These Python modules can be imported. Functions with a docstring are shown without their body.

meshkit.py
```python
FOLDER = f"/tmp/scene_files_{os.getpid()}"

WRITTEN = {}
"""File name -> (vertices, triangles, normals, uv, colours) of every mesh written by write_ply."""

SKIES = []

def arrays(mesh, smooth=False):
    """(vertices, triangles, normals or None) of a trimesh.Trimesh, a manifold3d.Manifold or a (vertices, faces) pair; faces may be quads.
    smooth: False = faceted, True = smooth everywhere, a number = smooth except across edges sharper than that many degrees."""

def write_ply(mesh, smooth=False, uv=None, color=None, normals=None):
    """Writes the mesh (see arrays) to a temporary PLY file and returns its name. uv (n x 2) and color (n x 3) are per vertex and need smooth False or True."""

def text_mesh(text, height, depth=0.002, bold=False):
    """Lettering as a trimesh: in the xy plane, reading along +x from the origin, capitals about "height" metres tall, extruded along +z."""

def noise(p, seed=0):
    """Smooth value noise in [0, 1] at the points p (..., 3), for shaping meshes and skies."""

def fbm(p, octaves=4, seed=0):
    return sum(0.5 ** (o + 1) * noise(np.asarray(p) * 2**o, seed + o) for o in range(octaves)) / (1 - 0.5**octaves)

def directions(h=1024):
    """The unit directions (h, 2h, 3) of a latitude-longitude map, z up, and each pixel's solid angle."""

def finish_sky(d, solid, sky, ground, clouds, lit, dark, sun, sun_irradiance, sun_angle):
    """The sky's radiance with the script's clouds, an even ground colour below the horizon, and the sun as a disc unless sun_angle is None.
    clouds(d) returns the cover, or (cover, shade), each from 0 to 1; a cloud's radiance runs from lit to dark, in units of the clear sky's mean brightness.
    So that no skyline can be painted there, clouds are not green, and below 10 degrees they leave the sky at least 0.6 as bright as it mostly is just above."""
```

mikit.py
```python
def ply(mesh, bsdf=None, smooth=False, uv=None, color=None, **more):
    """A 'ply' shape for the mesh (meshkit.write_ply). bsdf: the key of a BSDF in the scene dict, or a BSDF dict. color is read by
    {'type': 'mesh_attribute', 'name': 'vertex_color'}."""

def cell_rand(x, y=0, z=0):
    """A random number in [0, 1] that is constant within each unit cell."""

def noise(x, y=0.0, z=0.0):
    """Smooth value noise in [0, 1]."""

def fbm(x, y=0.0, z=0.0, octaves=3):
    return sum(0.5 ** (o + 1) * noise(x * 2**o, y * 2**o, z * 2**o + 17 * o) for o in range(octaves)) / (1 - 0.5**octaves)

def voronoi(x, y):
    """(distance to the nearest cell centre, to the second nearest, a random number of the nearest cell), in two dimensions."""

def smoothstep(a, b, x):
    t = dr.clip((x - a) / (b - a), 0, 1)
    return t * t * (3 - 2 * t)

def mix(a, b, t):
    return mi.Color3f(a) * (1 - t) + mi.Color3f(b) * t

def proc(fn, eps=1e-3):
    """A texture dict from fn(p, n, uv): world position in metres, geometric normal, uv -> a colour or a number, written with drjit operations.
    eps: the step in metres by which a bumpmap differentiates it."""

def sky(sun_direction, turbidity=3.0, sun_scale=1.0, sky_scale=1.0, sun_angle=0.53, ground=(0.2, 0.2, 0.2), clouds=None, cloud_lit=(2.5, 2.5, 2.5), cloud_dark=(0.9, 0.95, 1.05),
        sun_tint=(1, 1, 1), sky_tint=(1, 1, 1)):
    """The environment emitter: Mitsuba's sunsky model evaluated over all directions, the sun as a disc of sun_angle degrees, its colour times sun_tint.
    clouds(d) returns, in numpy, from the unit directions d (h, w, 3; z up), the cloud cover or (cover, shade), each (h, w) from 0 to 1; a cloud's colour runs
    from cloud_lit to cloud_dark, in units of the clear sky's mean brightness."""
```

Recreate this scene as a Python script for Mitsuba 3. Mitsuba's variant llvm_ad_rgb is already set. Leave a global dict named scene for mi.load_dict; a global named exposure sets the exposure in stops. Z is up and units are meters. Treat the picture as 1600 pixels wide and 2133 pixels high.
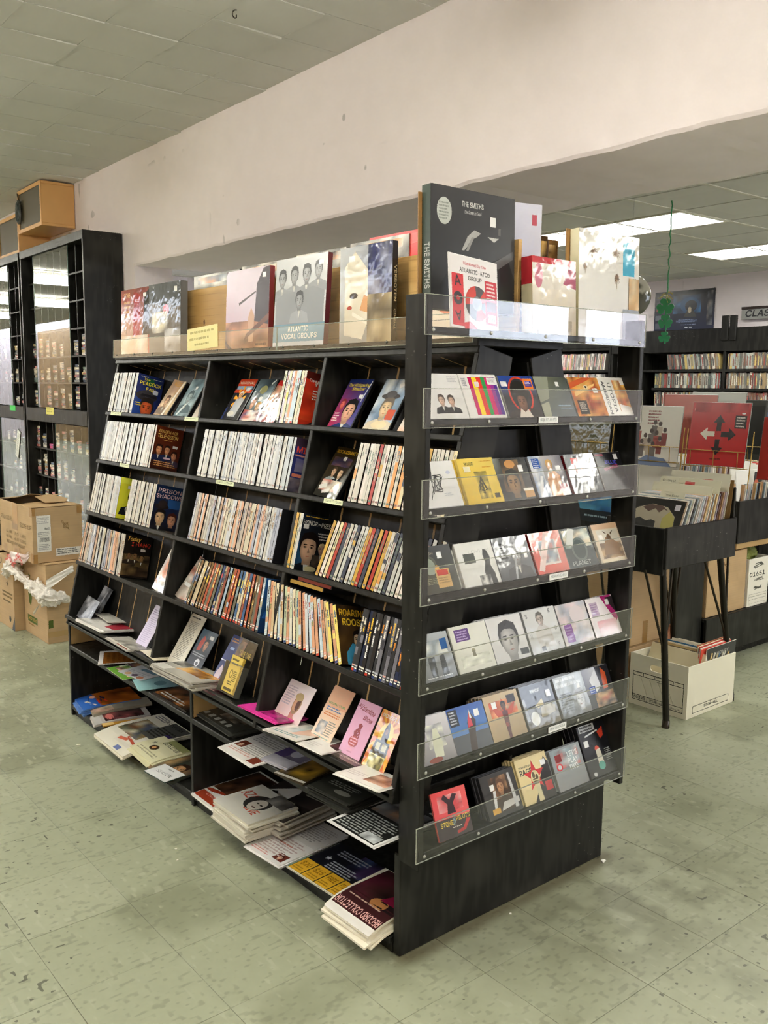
import math, random, numpy as np, trimesh, shapely.geometry as sg
import mitsuba as mi, drjit as dr
import mikit, meshkit
from mikit import proc, noise, fbm, smoothstep, mix, cell_rand, voronoi

scene, labels = {}, {}
T = mi.ScalarTransform4f

# ------------------------------------------------------------------ camera
PITCH, ROLL, YAW = 0.136344, 0.010615, 0.688697
EYE = np.array([-1.531, -1.772, 1.570])
_f0 = np.array([math.sin(YAW), math.cos(YAW), 0]); _r0 = np.array([math.cos(YAW), -math.sin(YAW), 0]); _d0 = np.array([0, 0, -1.0])
_fw = math.cos(PITCH) * _f0 + math.sin(PITCH) * _d0
_dn = math.cos(PITCH) * _d0 - math.sin(PITCH) * _f0
_dn = math.sin(ROLL) * _r0 + math.cos(ROLL) * _dn
scene['camera'] = {'type': 'perspective', 'fov': 2 * math.degrees(math.atan(800 / 1900.0)), 'fov_axis': 'x',
                   'to_world': T().look_at(origin=EYE.tolist(), target=(EYE + _fw).tolist(), up=(-_dn).tolist()),
                   'near_clip': 0.05, 'far_clip': 100.0}
# ------------------------------------------------------------------ daylight through the shop window, lamps, exposure
scene['daylight'] = {'type': 'constant', 'radiance': {'type': 'rgb', 'value': [3.6, 3.9, 4.4]}}
LAMP = np.array([1.0, 0.965, 0.86]) * 13.0          # fluorescent tubes of the main room
LAMP2 = np.array([1.0, 0.985, 0.90]) * 9.5           # of the next room
exposure = 1.05

# ------------------------------------------------------------------ helpers
def C(h):
    """colour -> linear rgb"""
    if isinstance(h, str):
        h = h.lstrip('#')
        if len(h) == 3: h = ''.join(q * 2 for q in h)
        h = [int(h[k:k + 2], 16) / 255 for k in (0, 2, 4)]
        h = np.array(h, float)
        return np.where(h < .04045, h / 12.92, ((h + .055) / 1.055) ** 2.4)
    return np.asarray(h, float)

def unit(v):
    v = np.asarray(v, float); return v / np.linalg.norm(v)

class Fr:
    """a frame: origin and the directions u (right), v (up), n (out)"""
    def __init__(s, o, u, v, n=None):
        s.o, s.u, s.v = np.asarray(o, float), unit(u), unit(v)
        s.n = unit(np.cross(s.u, s.v)) if n is None else unit(n)
    def P(s, a):
        a = np.asarray(a, float).reshape(-1, 3); return s.o + a[:, :1] * s.u + a[:, 1:2] * s.v + a[:, 2:3] * s.n
    def at(s, u=0, v=0, n=0): return Fr(s.P([u, v, n])[0], s.u, s.v, s.n)
    def rot(s, deg, ax='n'):
        c, q = math.cos(math.radians(deg)), math.sin(math.radians(deg))
        if ax == 'n': return Fr(s.o, c * s.u + q * s.v, c * s.v - q * s.u, s.n)
        if ax == 'u': return Fr(s.o, s.u, c * s.v + q * s.n, c * s.n - q * s.v)
        return Fr(s.o, c * s.u - q * s.n, s.v, c * s.n + q * s.u)
    def side(s, t):
        """frame of the face at u = t (a book's cover beside its spine): right = -n, up = v, out = u"""
        return Fr(s.P([t, 0, 0])[0], -s.n, s.v, s.u)
WORLD = Fr([0, 0, 0], [1, 0, 0], [0, 1, 0], [0, 0, 1])

_pts = np.array([[sx * (1 - .2 * (k != 0)), sy * (1 - .2 * (k != 1)), sz * (1 - .2 * (k != 2))] for sx in (-1, 1) for sy in (-1, 1) for sz in (-1, 1) for k in range(3)])
_sgn = np.sign(_pts); _full = np.abs(_pts) > .99
_hull = trimesh.convex.convex_hull(_pts)
_map = np.array([int(np.argmin(np.linalg.norm(_pts - v, axis=1))) for v in _hull.vertices])
CHF = _map[_hull.faces]
BXV = np.array([[x, y, z] for x in (0, 1) for y in (0, 1) for z in (0, 1)], float)
BXF = np.array([[0, 1, 3], [0, 3, 2], [4, 6, 7], [4, 7, 5], [0, 4, 5], [0, 5, 1], [2, 3, 7], [2, 7, 6], [0, 2, 6], [0, 6, 4], [1, 5, 7], [1, 7, 3]])
_text = {}
def text_poly(t, bold=True):
    if (t, bold) not in _text:
        m = meshkit.text_mesh(t, 1.0, 0.05, bold)
        k = m.face_normals[:, 2] > .9
        f = m.faces[k]; ids, inv = np.unique(f, return_inverse=True)
        v = np.array(m.vertices)[ids][:, :2]
        _text[(t, bold)] = (v, inv.reshape(-1, 3), v[:, 0].min(), v[:, 0].max())
    return _text[(t, bold)]

class G:
    """a mesh under construction, with a colour per vertex"""
    def __init__(s): s.v, s.f, s.c, s.k = [], [], [], 0
    def add(s, v, f, col):
        v = np.asarray(v, float); col = np.asarray(col, float)
        s.v.append(v); s.f.append(np.asarray(f, int) + s.k); s.c.append(np.broadcast_to(col, (len(v), 3))); s.k += len(v); return s
    def box(s, F, a, b, col='#888', ch=0.0):
        a, b = np.minimum(a, b).astype(float), np.maximum(a, b).astype(float)
        ch = min(ch, .45 * float((b - a).min()))
        if ch > 0:
            c, h = (a + b) / 2, (b - a) / 2
            s.add(F.P(c + _sgn * np.where(_full, h, h - ch)), CHF, C(col))
        else: s.add(F.P(a + BXV * (b - a)), BXF, C(col))
        return s
    def poly(s, F, p, col, n=0.0):
        p = np.asarray(p, float)
        q = sg.Polygon(p)
        if not q.is_valid: q = q.buffer(0)
        for g in getattr(q, 'geoms', [q]):
            if g.area < 1e-9: continue
            v, f = trimesh.creation.triangulate_polygon(g, engine='earcut')
            s.add(F.P(np.c_[v, np.full(len(v), n)]), f, C(col))
        return s
    def fan(s, F, p, col, n=0.0):
        p = np.asarray(p, float); k = len(p)
        s.add(F.P(np.c_[p, np.full(k, n)]), [[0, i, i + 1] for i in range(1, k - 1)], C(col)); return s
    def prism(s, F, p, n0, n1, col):
        m = trimesh.creation.extrude_polygon(sg.Polygon(p), n1 - n0, engine='earcut')
        v = np.array(m.vertices); v[:, 2] += n0
        s.add(F.P(v), m.faces, C(col)); return s
    def tube(s, pts, r, col, sides=7):
        p = np.asarray(pts, float); t = np.gradient(p, axis=0); t /= np.linalg.norm(t, axis=1, keepdims=True) + 1e-12
        ref = np.where(np.abs(t[:, 2:]) < .9, [[0, 0, 1.0]], [[1.0, 0, 0]])
        a = np.cross(t, ref); a /= np.linalg.norm(a, axis=1, keepdims=True); b = np.cross(t, a)
        an = np.arange(sides) * 2 * np.pi / sides
        r = np.broadcast_to(r, (len(p),))
        v = p[:, None] + r[:, None, None] * (np.cos(an)[None, :, None] * a[:, None] + np.sin(an)[None, :, None] * b[:, None])
        f = []
        for i in range(len(p) - 1):
            for j in range(sides):
                q = [i * sides + j, i * sides + (j + 1) % sides, (i + 1) * sides + (j + 1) % sides, (i + 1) * sides + j]
                f += [[q[0], q[1], q[2]], [q[0], q[2], q[3]]]
        e = (len(p) - 1) * sides
        f += [[0, j + 1, j] for j in range(1, sides - 1)] + [[e, e + j, e + j + 1] for j in range(1, sides - 1)]
        s.add(v.reshape(-1, 3), f, C(col)); return s
    def mesh(s):
        """the mesh and, per vertex, its colour packed in the two texture coordinates: u = chroma (two 9 bit shares), v = brightness"""
        v, f, c = np.vstack(s.v), np.vstack(s.f), np.clip(np.vstack(s.c), 1e-4, 1)
        fc = c[f]; odd = np.abs(fc - fc[:, :1]).max((1, 2)) > 1e-6; S = c.sum(1); ch = c / S[:, None]
        if odd.any():      # shaded pieces: own vertices, one chroma for each triangle
            fo = f[odd]; n = len(v); v = np.vstack([v, v[fo].reshape(-1, 3)]); S = np.r_[S, S[fo].ravel()]
            m = fc[odd].mean(1); ch = np.vstack([ch, np.repeat(m / m.sum(1, keepdims=True), 3, 0)]); f = np.vstack([f[~odd], n + np.arange(3 * len(fo)).reshape(-1, 3)])
        k = np.round(ch[:, 0] * 511) * 512 + np.round(ch[:, 1] * 511)
        return trimesh.Trimesh(v, f, process=False), np.c_[k / 2 ** 18, S / 3]

def uniq(base):
    k, i = base, 0
    while k in scene or k in _roots:
        i += 1; k = f'{base}_{i:03d}'
    return k
_roots, _cnt = set(), {}
def num(base):
    i = _cnt.get(base, 0); _cnt[base] = i + 1
    return base if i == 0 else f'{base}_{i:03d}'
def thing(base, label, cat, group=None):
    k = num(base); labels[k] = {'label': label, 'category': cat}
    if group: labels[k]['group'] = group
    return k
def put(g, bsdf, key, smooth=False, label=None, kind=None):
    """one entry of the scene; key is numbered when taken"""
    k = num(key)
    m, col = g.mesh()
    scene[k] = mikit.ply(m, bsdf, smooth, uv=col)
    if label: labels.setdefault(k, {})['label'] = label
    if kind: labels.setdefault(k, {})['kind'] = kind
    return k
def part(g, bsdf, root, name, smooth=False, label=None, kind=None): return put(g, bsdf, f'{root}__{name}', smooth, label, kind)
def struct(g, bsdf, name, label, smooth=False):
    k = put(g, bsdf, name, smooth); labels[k] = {'label': label, 'kind': 'structure'}; return k

# ------------------------------------------------------------------ flat print: coloured shapes laid on a sheet, in a frame whose origin is the sheet's lower left corner
def ell(cx, cy, rx, ry, k=18, a0=0, a1=2 * math.pi):
    a = np.linspace(a0, a1, k, endpoint=abs(a1 - a0) < 6.28); return np.c_[cx + rx * np.cos(a), cy + ry * np.sin(a)]
def disk(g, F, cx, cy, rx, ry, c0, c1, n, off=(0, 0), k=18):
    """an ellipse shaded from c0 at an off-centre point to c1 at its rim"""
    e = ell(cx, cy, rx, ry, k); m = (e + [cx + off[0] * rx, cy + off[1] * ry]) / 2; v = np.vstack([[[cx + off[0] * rx, cy + off[1] * ry]], m, e]); f = []
    for i in range(k): j = (i + 1) % k; f += [[0, 1 + i, 1 + j], [1 + i, 1 + k + i, 1 + k + j], [1 + i, 1 + k + j, 1 + j]]
    c0, c1 = C(c0), C(c1); g.add(F.P(np.c_[v, np.full(len(v), n)]), f, np.vstack([[c0], np.tile(c0 * .75 + c1 * .25, (k, 1)), np.tile(c1, (k, 1))]))
def art(g, F, w, h, ops, n=0.0):
    S = np.array([w, h]); sheet_ = sg.box(0, 0, w, h); big = g
    class Clip(G):
        def fan(s, F, p, col, n=0.0):      # shapes that run past the sheet are cut at its edge
            p = np.asarray(p, float)
            if (p < -1e-6).any() or (p > S + 1e-6).any():
                q = sg.Polygon(p).buffer(0).intersection(sheet_)
                for z in getattr(q, 'geoms', [q]):
                    if z.geom_type == 'Polygon' and z.area > 1e-9: G.poly(s, F, np.array(z.exterior.coords)[:-1], col, n)
                return s
            return G.fan(s, F, p, col, n)
    g = Clip(); g.v, g.f, g.c, g.k = big.v, big.f, big.c, big.k
    for op in ops:
        n += 3e-5; o = op[0]
        if o == 'r': _, a, b, c_, d, col = op; g.fan(F, np.array([[a, b], [c_, b], [c_, d], [a, d]]) * S, col, n)
        elif o == 'e': _, a, b, c_, d, col = op; g.fan(F, ell(a, b, c_, d) * S, col, n)
        elif o == 'p': g.poly(F, np.array(op[1]) * S, op[2], n)
        elif o == 'q': g.fan(F, np.array(op[1]) * S, op[2], n)
        elif o == 't':       # text, cx, cy, cap height / h, colour, {bold, w: fit width, rot, sk}
            _, t, a, b, hh, col = op[:6]; k = op[6] if len(op) > 6 else {}
            v, f, x0, x1 = text_poly(t, k.get('bold', True)); v = v - [(x0 + x1) / 2, .36]
            sy = hh * h; sx = k['w'] * w / (x1 - x0) if 'w' in k else sy
            v = v * [sx, sy]; v[:, 0] += k.get('sk', 0) * v[:, 1]
            r = math.radians(k.get('rot', 0)); v = np.c_[v[:, 0] * math.cos(r) - v[:, 1] * math.sin(r), v[:, 0] * math.sin(r) + v[:, 1] * math.cos(r)]
            v = v + np.array([a, b]) * S; g.add(F.P(np.c_[v, np.full(len(v), n)]), f, C(col))
        elif o == 'ln':      # lines of illegible small type: x0, y0 (top), x1, count, pitch, colour, seed
            _, a, b, c_, k, pitch, col, sd = op; R = random.Random(sd); P = []
            for i in range(k):
                y = b - i * pitch; x = a; end = c_ - R.random() * .25 * (c_ - a)
                while x < end:
                    l = min((c_ - a) * (.05 + .12 * R.random()), end - x); P.append([[x, y - pitch * .5], [x + l, y - pitch * .5], [x + l, y], [x, y]]); x += l + (c_ - a) * .025
            V = (np.array(P).reshape(-1, 2) * S); m = len(P)
            g.add(F.P(np.c_[V, np.full(len(V), n)]), np.vstack([[[4 * i, 4 * i + 1, 4 * i + 2], [4 * i, 4 * i + 2, 4 * i + 3]] for i in range(m)]), C(col))
        elif o == 'n':       # blurred patches: x0, y0, x1, y1, colours, nx, ny, seed
            _, a, b, c_, d, cols, nx, ny, sd = op; R = np.random.RandomState(sd); cl = np.array([C(q) for q in cols])
            base = (cl[R.randint(len(cl), size=(nx + 1) * (ny + 1))] * (.8 + .4 * R.rand((nx + 1) * (ny + 1), 1))).reshape(ny + 1, nx + 1, 3)
            base = np.kron(base, np.ones((2, 2, 1)))[:2 * ny + 1, :2 * nx + 1]; base[1::2] = (base[0:-1:2] + base[2::2]) / 2; base[:, 1::2] = (base[:, 0:-1:2] + base[:, 2::2]) / 2
            nx, ny = 2 * nx, 2 * ny; col = base.reshape(-1, 3) * (.93 + .14 * R.rand((nx + 1) * (ny + 1), 1)); X, Y = np.meshgrid(np.linspace(a, c_, nx + 1), np.linspace(b, d, ny + 1))
            i = np.arange((nx + 1) * ny); i = i[(i % (nx + 1)) < nx]
            f = np.vstack([np.c_[i, i + 1, i + nx + 2], np.c_[i, i + nx + 2, i + nx + 1]])
            g.add(F.P(np.c_[X.ravel() * w, Y.ravel() * h, np.full(X.size, n)]), f, col)
        elif o == 'g':       # gradient between four corner colours ll lr ur ul
            
            _, a, b, c_, d, cols = op; m = 5; q = np.array([C(z) for z in cols]); s_, t_ = np.meshgrid(np.linspace(0, 1, m + 1), np.linspace(0, 1, m + 1)); s_, t_ = s_.reshape(-1, 1), t_.reshape(-1, 1)
            col = (q[0] * (1 - s_) + q[1] * s_) * (1 - t_) + (q[3] * (1 - s_) + q[2] * s_) * t_; i = np.arange((m + 1) * m); i = i[(i % (m + 1)) < m]
            g.add(F.P(np.c_[(a + s_ * (c_ - a)) * w, (b + t_ * (d - b)) * h, np.full(len(col), n)]), np.vstack([np.c_[i, i + 1, i + m + 2], np.c_[i, i + m + 2, i + m + 1]]), col)
        elif o == 'f':       # a head and shoulders: cx, cy (chin level), height of the head / h, skin, hair, clothes
            _, a, b, s_, skin, hair, suit = op; hh = s_ * h; X = a * w; Y = b * h; k = C(skin)
            if suit: g.fan(F, [[X - hh * .95, Y - hh * .75], [X + hh * .95, Y - hh * .75], [X + hh * .8, Y - hh * .25], [X + hh * .22, Y - hh * .06], [X - hh * .22, Y - hh * .06], [X - hh * .8, Y - hh * .25]], suit, n)
            hc = C(hair); dk = np.minimum(hc, k * .4)
            g.fan(F, [[X - hh * .17, Y - hh * .12], [X + hh * .17, Y - hh * .12], [X + hh * .19, Y + hh * .25], [X - hh * .19, Y + hh * .25]], k * .5, n + 1e-5)
            disk(g, F, X, Y + hh * .56, hh * .40, hh * .47, hc * 1.25 + .01, hc * .7, n + 2e-5, (-.3, .5))
            disk(g, F, X - hh * .01, Y + hh * .44, hh * .325, hh * .46, k * 1.1, k * .5, n + 3e-5, (-.35, .12), 22)
            g.poly(F, [[X - hh * .345, Y + hh * .52], [X - hh * .30, Y + hh * .70], [X - hh * .12, Y + hh * .79], [X + hh * .14, Y + hh * .77], [X + hh * .29, Y + hh * .70], [X + hh * .345, Y + hh * .5], [X + hh * .40, Y + hh * .62], [X + hh * .33, Y + hh * .92], [X + hh * .05, Y + hh * 1.05], [X - hh * .28, Y + hh * .96], [X - hh * .40, Y + hh * .66]], hc, n + 5e-5)
            for q in (-1, 1):
                disk(g, F, X + q * hh * .14 - hh * .02, Y + hh * .5, hh * .10, hh * .055, k * .42, k * .85, n + 4e-5, k=10)
                g.fan(F, ell(X + q * hh * .14 - hh * .02, Y + hh * .495, hh * .045, hh * .025, 8), dk * .5, n + 5e-5)
                g.fan(F, [[X + q * hh * .14 - hh * .11, Y + hh * .565], [X + q * hh * .14 + hh * .07, Y + hh * .565], [X + q * hh * .14 + hh * .05, Y + hh * .6], [X + q * hh * .14 - hh * .08, Y + hh * .6]], dk * .8, n + 5e-5)
            g.fan(F, [[X + hh * .0, Y + hh * .5], [X + hh * .075, Y + hh * .32], [X - hh * .03, Y + hh * .30], [X - hh * .02, Y + hh * .34]], k * .55, n + 5e-5)
            g.fan(F, [[X - hh * .11, Y + hh * .19], [X - hh * .02, Y + hh * .165], [X + hh * .1, Y + hh * .19], [X + hh * .0, Y + hh * .215]], k * [.62, .38, .36], n + 5e-5)
            g.fan(F, [[X - hh * .07, Y + hh * .135], [X + hh * .06, Y + hh * .135], [X + hh * .0, Y + hh * .15]], k * .62, n + 5e-5)
            if suit: g.fan(F, [[X - hh * .1, Y - hh * .1], [X + hh * .1, Y - hh * .1], [X, Y - hh * .55]], '#c9c9c2', n + 4e-5)
        elif o == 's':       # star
            _, a, b, r, col = op; p = [[X0 * r * q, Y0 * r * q] for i in range(10) for X0, Y0, q in [(math.cos(math.pi / 2 + i * math.pi / 5), math.sin(math.pi / 2 + i * math.pi / 5), 1 if i % 2 == 0 else .42)]]
            g.poly(F, np.array(p) * h + np.array([a, b]) * S, col, n)
        elif o == 'ray':
            _, a, b, r, k, col = op
            for i in range(k):
                t0 = 2 * math.pi * i / k; g.fan(F, np.array([[a, b], [a + r * math.cos(t0), b + r * math.sin(t0)], [a + r * math.cos(t0 + math.pi / k), b + r * math.sin(t0 + math.pi / k)]]) * S, col, n)
    big.k = g.k
    return big
def strokes(seed, x0, y0, x1, y1, k, lw, col):
    """a wandering pen line as thin quads"""
    R = random.Random(seed); x, y = R.uniform(x0, x1), R.uniform(y0, y1); out = []
    for i in range(k):
        u, v = R.uniform(x0, x1), R.uniform(y0, y1); u, v = (x * .4 + u * .6, y * .4 + v * .6)
        d = np.array([u - x, v - y]); L = np.linalg.norm(d) + 1e-6; p = np.array([-d[1], d[0]]) / L * lw
        out.append(('q', [(x - p[0], y - p[1]), (u - p[0], v - p[1]), (u + p[0], v + p[1]), (x + p[0], y + p[1])], col)); x, y = u, v
    return out

# ------------------------------------------------------------------ materials
def unpack(p, n, uv):
    k = dr.floor(uv.x * 2 ** 18 + .5); r = dr.floor(k / 512); g = k - 512 * r
    return mi.Color3f(r / 511, g / 511, dr.maximum(1 - (r + g) / 511, 0)) * (uv.y * 3)
VC = proc(unpack)
def two(b): return {'type': 'twosided', 'bsdf': b}
def prin(col, rough, **k): return two({'type': 'principled', 'base_color': col, 'roughness': rough, **k})
scene['m_paper'] = prin(VC, .55, specular=.3)
scene['m_print'] = prin(VC, .25, specular=.4)
scene['m_plastic'] = prin(VC, .3, specular=.5)
scene['m_satin'] = prin(VC, .45, specular=.45)
scene['m_metal'] = prin(VC, .35, metallic=.85)
def wrinkle(p, n, uv):
    q = fbm(p.x * 21, p.y * 21, p.z * 17, 3); r = fbm(p.x * 60 + 7, p.y * 60, p.z * 45, 2)
    return smoothstep(.35, .75, q) * .0006 + r * .0002
scene['m_shrink'] = {'type': 'bumpmap', 'arbitrary': {**proc(wrinkle, 1.5e-3)}, 'scale': 1.0, 'bsdf': prin(VC, .09, specular=.6)}
def black_paint(p, n, uv):
    g = fbm(p.x * 60, p.y * 60, p.z * 9, 2); d = fbm(p.x * 7, p.y * 7, p.z * 7, 2)
    c = mix((.0055, .0056, .0048), (.0125, .0125, .0105), smoothstep(.3, .75, g))
    c = mix(c, (.026, .026, .022), smoothstep(.55, .85, d) * .7)
    chip = smoothstep(.93, .95, noise(p.x * 120, p.y * 120, p.z * 120)) * smoothstep(.58, .7, noise(p.x * 6 + 5, p.y * 6, p.z * 6))
    return mix(c, (.12, .115, .10), chip)
scene['m_black'] = prin(proc(black_paint), .4, specular=.25)
def plywood(p, n, uv):
    w = fbm(p.x * 2.2 + 3, p.y * 2.2, p.z * 13, 4); g = noise(p.x * 40, p.y * 5, p.z * 210)
    c = mix((.46, .27, .09), (.68, .45, .18), smoothstep(.3, .68, w)); c = mix(c, (.26, .13, .04), smoothstep(.6, .9, g) * .35)
    k = dr.sqrt(dr.square((p.y - 1.86) * 1.6) + dr.square((p.z - 1.84) * 1.0))
    return mix(c, (.14, .07, .025), smoothstep(.016, .008, k))
scene['m_plywood'] = prin(proc(plywood), .5)
def tanwood(p, n, uv):
    w = fbm(p.x * 5, p.y * 5, p.z * 16, 3); return mix((.33, .20, .075), (.44, .285, .12), w)
scene['m_tan'] = prin(proc(tanwood), .5)
def honey(p, n, uv):
    w = fbm(p.x * 6, p.y * 6, p.z * 3, 3); return mix((.52, .27, .085), (.62, .35, .13), w)
scene['m_honey'] = prin(proc(honey), .45)
def cardboard(p, n, uv):
    w = fbm(p.x * 9, p.y * 9, p.z * 9, 3); r = noise(p.x * 3, p.y * 3, p.z * 160)
    return mix((.36, .235, .115), (.47, .32, .165), w) * (.96 + .08 * r)
scene['m_card'] = prin(proc(cardboard), .6)
def floor_c(p, n, uv):
    cx, cy = dr.floor((p.x - 1.36) / .305), dr.floor((p.y - .11) / .305)
    t = cell_rand(cx, cy, 3); a = fbm(p.x * 3 + 9, p.y * 3, 0, 4); b = fbm(p.x * 38, p.y * 38, 1, 3); e = noise(p.x * 75 + t * 40, p.y * 28, t * 9)
    c = mix((.27, .288, .195), (.32, .335, .236), .5 * t + .5 * b)
    c = mix(c, (.135, .143, .086), smoothstep(.46, .74, a) * .55)
    c = mix(c, (.36, .37, .275), smoothstep(.72, .9, e) * .5)
    c = mix(c, (.125, .13, .085), smoothstep(.66, .9, noise(p.x * 60, p.y * 95, 5)) * .30)
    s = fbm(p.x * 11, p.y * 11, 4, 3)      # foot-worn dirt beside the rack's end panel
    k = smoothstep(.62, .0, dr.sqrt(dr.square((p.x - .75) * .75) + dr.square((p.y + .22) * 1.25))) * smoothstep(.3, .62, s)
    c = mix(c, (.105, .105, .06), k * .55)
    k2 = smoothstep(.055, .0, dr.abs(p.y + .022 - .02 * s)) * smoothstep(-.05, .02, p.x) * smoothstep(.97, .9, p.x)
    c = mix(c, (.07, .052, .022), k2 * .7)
    sp = smoothstep(.9, .93, noise(p.x * 55, p.y * 55, 8)) * smoothstep(.6, .7, noise(p.x * 4, p.y * 4, 2))
    return mix(c, (.05, .05, .035), sp * .7)
scene['m_floor'] = prin(proc(floor_c), .34, specular=.35)
def ceil_c(p, n, uv):
    t = cell_rand(dr.floor(p.x / .305), dr.floor(p.y / .305), 1); a = fbm(p.x * 2, p.y * 2, 0, 3)
    return mix((.47, .475, .435), (.55, .555, .51), .35 * t + .65 * a)
scene['m_ceil'] = prin(proc(ceil_c), .8, specular=.1)
def wall_c(p, n, uv):
    a = fbm(p.x * 1.3 + p.y * 1.3, p.z * 1.3, 0, 3); b = fbm(p.y * 14, p.z * 14, p.x * 14, 3)
    c = mix((.735, .675, .700), (.79, .735, .745), a); c = c * (.97 + .06 * b)
    sp = smoothstep(.865, .9, noise(p.y * 13, p.z * 13, 3)) * smoothstep(.6, .7, noise(p.y * 2, p.z * 2, 1))
    return mix(c, (.25, .24, .24), sp * .6)
def wall_b(p, n, uv): return fbm(p.y * 5, p.z * 5, p.x * 5, 4) * .004
scene['m_wall'] = {'type': 'bumpmap', 'arbitrary': {**proc(wall_b, 4e-3)}, 'scale': 1.0, 'bsdf': prin(proc(wall_c), .7, specular=.15)}
scene['m_glass'] = {'type': 'thindielectric', 'int_ior': 1.52}
scene['m_acrylic'] = {'type': 'thindielectric', 'int_ior': 1.49}
def lamp(rgb): return {'type': 'area', 'radiance': {'type': 'rgb', 'value': [float(q) for q in rgb]}}
# ================================================================== the room
DEL = math.radians(1.6)
RM = Fr([.848, 0, 0], [math.cos(DEL), -math.sin(DEL), 0], [math.sin(DEL), math.cos(DEL), 0], [0, 0, 1])   # u: through the shop's long wall, v: along it

def pix(p):
    q = np.asarray(p, float).reshape(-1, 3) - EYE; r = np.cross(_dn, _fw)
    x, y, z = q @ r, q @ _dn, q @ _fw
    return 800 + 1900 * x / z, 1066.5 + 1900 * y / z, z
CE, CE2 = 2.955, 2.49
# floor: slab, the tiles in view one by one, the field beyond them joined
g = G().box(WORLD, [-5.3, -3.4, -.12], [8, 26, -.006], '#3c3c30'); FLOOR = struct(g, 'm_floor', 'floor', 'grey green speckled vinyl tile floor with worn dark patches')
t0x, t0y, S = 1.36, .11, .305
near, far = [], []
for i in range(-19, 22):
    for j in range(-21, 85):
        x, y = t0x + i * S, t0y + j * S
        if y < -3.4: continue
        px, py, z = pix([[x, y, 0], [x + S, y, 0], [x, y + S, 0], [x + S, y + S, 0]])
        inside = z.min() > .1 and px.max() > 0 and px.min() < 1600 and py.min() < 2133 and py.max() > 830
        hid = (.1 < x and x + S < .85 and .1 < y and y + S < 2.3)
        if inside and not hid and y < 5.5 and x < 3.9 and (x < .9 or y < 1.6 ): near.append((z.min(), x, y))
        else: far.append((x, y))
near.sort(); far += [(x, y) for _, x, y in near[290:]]
R = random.Random(4)
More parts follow.
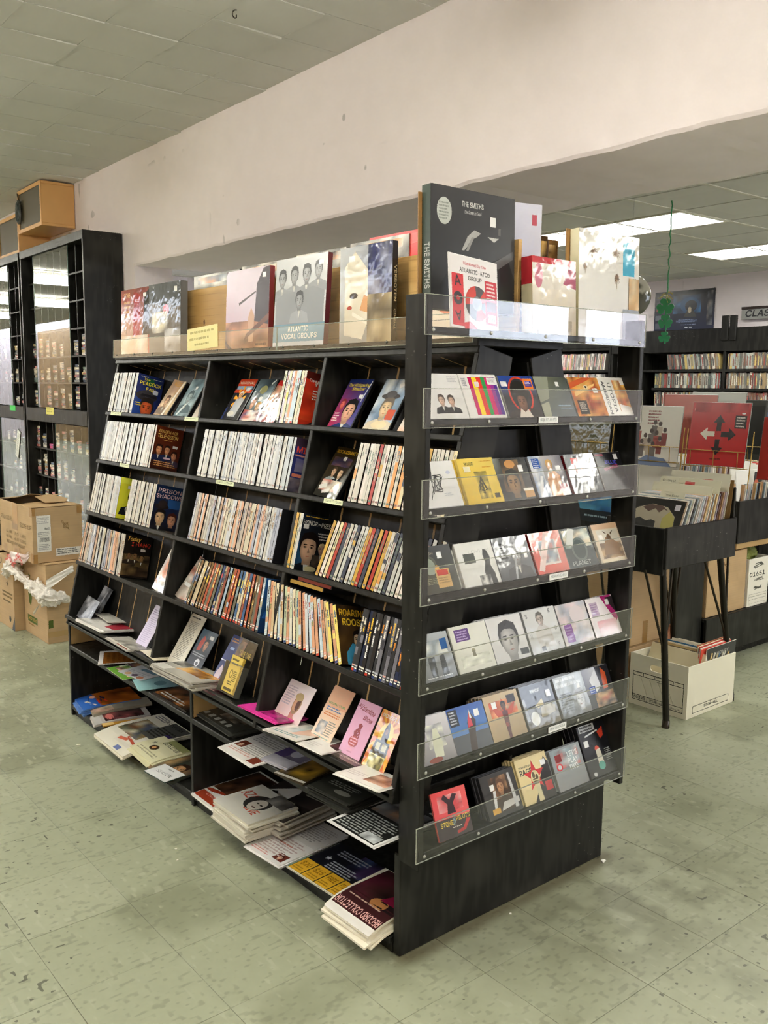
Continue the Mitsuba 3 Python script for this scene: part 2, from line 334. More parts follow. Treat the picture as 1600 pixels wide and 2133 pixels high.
for _, x, y in near[:290]:
    dz = R.uniform(-.0006, .0); e = .0006
    part(G().box(WORLD, [x + e, y + e, -.006], [x + S - e, y + S - e, dz], '#888', .0006), 'm_floor', 'floor', 'tile')
g = G()
for x, y in far: g.box(WORLD, [x + .0006, y + .0006, -.006], [x + S - .0006, y + S - .0006, 0])
part(g, 'm_floor', 'floor', 'tile_field', kind='stuff')
# ceiling of the main room: board, tiles in view
g = G().box(RM, [-5.2, -3.1, CE + .012], [.3, 26, CE + .1], '#777'); struct(g, 'm_ceil', 'ceiling', 'grey ceiling of square glued tiles, some edges hanging and catching light')
cx0, cy0, S = -.285, .27, .305
far = []; R = random.Random(8)
for i in range(-18, 2):
    for j in range(-21, 84):
        x, y = cx0 + i * S, cy0 + j * S
        if x < -5.2 or y < -3.2: continue
        x1 = min(x + S, .0); 
        if x1 - x < .02: continue
        px, py, z = pix(RM.P([[x, y, CE], [x1, y, CE], [x, y + S, CE], [x1, y + S, CE]]))
        if z.min() > .1 and px.max() > -40 and px.min() < 1000 and py.max() > -40 and y < 6.5:
            d0, d1 = R.uniform(0, .001), R.choice([0, .001, .002, .006, .009, .004])
            gg = G(); v = [[x + .0008, y + .001, CE - d0 - d1 * .2], [x1 - .0008, y + .001, CE - d0 - d1], [x1 - .0008, y + S - .001, CE - d0], [x + .0008, y + S - .001, CE - d0]]
            v = np.array(v + [[a, b, CE + .012] for a, b, _ in v]); gg.add(RM.P(v), [[0, 2, 1], [0, 3, 2], [0, 1, 5], [0, 5, 4], [1, 2, 6], [1, 6, 5], [2, 3, 7], [2, 7, 6], [3, 0, 4], [3, 4, 7]], C('#888'))
            part(gg, 'm_ceil', 'ceiling', 'tile')
        else: far.append((x, x1, y))
g = G()
for x, x1, y in far: g.box(RM, [x + .0008, y + .0008, CE], [x1 - .0008, y + S - .0008, CE + .012])
part(g, 'm_ceil', 'ceiling', 'tile_field', kind='stuff')
g = G().tube([RM.P([-.56 + .012 * math.cos(a), 1.36 + .004 * a, CE - .014 + .012 * math.sin(a)])[0] for a in np.linspace(1.4, 6.6, 16)], .0022, '#3a3833'); part(g, 'm_metal', 'ceiling', 'hook')
# long wall: header beam over the opening, the wall beyond it with a jamb
def rough_slab(a, b, zl, zh, t, seed, jag=.004):
    """a plaster wall face with a ragged top and bottom edge"""
    n = max(2, int((b - a) / .035)); y = np.linspace(a, b, n + 1); q = meshkit.fbm(np.c_[y * 9, y * 0, y * 0], 4, seed); q2 = meshkit.fbm(np.c_[y * 13, y * 0 + 5, y * 0], 4, seed)
    lo, hi = zl + (q - .5) * jag * 3, zh + (q2 - .5) * jag * 2
    rows = [np.c_[y * 0, y, hi], np.c_[y * 0, y, lo + .012], np.c_[y * 0 + .006, y, lo], np.c_[y * 0 + t, y, lo + .002], np.c_[y * 0 + t, y, hi]]
    v = np.vstack(rows); m = n + 1; f = []
    for r in range(5):
        for i in range(n):
            p_, q_ = r * m + i, ((r + 1) % 5) * m + i; f += [[p_, q_, q_ + 1], [p_, q_ + 1, p_ + 1]]
    for e in (0, n): f += [[e, m + e, 2 * m + e], [e, 2 * m + e, 3 * m + e], [e, 3 * m + e, 4 * m + e]]
    return G().add(RM.P(v), f, C('#bbb'))
struct(rough_slab(-3.05, 3.70, 2.296, CE + .01, .62, 3), 'm_wall', 'wall_header', 'pale lavender plaster header beam with ragged edges above the wide opening')
g = rough_slab(3.70, 26, 0, CE + .01, .25, 5)
struct(g, 'm_wall', 'wall_right', 'pale lavender plaster wall behind the black glass cabinets')
g = G().box(WORLD, [-5.3, -3.1, 0], [-5.2, 26, CE + .1], '#bbb'); struct(g, 'm_tan', 'wall_left', 'brown panelled side wall of the shop')
g = G().box(WORLD, [-5.2, 26, 0], [8, 26.1, CE + .1], '#bbb'); struct(g, 'm_wall', 'wall_far', 'pale plaster end wall of the long shop')
# next room
g = G().box(RM, [.60, -3.1, CE2 + .014], [6.9, 7.2, CE2 + .1], '#777'); struct(g, 'm_ceil', 'ceiling_next_room', 'lower drop ceiling of grey panels on a thin pale grid')
S2 = .44; far = []; LIT = [(2.0, 1.08), (3.20, 1.27)]
FIX2 = [(1.875, 1.09, .44, 1.32), (3.195, .65, .44, 1.32), (1.875, -1.99, .44, 1.32), (3.635, -1.99, .44, 1.32), (3.195, 3.29, .44, 1.32)]
def in_fix(x, y): return any(a - .02 < x + S2 / 2 < a + w + .02 and b - .02 < y + S2 / 2 < b + l + .02 for a, b, w, l in FIX2)
for i in range(0, 15):
    for j in range(-15, 16):
        x, y = .555 + i * S2, .65 + j * S2
        if y < -3.2 or in_fix(x, y) or x + S2 > 6.9 or y + S2 > 7.2: continue
        px, py, z = pix(RM.P([[x, y, CE2], [x + S2, y, CE2], [x, y + S2, CE2], [x + S2, y + S2, CE2]]))
        gg = G().box(RM, [x + .006, y + .003, CE2], [x + S2 - .006, y + S2 - .003, CE2 + .014], '#888', .002)
        if z.min() > .1 and px.max() > 380 and px.min() < 1600 and py.max() > 240 and py.min() < 680 and x > .9: part(gg, 'm_ceil', 'ceiling_next_room', 'panel')
        else: far.append(gg)
g = G()
for q in far: g.add(np.vstack(q.v), np.vstack(q.f), C('#888'))
part(g, 'm_ceil', 'ceiling_next_room', 'panel_field', kind='stuff')
for j in range(-15, 17):      # the pale bars that run across
    y = .65 + j * S2
    if y > -3.1: part(G().box(RM, [.62, y - .008, CE2 - .004], [6.85, y + .008, CE2 + .003], '#c9c8ba', .001), 'm_satin', 'ceiling_next_room', 'grid_bar')
g = G().box(RM, [4.42, -3.2, 0], [4.52, 7.2, CE2 + .1], '#999'); struct(g, 'm_wall', 'wall_back', 'lavender back wall of the next room above the black media shelves')
g = G().box(RM, [.25, 5.6, 0], [6.9, 5.7, CE2 + .1], '#999'); struct(g, 'm_wall', 'wall_side', 'lavender end wall of the next room')
# shop front behind the photographer, with a high band of shop windows
YF = -3.1; g = G(); WX = [(3.0, 4.22), (4.28, 5.5)]; WZ = (1.60, 2.36)
for a, b, z0, z1 in [(-5.2, WX[0][0], 0, CE + .1), (WX[1][1], 8, 0, CE + .1), (WX[0][0], WX[1][1], 0, WZ[0]), (WX[0][0], WX[1][1], WZ[1], CE + .1), (WX[0][1], WX[1][0], WZ[0], WZ[1])]: g.box(WORLD, [a, YF, z0], [b, YF + .12, z1], '#bbb')
struct(g, 'm_wall', 'wall_front', 'shop front wall with a high band of windows')
for k, (a, b) in enumerate(WX):
    fr = G()
    for c0, c1 in (([a, WZ[0]], [a + .04, WZ[1]]), ([b - .04, WZ[0]], [b, WZ[1]]), ([a, WZ[0]], [b, WZ[0] + .04]), ([a, WZ[1] - .04], [b, WZ[1]])): fr.box(WORLD, [c0[0], YF + .02, c0[1]], [c1[0], YF + .09, c1[1]], '#444', .004)
    w = struct(fr, 'm_satin', f'window_{k + 1}', 'shop window frame')
    part(G().fan(Fr([a, YF + .05, WZ[0]], [1, 0, 0], [0, 0, 1]), [[.04, .04], [b - a - .04, .04], [b - a - .04, WZ[1] - WZ[0] - .04], [.04, WZ[1] - WZ[0] - .04]], '#fff'), 'm_glass', w, 'pane')
# lamps
def troffer(F, x, y, w, l, z, rgb, lab, grp, drop=.0):
    t = thing('ceiling_light', lab, 'light', grp)
    g = G(); r = .018
    for a, b in (([x, y], [x + w, y + r]), ([x, y + l - r], [x + w, y + l]), ([x, y + r], [x + r, y + l - r]), ([x + w - r, y + r], [x + w, y + l - r])): g.box(F, [*a, z - .006], [*b, z + .03], '#d8d6c8', .001)
    part(g, 'm_satin', t, 'frame')
    g = G(); n = 6; ys = np.linspace(x + r, x + w - r, n + 1); zz = z + .012 - .014 * np.sin(np.linspace(0, math.pi, n + 1))
    v = np.vstack([np.c_[ys, ys * 0 + y + r, zz], np.c_[ys, ys * 0 + y + l - r, zz]]); f = []
    for i in range(n): f += [[i, n + 1 + i, n + 2 + i], [i, n + 2 + i, i + 1]]
    g.add(F.P(v), f, C('#fff'))
    m, col = g.mesh(); k = num(f'{t}__diffuser'); scene[k] = mikit.ply(m, 'm_paper', False, uv=col); scene[k]['emitter'] = lamp(rgb)
for i, (x, y, w, l) in enumerate(FIX2):
    lab = 'long white fluorescent ceiling panel of the next room, ' + ['the one nearer the header beam', 'the one beyond the hanging shamrocks', 'near the shop front', 'farther along the shop front side', 'behind the rack', 'by the front corner'][i]
    troffer(RM, x, y, w, l, CE2, LAMP2, lab, 'ceiling panels of the next room')
def strip(x, y, l, z, rgb, lab, wt):
    t = thing('strip_light', lab, 'light', 'strip lights of the main room')
    part(G().box(RM, [x, y + .07, z + .055], [x + l, y + .15, z + .085], '#d8d6c8', .003), 'm_satin', t, 'housing')
    for q_ in (.2, l - .2): part(G().tube([RM.P([x + q_, y + .11, z + .085])[0], RM.P([x + q_, y + .11, CE])[0]], .005, '#c8c6b8', 6), 'm_satin', t, 'hanger', True)
    a = np.linspace(.35, 2 * math.pi - .35, 11) + math.pi / 2; pr = np.c_[.11 * np.cos(a), .055 * np.sin(a)] + [.11, 0]; n = len(pr)
    v = np.vstack([np.c_[np.full(n, x), y + pr[:, 0], z + pr[:, 1]], np.c_[np.full(n, x + l), y + pr[:, 0], z + pr[:, 1]]]); f = []
    for i in range(n - 1): f += [[i, n + i, n + i + 1], [i, n + i + 1, i + 1]]
    f = [[c_[0], c_[2], c_[1]] for c_ in f]
    m, col = G().add(RM.P(v), f, C('#fff')).mesh(); ctr = RM.P([x + l / 2, y + .11, z])[0]
    if ((m.triangles_center - ctr) * m.face_normals).sum(1).mean() < 0: m.invert()
    k = num(f'{t}__diffuser'); scene[k] = mikit.ply(m, 'm_paper', False, uv=col); scene[k]['emitter'] = {**lamp(rgb), 'sampling_weight': wt}
for i, (x, y) in enumerate([(-1.9, -2.1), (-2.6, .2), (-3.2, 3.3), (-3.5, 6.4), (-3.2, 9.8), (-3.4, 13.2), (-3.6, 16.6), (-4.0, 21.0)]):
    strip(x, y, 1.9, 2.84, LAMP, f'hanging fluorescent strip light of the main room, {["first", "second", "third", "fourth", "fifth", "sixth", "seventh", "eighth"][i]} from the shop front', [1, 1, 1, .5, .3, .3, .2, .2][i])

# ================================================================== the display rack
TL = .24; LA = math.atan(TL)
ES = np.array([math.sin(LA), 0, math.cos(LA)]); EN = np.array([-math.cos(LA), 0, math.sin(LA)])
B0 = np.array([-.02, 0, .471])
# lean frame: u = -y (left to right as seen), v = up the slope, n = out of the rack
def LF(y, s=0., dep=0.): return Fr(B0 + [0, y, 0] + ES * s - EN * dep, [0, -1, 0], ES, EN)
YB = [0.012, .725, 1.515, 2.41]        # bay borders
SH = [.02, .28, .52, .768, .998, 1.253]
RK = thing('display_rack', 'black wooden double sided leaning display rack filled with boxed movies, discs and flyers', 'display rack')
D = .135
def side_poly(d0, d1, s0, s1): return [[d0, s0], [d1, s0], [d1, s1], [d0, s1]]
def rack_side(mir):
    def FR(y, s=0., dep=0.):
        F = LF(y, s, dep)
        if not mir: return F
        m = np.array([-1, 1, 1.0]); o = F.o * m + [.88, 0, 0]; return Fr(o, F.u, F.v * m, F.n * m)
    for k, y in enumerate(YB):
        w = .018
        F = FR(y + (w if k == 0 else 0 if k == 3 else w / 2) - (0 if k < 3 else -.0)); 
        g = G().box(F, [0, -.02, -D], [w, 1.245, .0], '#222', .002)
        part(g, 'm_black', RK, 'end_board' if k in (0, 3) else 'divider')
    for k in range(3):
        F = FR(YB[k + 1] - .01, 0, D)
        part(G().box(F, [0, 0, -.008], [YB[k + 1] - YB[k] - .02, 1.24, .0]), 'm_black', RK, 'back_panel')
    for k, s in enumerate(SH):
        th = .026 if k == 5 else .018
        F = FR(YB[3] + .018, s)
        part(G().box(F, [0, -th, -D], [YB[3] - YB[0] + .018, 0, .004], '#222', .003), 'm_black', RK, 'shelf')
    if not mir:
        R = random.Random(2)
        for k in range(15):
            y = 2.33 - .1525 * k
            if min(abs(y - b) for b in YB) < .03: continue
            g = G()
            for a, b in zip(SH[:-1], SH[1:]):
                v0, v1 = a + .002, b - .02
                n = 7; vs = np.linspace(v0, v1, n); P = [[R.uniform(-.0055, -.0025), q] for q in vs] + [[R.uniform(.0025, .0055), q] for q in vs[::-1]]
                g.poly(LF(y, 0, D - .0006), P, '#8a6a34')
            F = LF(y, SH[5] - .0265); g.box(F, [-.002, -.0006, -D], [.002, .0004, -.03], '#4d473c')
            part(g, 'm_tan', RK, 'wood_groove')
rack_side(False); rack_side(True)
# top board and the bare plywood upright
part(G().box(WORLD, [.262, .012, 1.682], [.62, 2.428, 1.708], '#222', .003), 'm_black', RK, 'top_board')
part(G().box(WORLD, [.432, .03, 1.708], [.446, 2.40, 1.985], '#222', .001), 'm_plywood', RK, 'plywood_upright', label='bare yellow plywood upright board')
# base cabinet
for y in (2.40,): part(G().box(WORLD, [-.012, y, 0], [.44, y + .018, .462], '#222', .002), 'm_black', RK, 'base_side')
part(G().box(WORLD, [-.012, 1.18, 0], [.44, 1.198, .462], '#222', .002), 'm_black', RK, 'base_divider')
for y in (2.399, 1.179): part(G().box(WORLD, [-.006, y - .0012, .348], [.43, y, .455]), 'm_tan', RK, 'bare_wood_lining', label='bare wood lining')
part(G().box(WORLD, [.44, .012, 0], [.45, 2.42, .47]), 'm_black', RK, 'base_back')
for z in (.05, .345): part(G().box(WORLD, [-.012, .03, z - .022], [.44, 2.40, z], '#222', .003), 'm_black', RK, 'base_shelf')
part(G().box(WORLD, [-.0, .03, 0], [.012, 2.40, .029]), 'm_black', RK, 'kick_board')
part(G().box(WORLD, [-.02, .02, .448], [.30, 2.415, .462], '#222', .002), 'm_black', RK, 'base_top')
# end frame facing the aisle
part(G().box(WORLD, [0, 0, 0], [.9, .03, .30], '#222', .004), 'm_black', RK, 'end_panel')
part(G().box(WORLD, [.0, -.072, .285], [.018, .012, 1.80], '#222', .002), 'm_black', RK, 'side_board')
part(G().box(WORLD, [.882, -.072, .285], [.90, .012, 1.78], '#222', .002), 'm_black', RK, 'side_board')
g = G().prism(Fr([0, .07, 0], [1, 0, 0], [0, 0, 1]), [[.10, .3], [.78, .3], [.60, 1.0], [.56, 1.45], [.32, 1.45], [.28, 1.0]], -.008, .008, '#222'); part(g, 'm_black', RK, 'centre_board')
GZ = [1.698, 1.468, 1.239, 1.013, .776, .546, .311]
for k, z in enumerate(GZ):
    part(G().box(WORLD, [.018, -.070, z + .006], [.882, .012, z + .022], '#222', .002), 'm_black', RK, 'ledge')
    F = Fr([-.012, -.0745, z], [1, 0, 0], [0, 0, 1]); w, h, e = .914, .1, .0017
    a = part(G().fan(F, [[e, e], [w - e, e], [w - e, h - e], [e, h - e]], '#fff'), 'm_acrylic', RK, 'acrylic_guard', label='clear acrylic guard')
    g = G()
    for p, q in (([0, 0], [w, e]), ([0, h - e], [w, h]), ([0, e], [e, h - e]), ([w - e, e], [w, h - e])): g.box(F, [*p, -.0016], [*q, .0016], '#8f9388', .0004)
    part(g, 'm_plastic', a, 'edge')
    for x in (.03, .235, .45, .66, .885):
        g = G().add(*[np.asarray(q) for q in (lambda m: (F.P(m.vertices * [.005, .005, .003] + [x, .014, .001]), m.faces))(trimesh.creation.icosphere(1))], C('#b9bab5')); part(g, 'm_metal', a, 'screw', True)
    if k in (1, 3, 5):
        x = {1: .43, 3: .50, 5: .52}[k]
        g = G().box(F, [x, .006, .0016], [x + .082, .024, .0026], '#e9ebea'); art(g, F.at(x, .006, .0027), .082, .018, [('t', 'NEW RELEASES', .5, .5, .42, '#8d9596', {'w': .84})]); part(g, 'm_paper', RK, 'card', label='white card reading NEW RELEASES')
# guards of the long side, yellow card, tape labels
for k, (y0, y1) in enumerate([(2.415, 1.0), (.998, .02)]):
    F = Fr([.250, y0, 1.692], [0, -1, 0], [.04, 0, 1]); w, h, e = y0 - y1, .083, .002
    a = part(G().fan(F, [[e, e], [w - e, e], [w - e, h - e], [e, h - e]], '#fff'), 'm_acrylic', RK, 'acrylic_guard')
    g = G()
    for p, q in (([0, 0], [w, e]), ([0, h - e], [w, h]), ([0, e], [e, h - e]), ([w - e, e], [w, h - e])): g.box(F, [*p, -.0014], [*q, .0014], '#8e9486', .0004)
    part(g, 'm_plastic', a, 'edge')
    for x in np.arange(.04, w, .19):
        mm = trimesh.creation.icosphere(1); part(G().add(F.P(mm.vertices * [.0045, .0045, .003] + [x, .012, .001]), mm.faces, C('#5c5d58')), 'm_metal', a, 'screw', True)
F = Fr([.252, 1.665, 1.697], [0, -1, 0], [.04, 0, 1]).at(0, .008, .004).rot(3)
g = G().box(F, [0, 0, 0], [.25, .088, .0012], '#e6dd9c'); art(g, F, .25, .088, [('t', 'These Records are', .48, .75, .15, '#b9ae6c', {'w': .8, 'bold': False}), ('t', 'on sale - please ask', .5, .48, .13, '#b9ae6c', {'w': .84, 'bold': False}), ('t', 'up front', .5, .22, .13, '#b9ae6c', {'w': .35, 'bold': False})] if False else [('ln', .1, .84, .9, 1, .2, '#b3a866', 1), ('ln', .08, .55, .92, 1, .2, '#b3a866', 2), ('ln', .25, .28, .75, 1, .18, '#b3a866', 3)], .0013); part(g, 'm_paper', RK, 'card', label='yellow handwritten card')
for y, s, w, tx in [(2.36, 4, .12, ''), (1.62, 4, .115, ''), (2.15, 3, .10, ''), (1.27, 3, .13, 'Classic TV Series'), (.575, 3, .10, 'Classic TV Series')]:
    F = LF(y, SH[s] - .0165, -.0045); g = G().box(F, [0, 0, 0], [w, .0155, .0008], '#d3d9b4'); art(g, F, w, .0155, [('t', tx, .5, .5, .5, '#4d5546', {'w': .85, 'bold': False})] if tx else [('ln', .12, .75, .9, 1, .5, '#a4ab8a', int(y * 100))], .0009); part(g, 'm_paper', RK, 'shelf_label', label='pale shelf label')
# ================================================================== boxed movies
ORD = lambda n: f"{n}{'th' if 10 <= n % 100 <= 20 else {1: 'st', 2: 'nd', 3: 'rd'}.get(n % 10, 'th')}"
ROW = ['', 'top', 'second', 'third', 'fourth']; BAY = ['far', 'middle', 'near']
DW, DH = .13, .186
PAL = {
 'white': (['#cfcdc5', '#c9c9c4', '#c2bfb3', '#b9bfc3', '#cdc5b8', '#c0c0c0', '#d5d4ce'], ['#7c7f86', '#9a8f86', '#5d6672', '#b08d84', '#8c95a6', '#a6a295']),
 'pastel': (['#c2bfb6', '#b4aba0', '#a4a9b7', '#c2a693', '#cbc4ae', '#c4c8cc', '#d6a98c'], ['#66605a', '#7a5148', '#4c5870', '#8d6a3c', '#e8e4d8']),
 'mixed': (['#cfcbbf', '#c6c2b6', '#b9b4a6', '#ccc6b9', '#bfc0bc', '#d9cba2', '#e6dcd4', '#3a4152', '#c8a04a', '#a83b33', '#d99a55'], ['#77777a', '#8f6a63', '#6a7a6c', '#a39a80']),
 'bright': (['#9fb4c4', '#7b5f3e', '#4a5a78', '#8aa0a8', '#b7a98c', '#6b6a5c', '#31456e', '#a8503a', '#3f5f87', '#c7b79a', '#8c4a3c', '#d5c27c'], ['#f0e08a', '#efefe8', '#f2d84e', '#e8c7b0', '#ffffff', '#d94a34', '#1b1b20']),
 'light': (['#d8d5c6', '#bfd0da', '#e0d5b8', '#cbb48f', '#c9cdd0', '#e7dfbb', '#cf9b7a', '#b9c4a6', '#d7d2e0', '#e9d77a'], ['#8a5a3a', '#33507e', '#5c5c58', '#2b2b30', '#9b3a2e', '#6a7d45']),
 'dark': (['#22242c', '#1d2a4a', '#3a3c46', '#2b2f36', '#1f2024', '#70707a', '#16233f', '#43506b'], ['#f0e9d8', '#f5c64a', '#ffffff', '#d8d0c0', '#e9963a'])}
def spine(g, F, t, pal, R):
    bg, ink = R.choice(PAL[pal][0]), PAL[pal][1]; g.box(F, [.0004, .0006, -.0004], [t - .0004, DH - .0006, .0003], bg)
    Q, cc = [], []
    def q(a, b, c_, d, col): Q.extend([[a, b, .00036], [c_, b, .00036], [c_, d, .00036], [a, d, .00036]]); cc.extend([C(col)] * 4)
    v = DH - .012 - R.random() * .02; a, b = t * .22, t * .78
    if pal in ('bright', 'dark', 'light', 'mixed') and R.random() < .7:
        for _ in range(R.randint(0, 2)): y = R.uniform(.02, .16); q(.001, y, t - .001, min(y + R.uniform(.012, .04), DH - .002), R.choice(PAL[pal][0]))
    col = R.choice(ink); words = R.randint(1, 3)
    for _ in range(words):
        for _ in range(R.randint(3, 7)):
            l = R.uniform(.0035, .0065)
            if v - l < .03: break
            w = R.uniform(0, .14) * t; q(a + w, v - l, b - R.uniform(0, .14) * t, v - l * .15, col)
            if R.random() < .5: q(t * .42, v - l * .75, t * .62, v - l * .4, bg)
            v -= l
        v -= .006
        if R.random() < .4: col = R.choice(ink)
    if pal in ('dark', 'bright', 'light'):
        q(.001, .016, t - .001, .021, R.choice(['#d8a8a0', '#e8e8e0', '#b0b4bc'])); q(.002, .009, t - .003, .013, '#e6e6e0')
        if R.random() < .3: q(.001, .001, t - .001, .008, R.choice(['#2a3f7a', '#c43a2c', '#3a3c40']))
    else: q(.002, .008, t - .002, .014, R.choice(ink))
    n = len(Q) // 4
    g.add(F.P(Q), np.vstack([[[4 * i, 4 * i + 1, 4 * i + 2], [4 * i, 4 * i + 2, 4 * i + 3]] for i in range(n)]), np.array(cc))
def dvd(F, t, pal, R, label, group=None, cover=None, face=None, bsdf='m_print'):
    k = thing('dvd_case', label, 'dvd', group)
    part(G().box(F, [0, 0, -DW], [t, DH, -.0004], '#17171a', .0012), 'm_plastic', k, 'case')
    if face is None:
        g = G(); spine(g, F, t, pal, R)
        if cover: Fc = F.side(t - .0002); g.fan(Fc, [[.001, .001], [DW - .003, .001], [DW - .003, DH - .001], [.001, DH - .001]], cover[0], .0003); art(g, Fc, DW - .003, DH, cover[1], .0004)
        part(g, bsdf, k, 'printed_sleeve')
    return k
def stack(r, bay, y0, y1, n, pal, lean=(0, 0), o0=0, cover=None, clabel=None, lbl='white', seed=1):
    R = random.Random(seed * 77 + r * 10 + bay); s = SH[5 - r]; grp = f'movies on the {ROW[r]} shelf of the {BAY[bay]} bay'
    step = (y0 - y1) / n
    for i in range(n):
        a = lean[0] + (lean[1] - lean[0]) * i / max(1, n - 1); t = min(.0146, step * math.cos(math.radians(a)) - .0006)
        F = LF(y0 - i * step, s + .0005 + (t * math.sin(math.radians(-a)) if a < 0 else 0), -.001 + R.uniform(-.003, .003)).rot(a)
        last = i == n - 1 and cover
        lab = clabel if last else f'{lbl} spined DVD, {ORD(o0 + i + 1)} from the far end, {ROW[r]} shelf of the {BAY[bay]} bay'
        dvd(F, t, pal, R, lab, grp, cover if last else None)
def faceout(r, y, bay, ops, bg, label, dep=.045, back=19, sk=0, shrink=True, t=.0145):
    F = LF(y, SH[5 - r] + .006, dep).rot(-back, 'u').rot(sk)
    k = thing('dvd_case', label, 'dvd', f'movies facing out on the {ROW[r]} shelf of the {BAY[bay]} bay')
    part(G().box(F, [0, 0, -t], [DW, DH, 0], '#141416', .0015), 'm_plastic', k, 'case')
    g = G().fan(F, [[.002, .002], [DW - .004, .002], [DW - .004, DH - .002], [.002, DH - .002]], bg, .0003); art(g, F, DW - .004, DH, ops, .0004)
    part(g, 'm_shrink' if shrink else 'm_print', k, 'printed_sleeve')
def sticker(x, y, s=.09, asp=.7): return ('r', x, y, x + s, y + s * asp * 1.0, '#f4f4f2')
sk_, hr = '#c98f68', '#1d1512'
# --- top shelf
stack(1, 0, 2.405, 2.150, 16, 'white', seed=1, cover=('#1d2a63', [('g', 0, 0, 1, .45, ['#2a4a9a', '#1d2a63', '#1a2148', '#24408c']), ('e', .5, .83, .16, .1, '#1f5a3c'), ('t', 'The', .36, .88, .05, '#f4dc4a', {'w': .24, 'sk': .2}), ('t', 'PEACOCK', .52, .775, .085, '#f7e04a', {'w': .82}), ('t', 'FAN', .56, .64, .085, '#f7e04a', {'w': .36}), ('e', .45, .48, .42, .12, '#2e2c30'), ('e', .45, .545, .25, .09, '#3a383c'), ('f', .52, -.02, .46, '#d9653a', '#2a2320', '#262a3c'), ('q', [(.2, .47), (.85, .47), (.8, .53), (.25, .53)], '#232126'), ('r', .66, .56, .86, .66, '#dfe3ee'), ('ln', .1, .95, .42, 1, .03, '#d5d5d8', 3), ('ln', .6, .93, .95, 1, .03, '#d5d5d8', 4), ('ln', .06, .30, .3, 2, .05, '#e4c33a', 5)]), clabel='DVD with navy cover, yellow title letters and a face under a dark hat')
faceout(1, 2.02, 0, [('n', 0, 0, 1, 1, ['#c9a47c', '#b89a84', '#dcc9a8', '#8f7a70', '#c8b18c'], 4, 6, 1), ('t', 'WEST', .5, .88, .1, '#c9963c', {'w': .6}), ('f', .4, .28, .3, '#d8b090', '#5a4030', '#8c7a6c'), ('q', [(.55, 0), (.7, 0), (.95, 1), (.85, 1)], '#efe8da')], '#c9a47c', 'shrink-wrapped tan DVD leaning sideways, right of the navy cover with yellow title', sk=-6)
faceout(1, 1.828, 0, [('n', 0, 0, 1, 1, ['#6f8791', '#90a8b0', '#4f626c', '#aebfc4', '#7e949c'], 4, 6, 2), ('f', .45, .35, .34, '#9fb0b4', '#4c5c64', '#5c6f78'), ('q', [(.1, .05), (.22, .02), (.6, .4), (.5, .42)], '#d8e2e4'), ('r', .55, .72, .68, .80, '#f4f4f4')], '#6f8791', 'shrink-wrapped blue grey DVD leaning on the divider of the far bay')
faceout(1, 1.66, 0, [('n', 0, 0, 1, 1, ['#d7cabc', '#b98a78', '#e3ddd2', '#8a8f9c'], 3, 5, 3)], '#d7cabc', 'pale DVD half hidden behind the divider of the far bay, top shelf', sk=-5)
faceout(1, 1.424, 1, [('r', 0, .82, 1, 1, '#c8452c'), ('t', 'MARSHAL', .5, .9, .06, '#efe3cf', {'w': .85}), ('r', .06, .74, .94, .83, '#8fa9c4'), ('r', 0, .66, 1, .74, '#c8452c'), ('ray', .5, .5, .33, 9, '#eaa43a'), ('f', .5, .5, .2, '#d9a070', '#e8e0d0', None), ('q', [(.3, .08), (.75, .08), (.82, .5), (.6, .56), (.35, .5)], '#b9bcc0'), ('e', .45, .15, .2, .06, '#d8d5cc'), ('r', .02, 0, .12, .3, '#2a3560'), ('r', .66, .7, .86, .79, '#f2f2f0')], '#26262c', 'DVD with red banner and grey coated figure, first facing out in the middle bay')
faceout(1, 1.280, 1, [('n', 0, .1, 1, 1, ['#4e5f66', '#3a474e', '#70828a', '#2f3a42'], 3, 5, 7), ('e', .5, .75, .2, .1, '#8a8a5c'), ('f', .3, .3, .26, '#d9a58a', '#4c3026', None), ('f', .66, .22, .24, '#d6b08c', '#b08a4a', None), ('n', 0, 0, 1, .26, ['#b8442e', '#e6dfd6', '#8c3a34', '#3f4a7a', '#e8e4dc'], 5, 3, 8), ('r', .5, .48, .66, .58, '#f0f0ee'), ('q', [(.8, .85), (.95, .97), (.92, 1), (.76, .9)], '#e8ecee')], '#3a474e', 'shrink-wrapped slate blue DVD with two faces, second facing out in the middle bay')
faceout(1, 1.165, 1, [('r', 0, .88, 1, 1, '#b92a26'), ('n', 0, .3, 1, .88, ['#c98c74', '#a35a48', '#6d3c34', '#d9b49c', '#3c5a4c'], 4, 5, 9), ('f', .35, .4, .22, '#dba98c', '#4a2c22', None), ('f', .6, .34, .22, '#d8a084', '#3a241c', None), ('n', 0, 0, 1, .32, ['#a8343a', '#f0ece8', '#7a2c34', '#ece4e0', '#33366a'], 6, 4, 10), ('r', .4, .7, .58, .8, '#f2f2f0'), ('q', [(0, .2), (1, .27), (1, .3), (0, .23)], '#f4f1ee')], '#8c3a34', 'shrink-wrapped red DVD slumped to the side beside the pale spines', sk=-9)
stack(1, 1, .948, .815, 9, 'light', seed=6, lbl='pale multicolour', cover=('#b5301f', [('n', 0, .1, 1, .62, ['#c2371f', '#a52a1a', '#d1502a', '#b5301f'], 3, 4, 3), ('r', 0, .86, 1, 1, '#4a1712'), ('t', 'The', .2, .84, .05, '#e8e4de'), ('t', 'WHIP', .62, .8, .1, '#f0ede8', {'w': .62}), ('ln', .3, .68, .8, 4, .05, '#e9dcd4', 5), ('p', [(.2, 0), (.9, 0), (1, .3), (.95, .42), (.75, .3), (.5, .12)], '#3c2a28')]), clabel='DVD with red cover and white title at the end of the top middle stack')
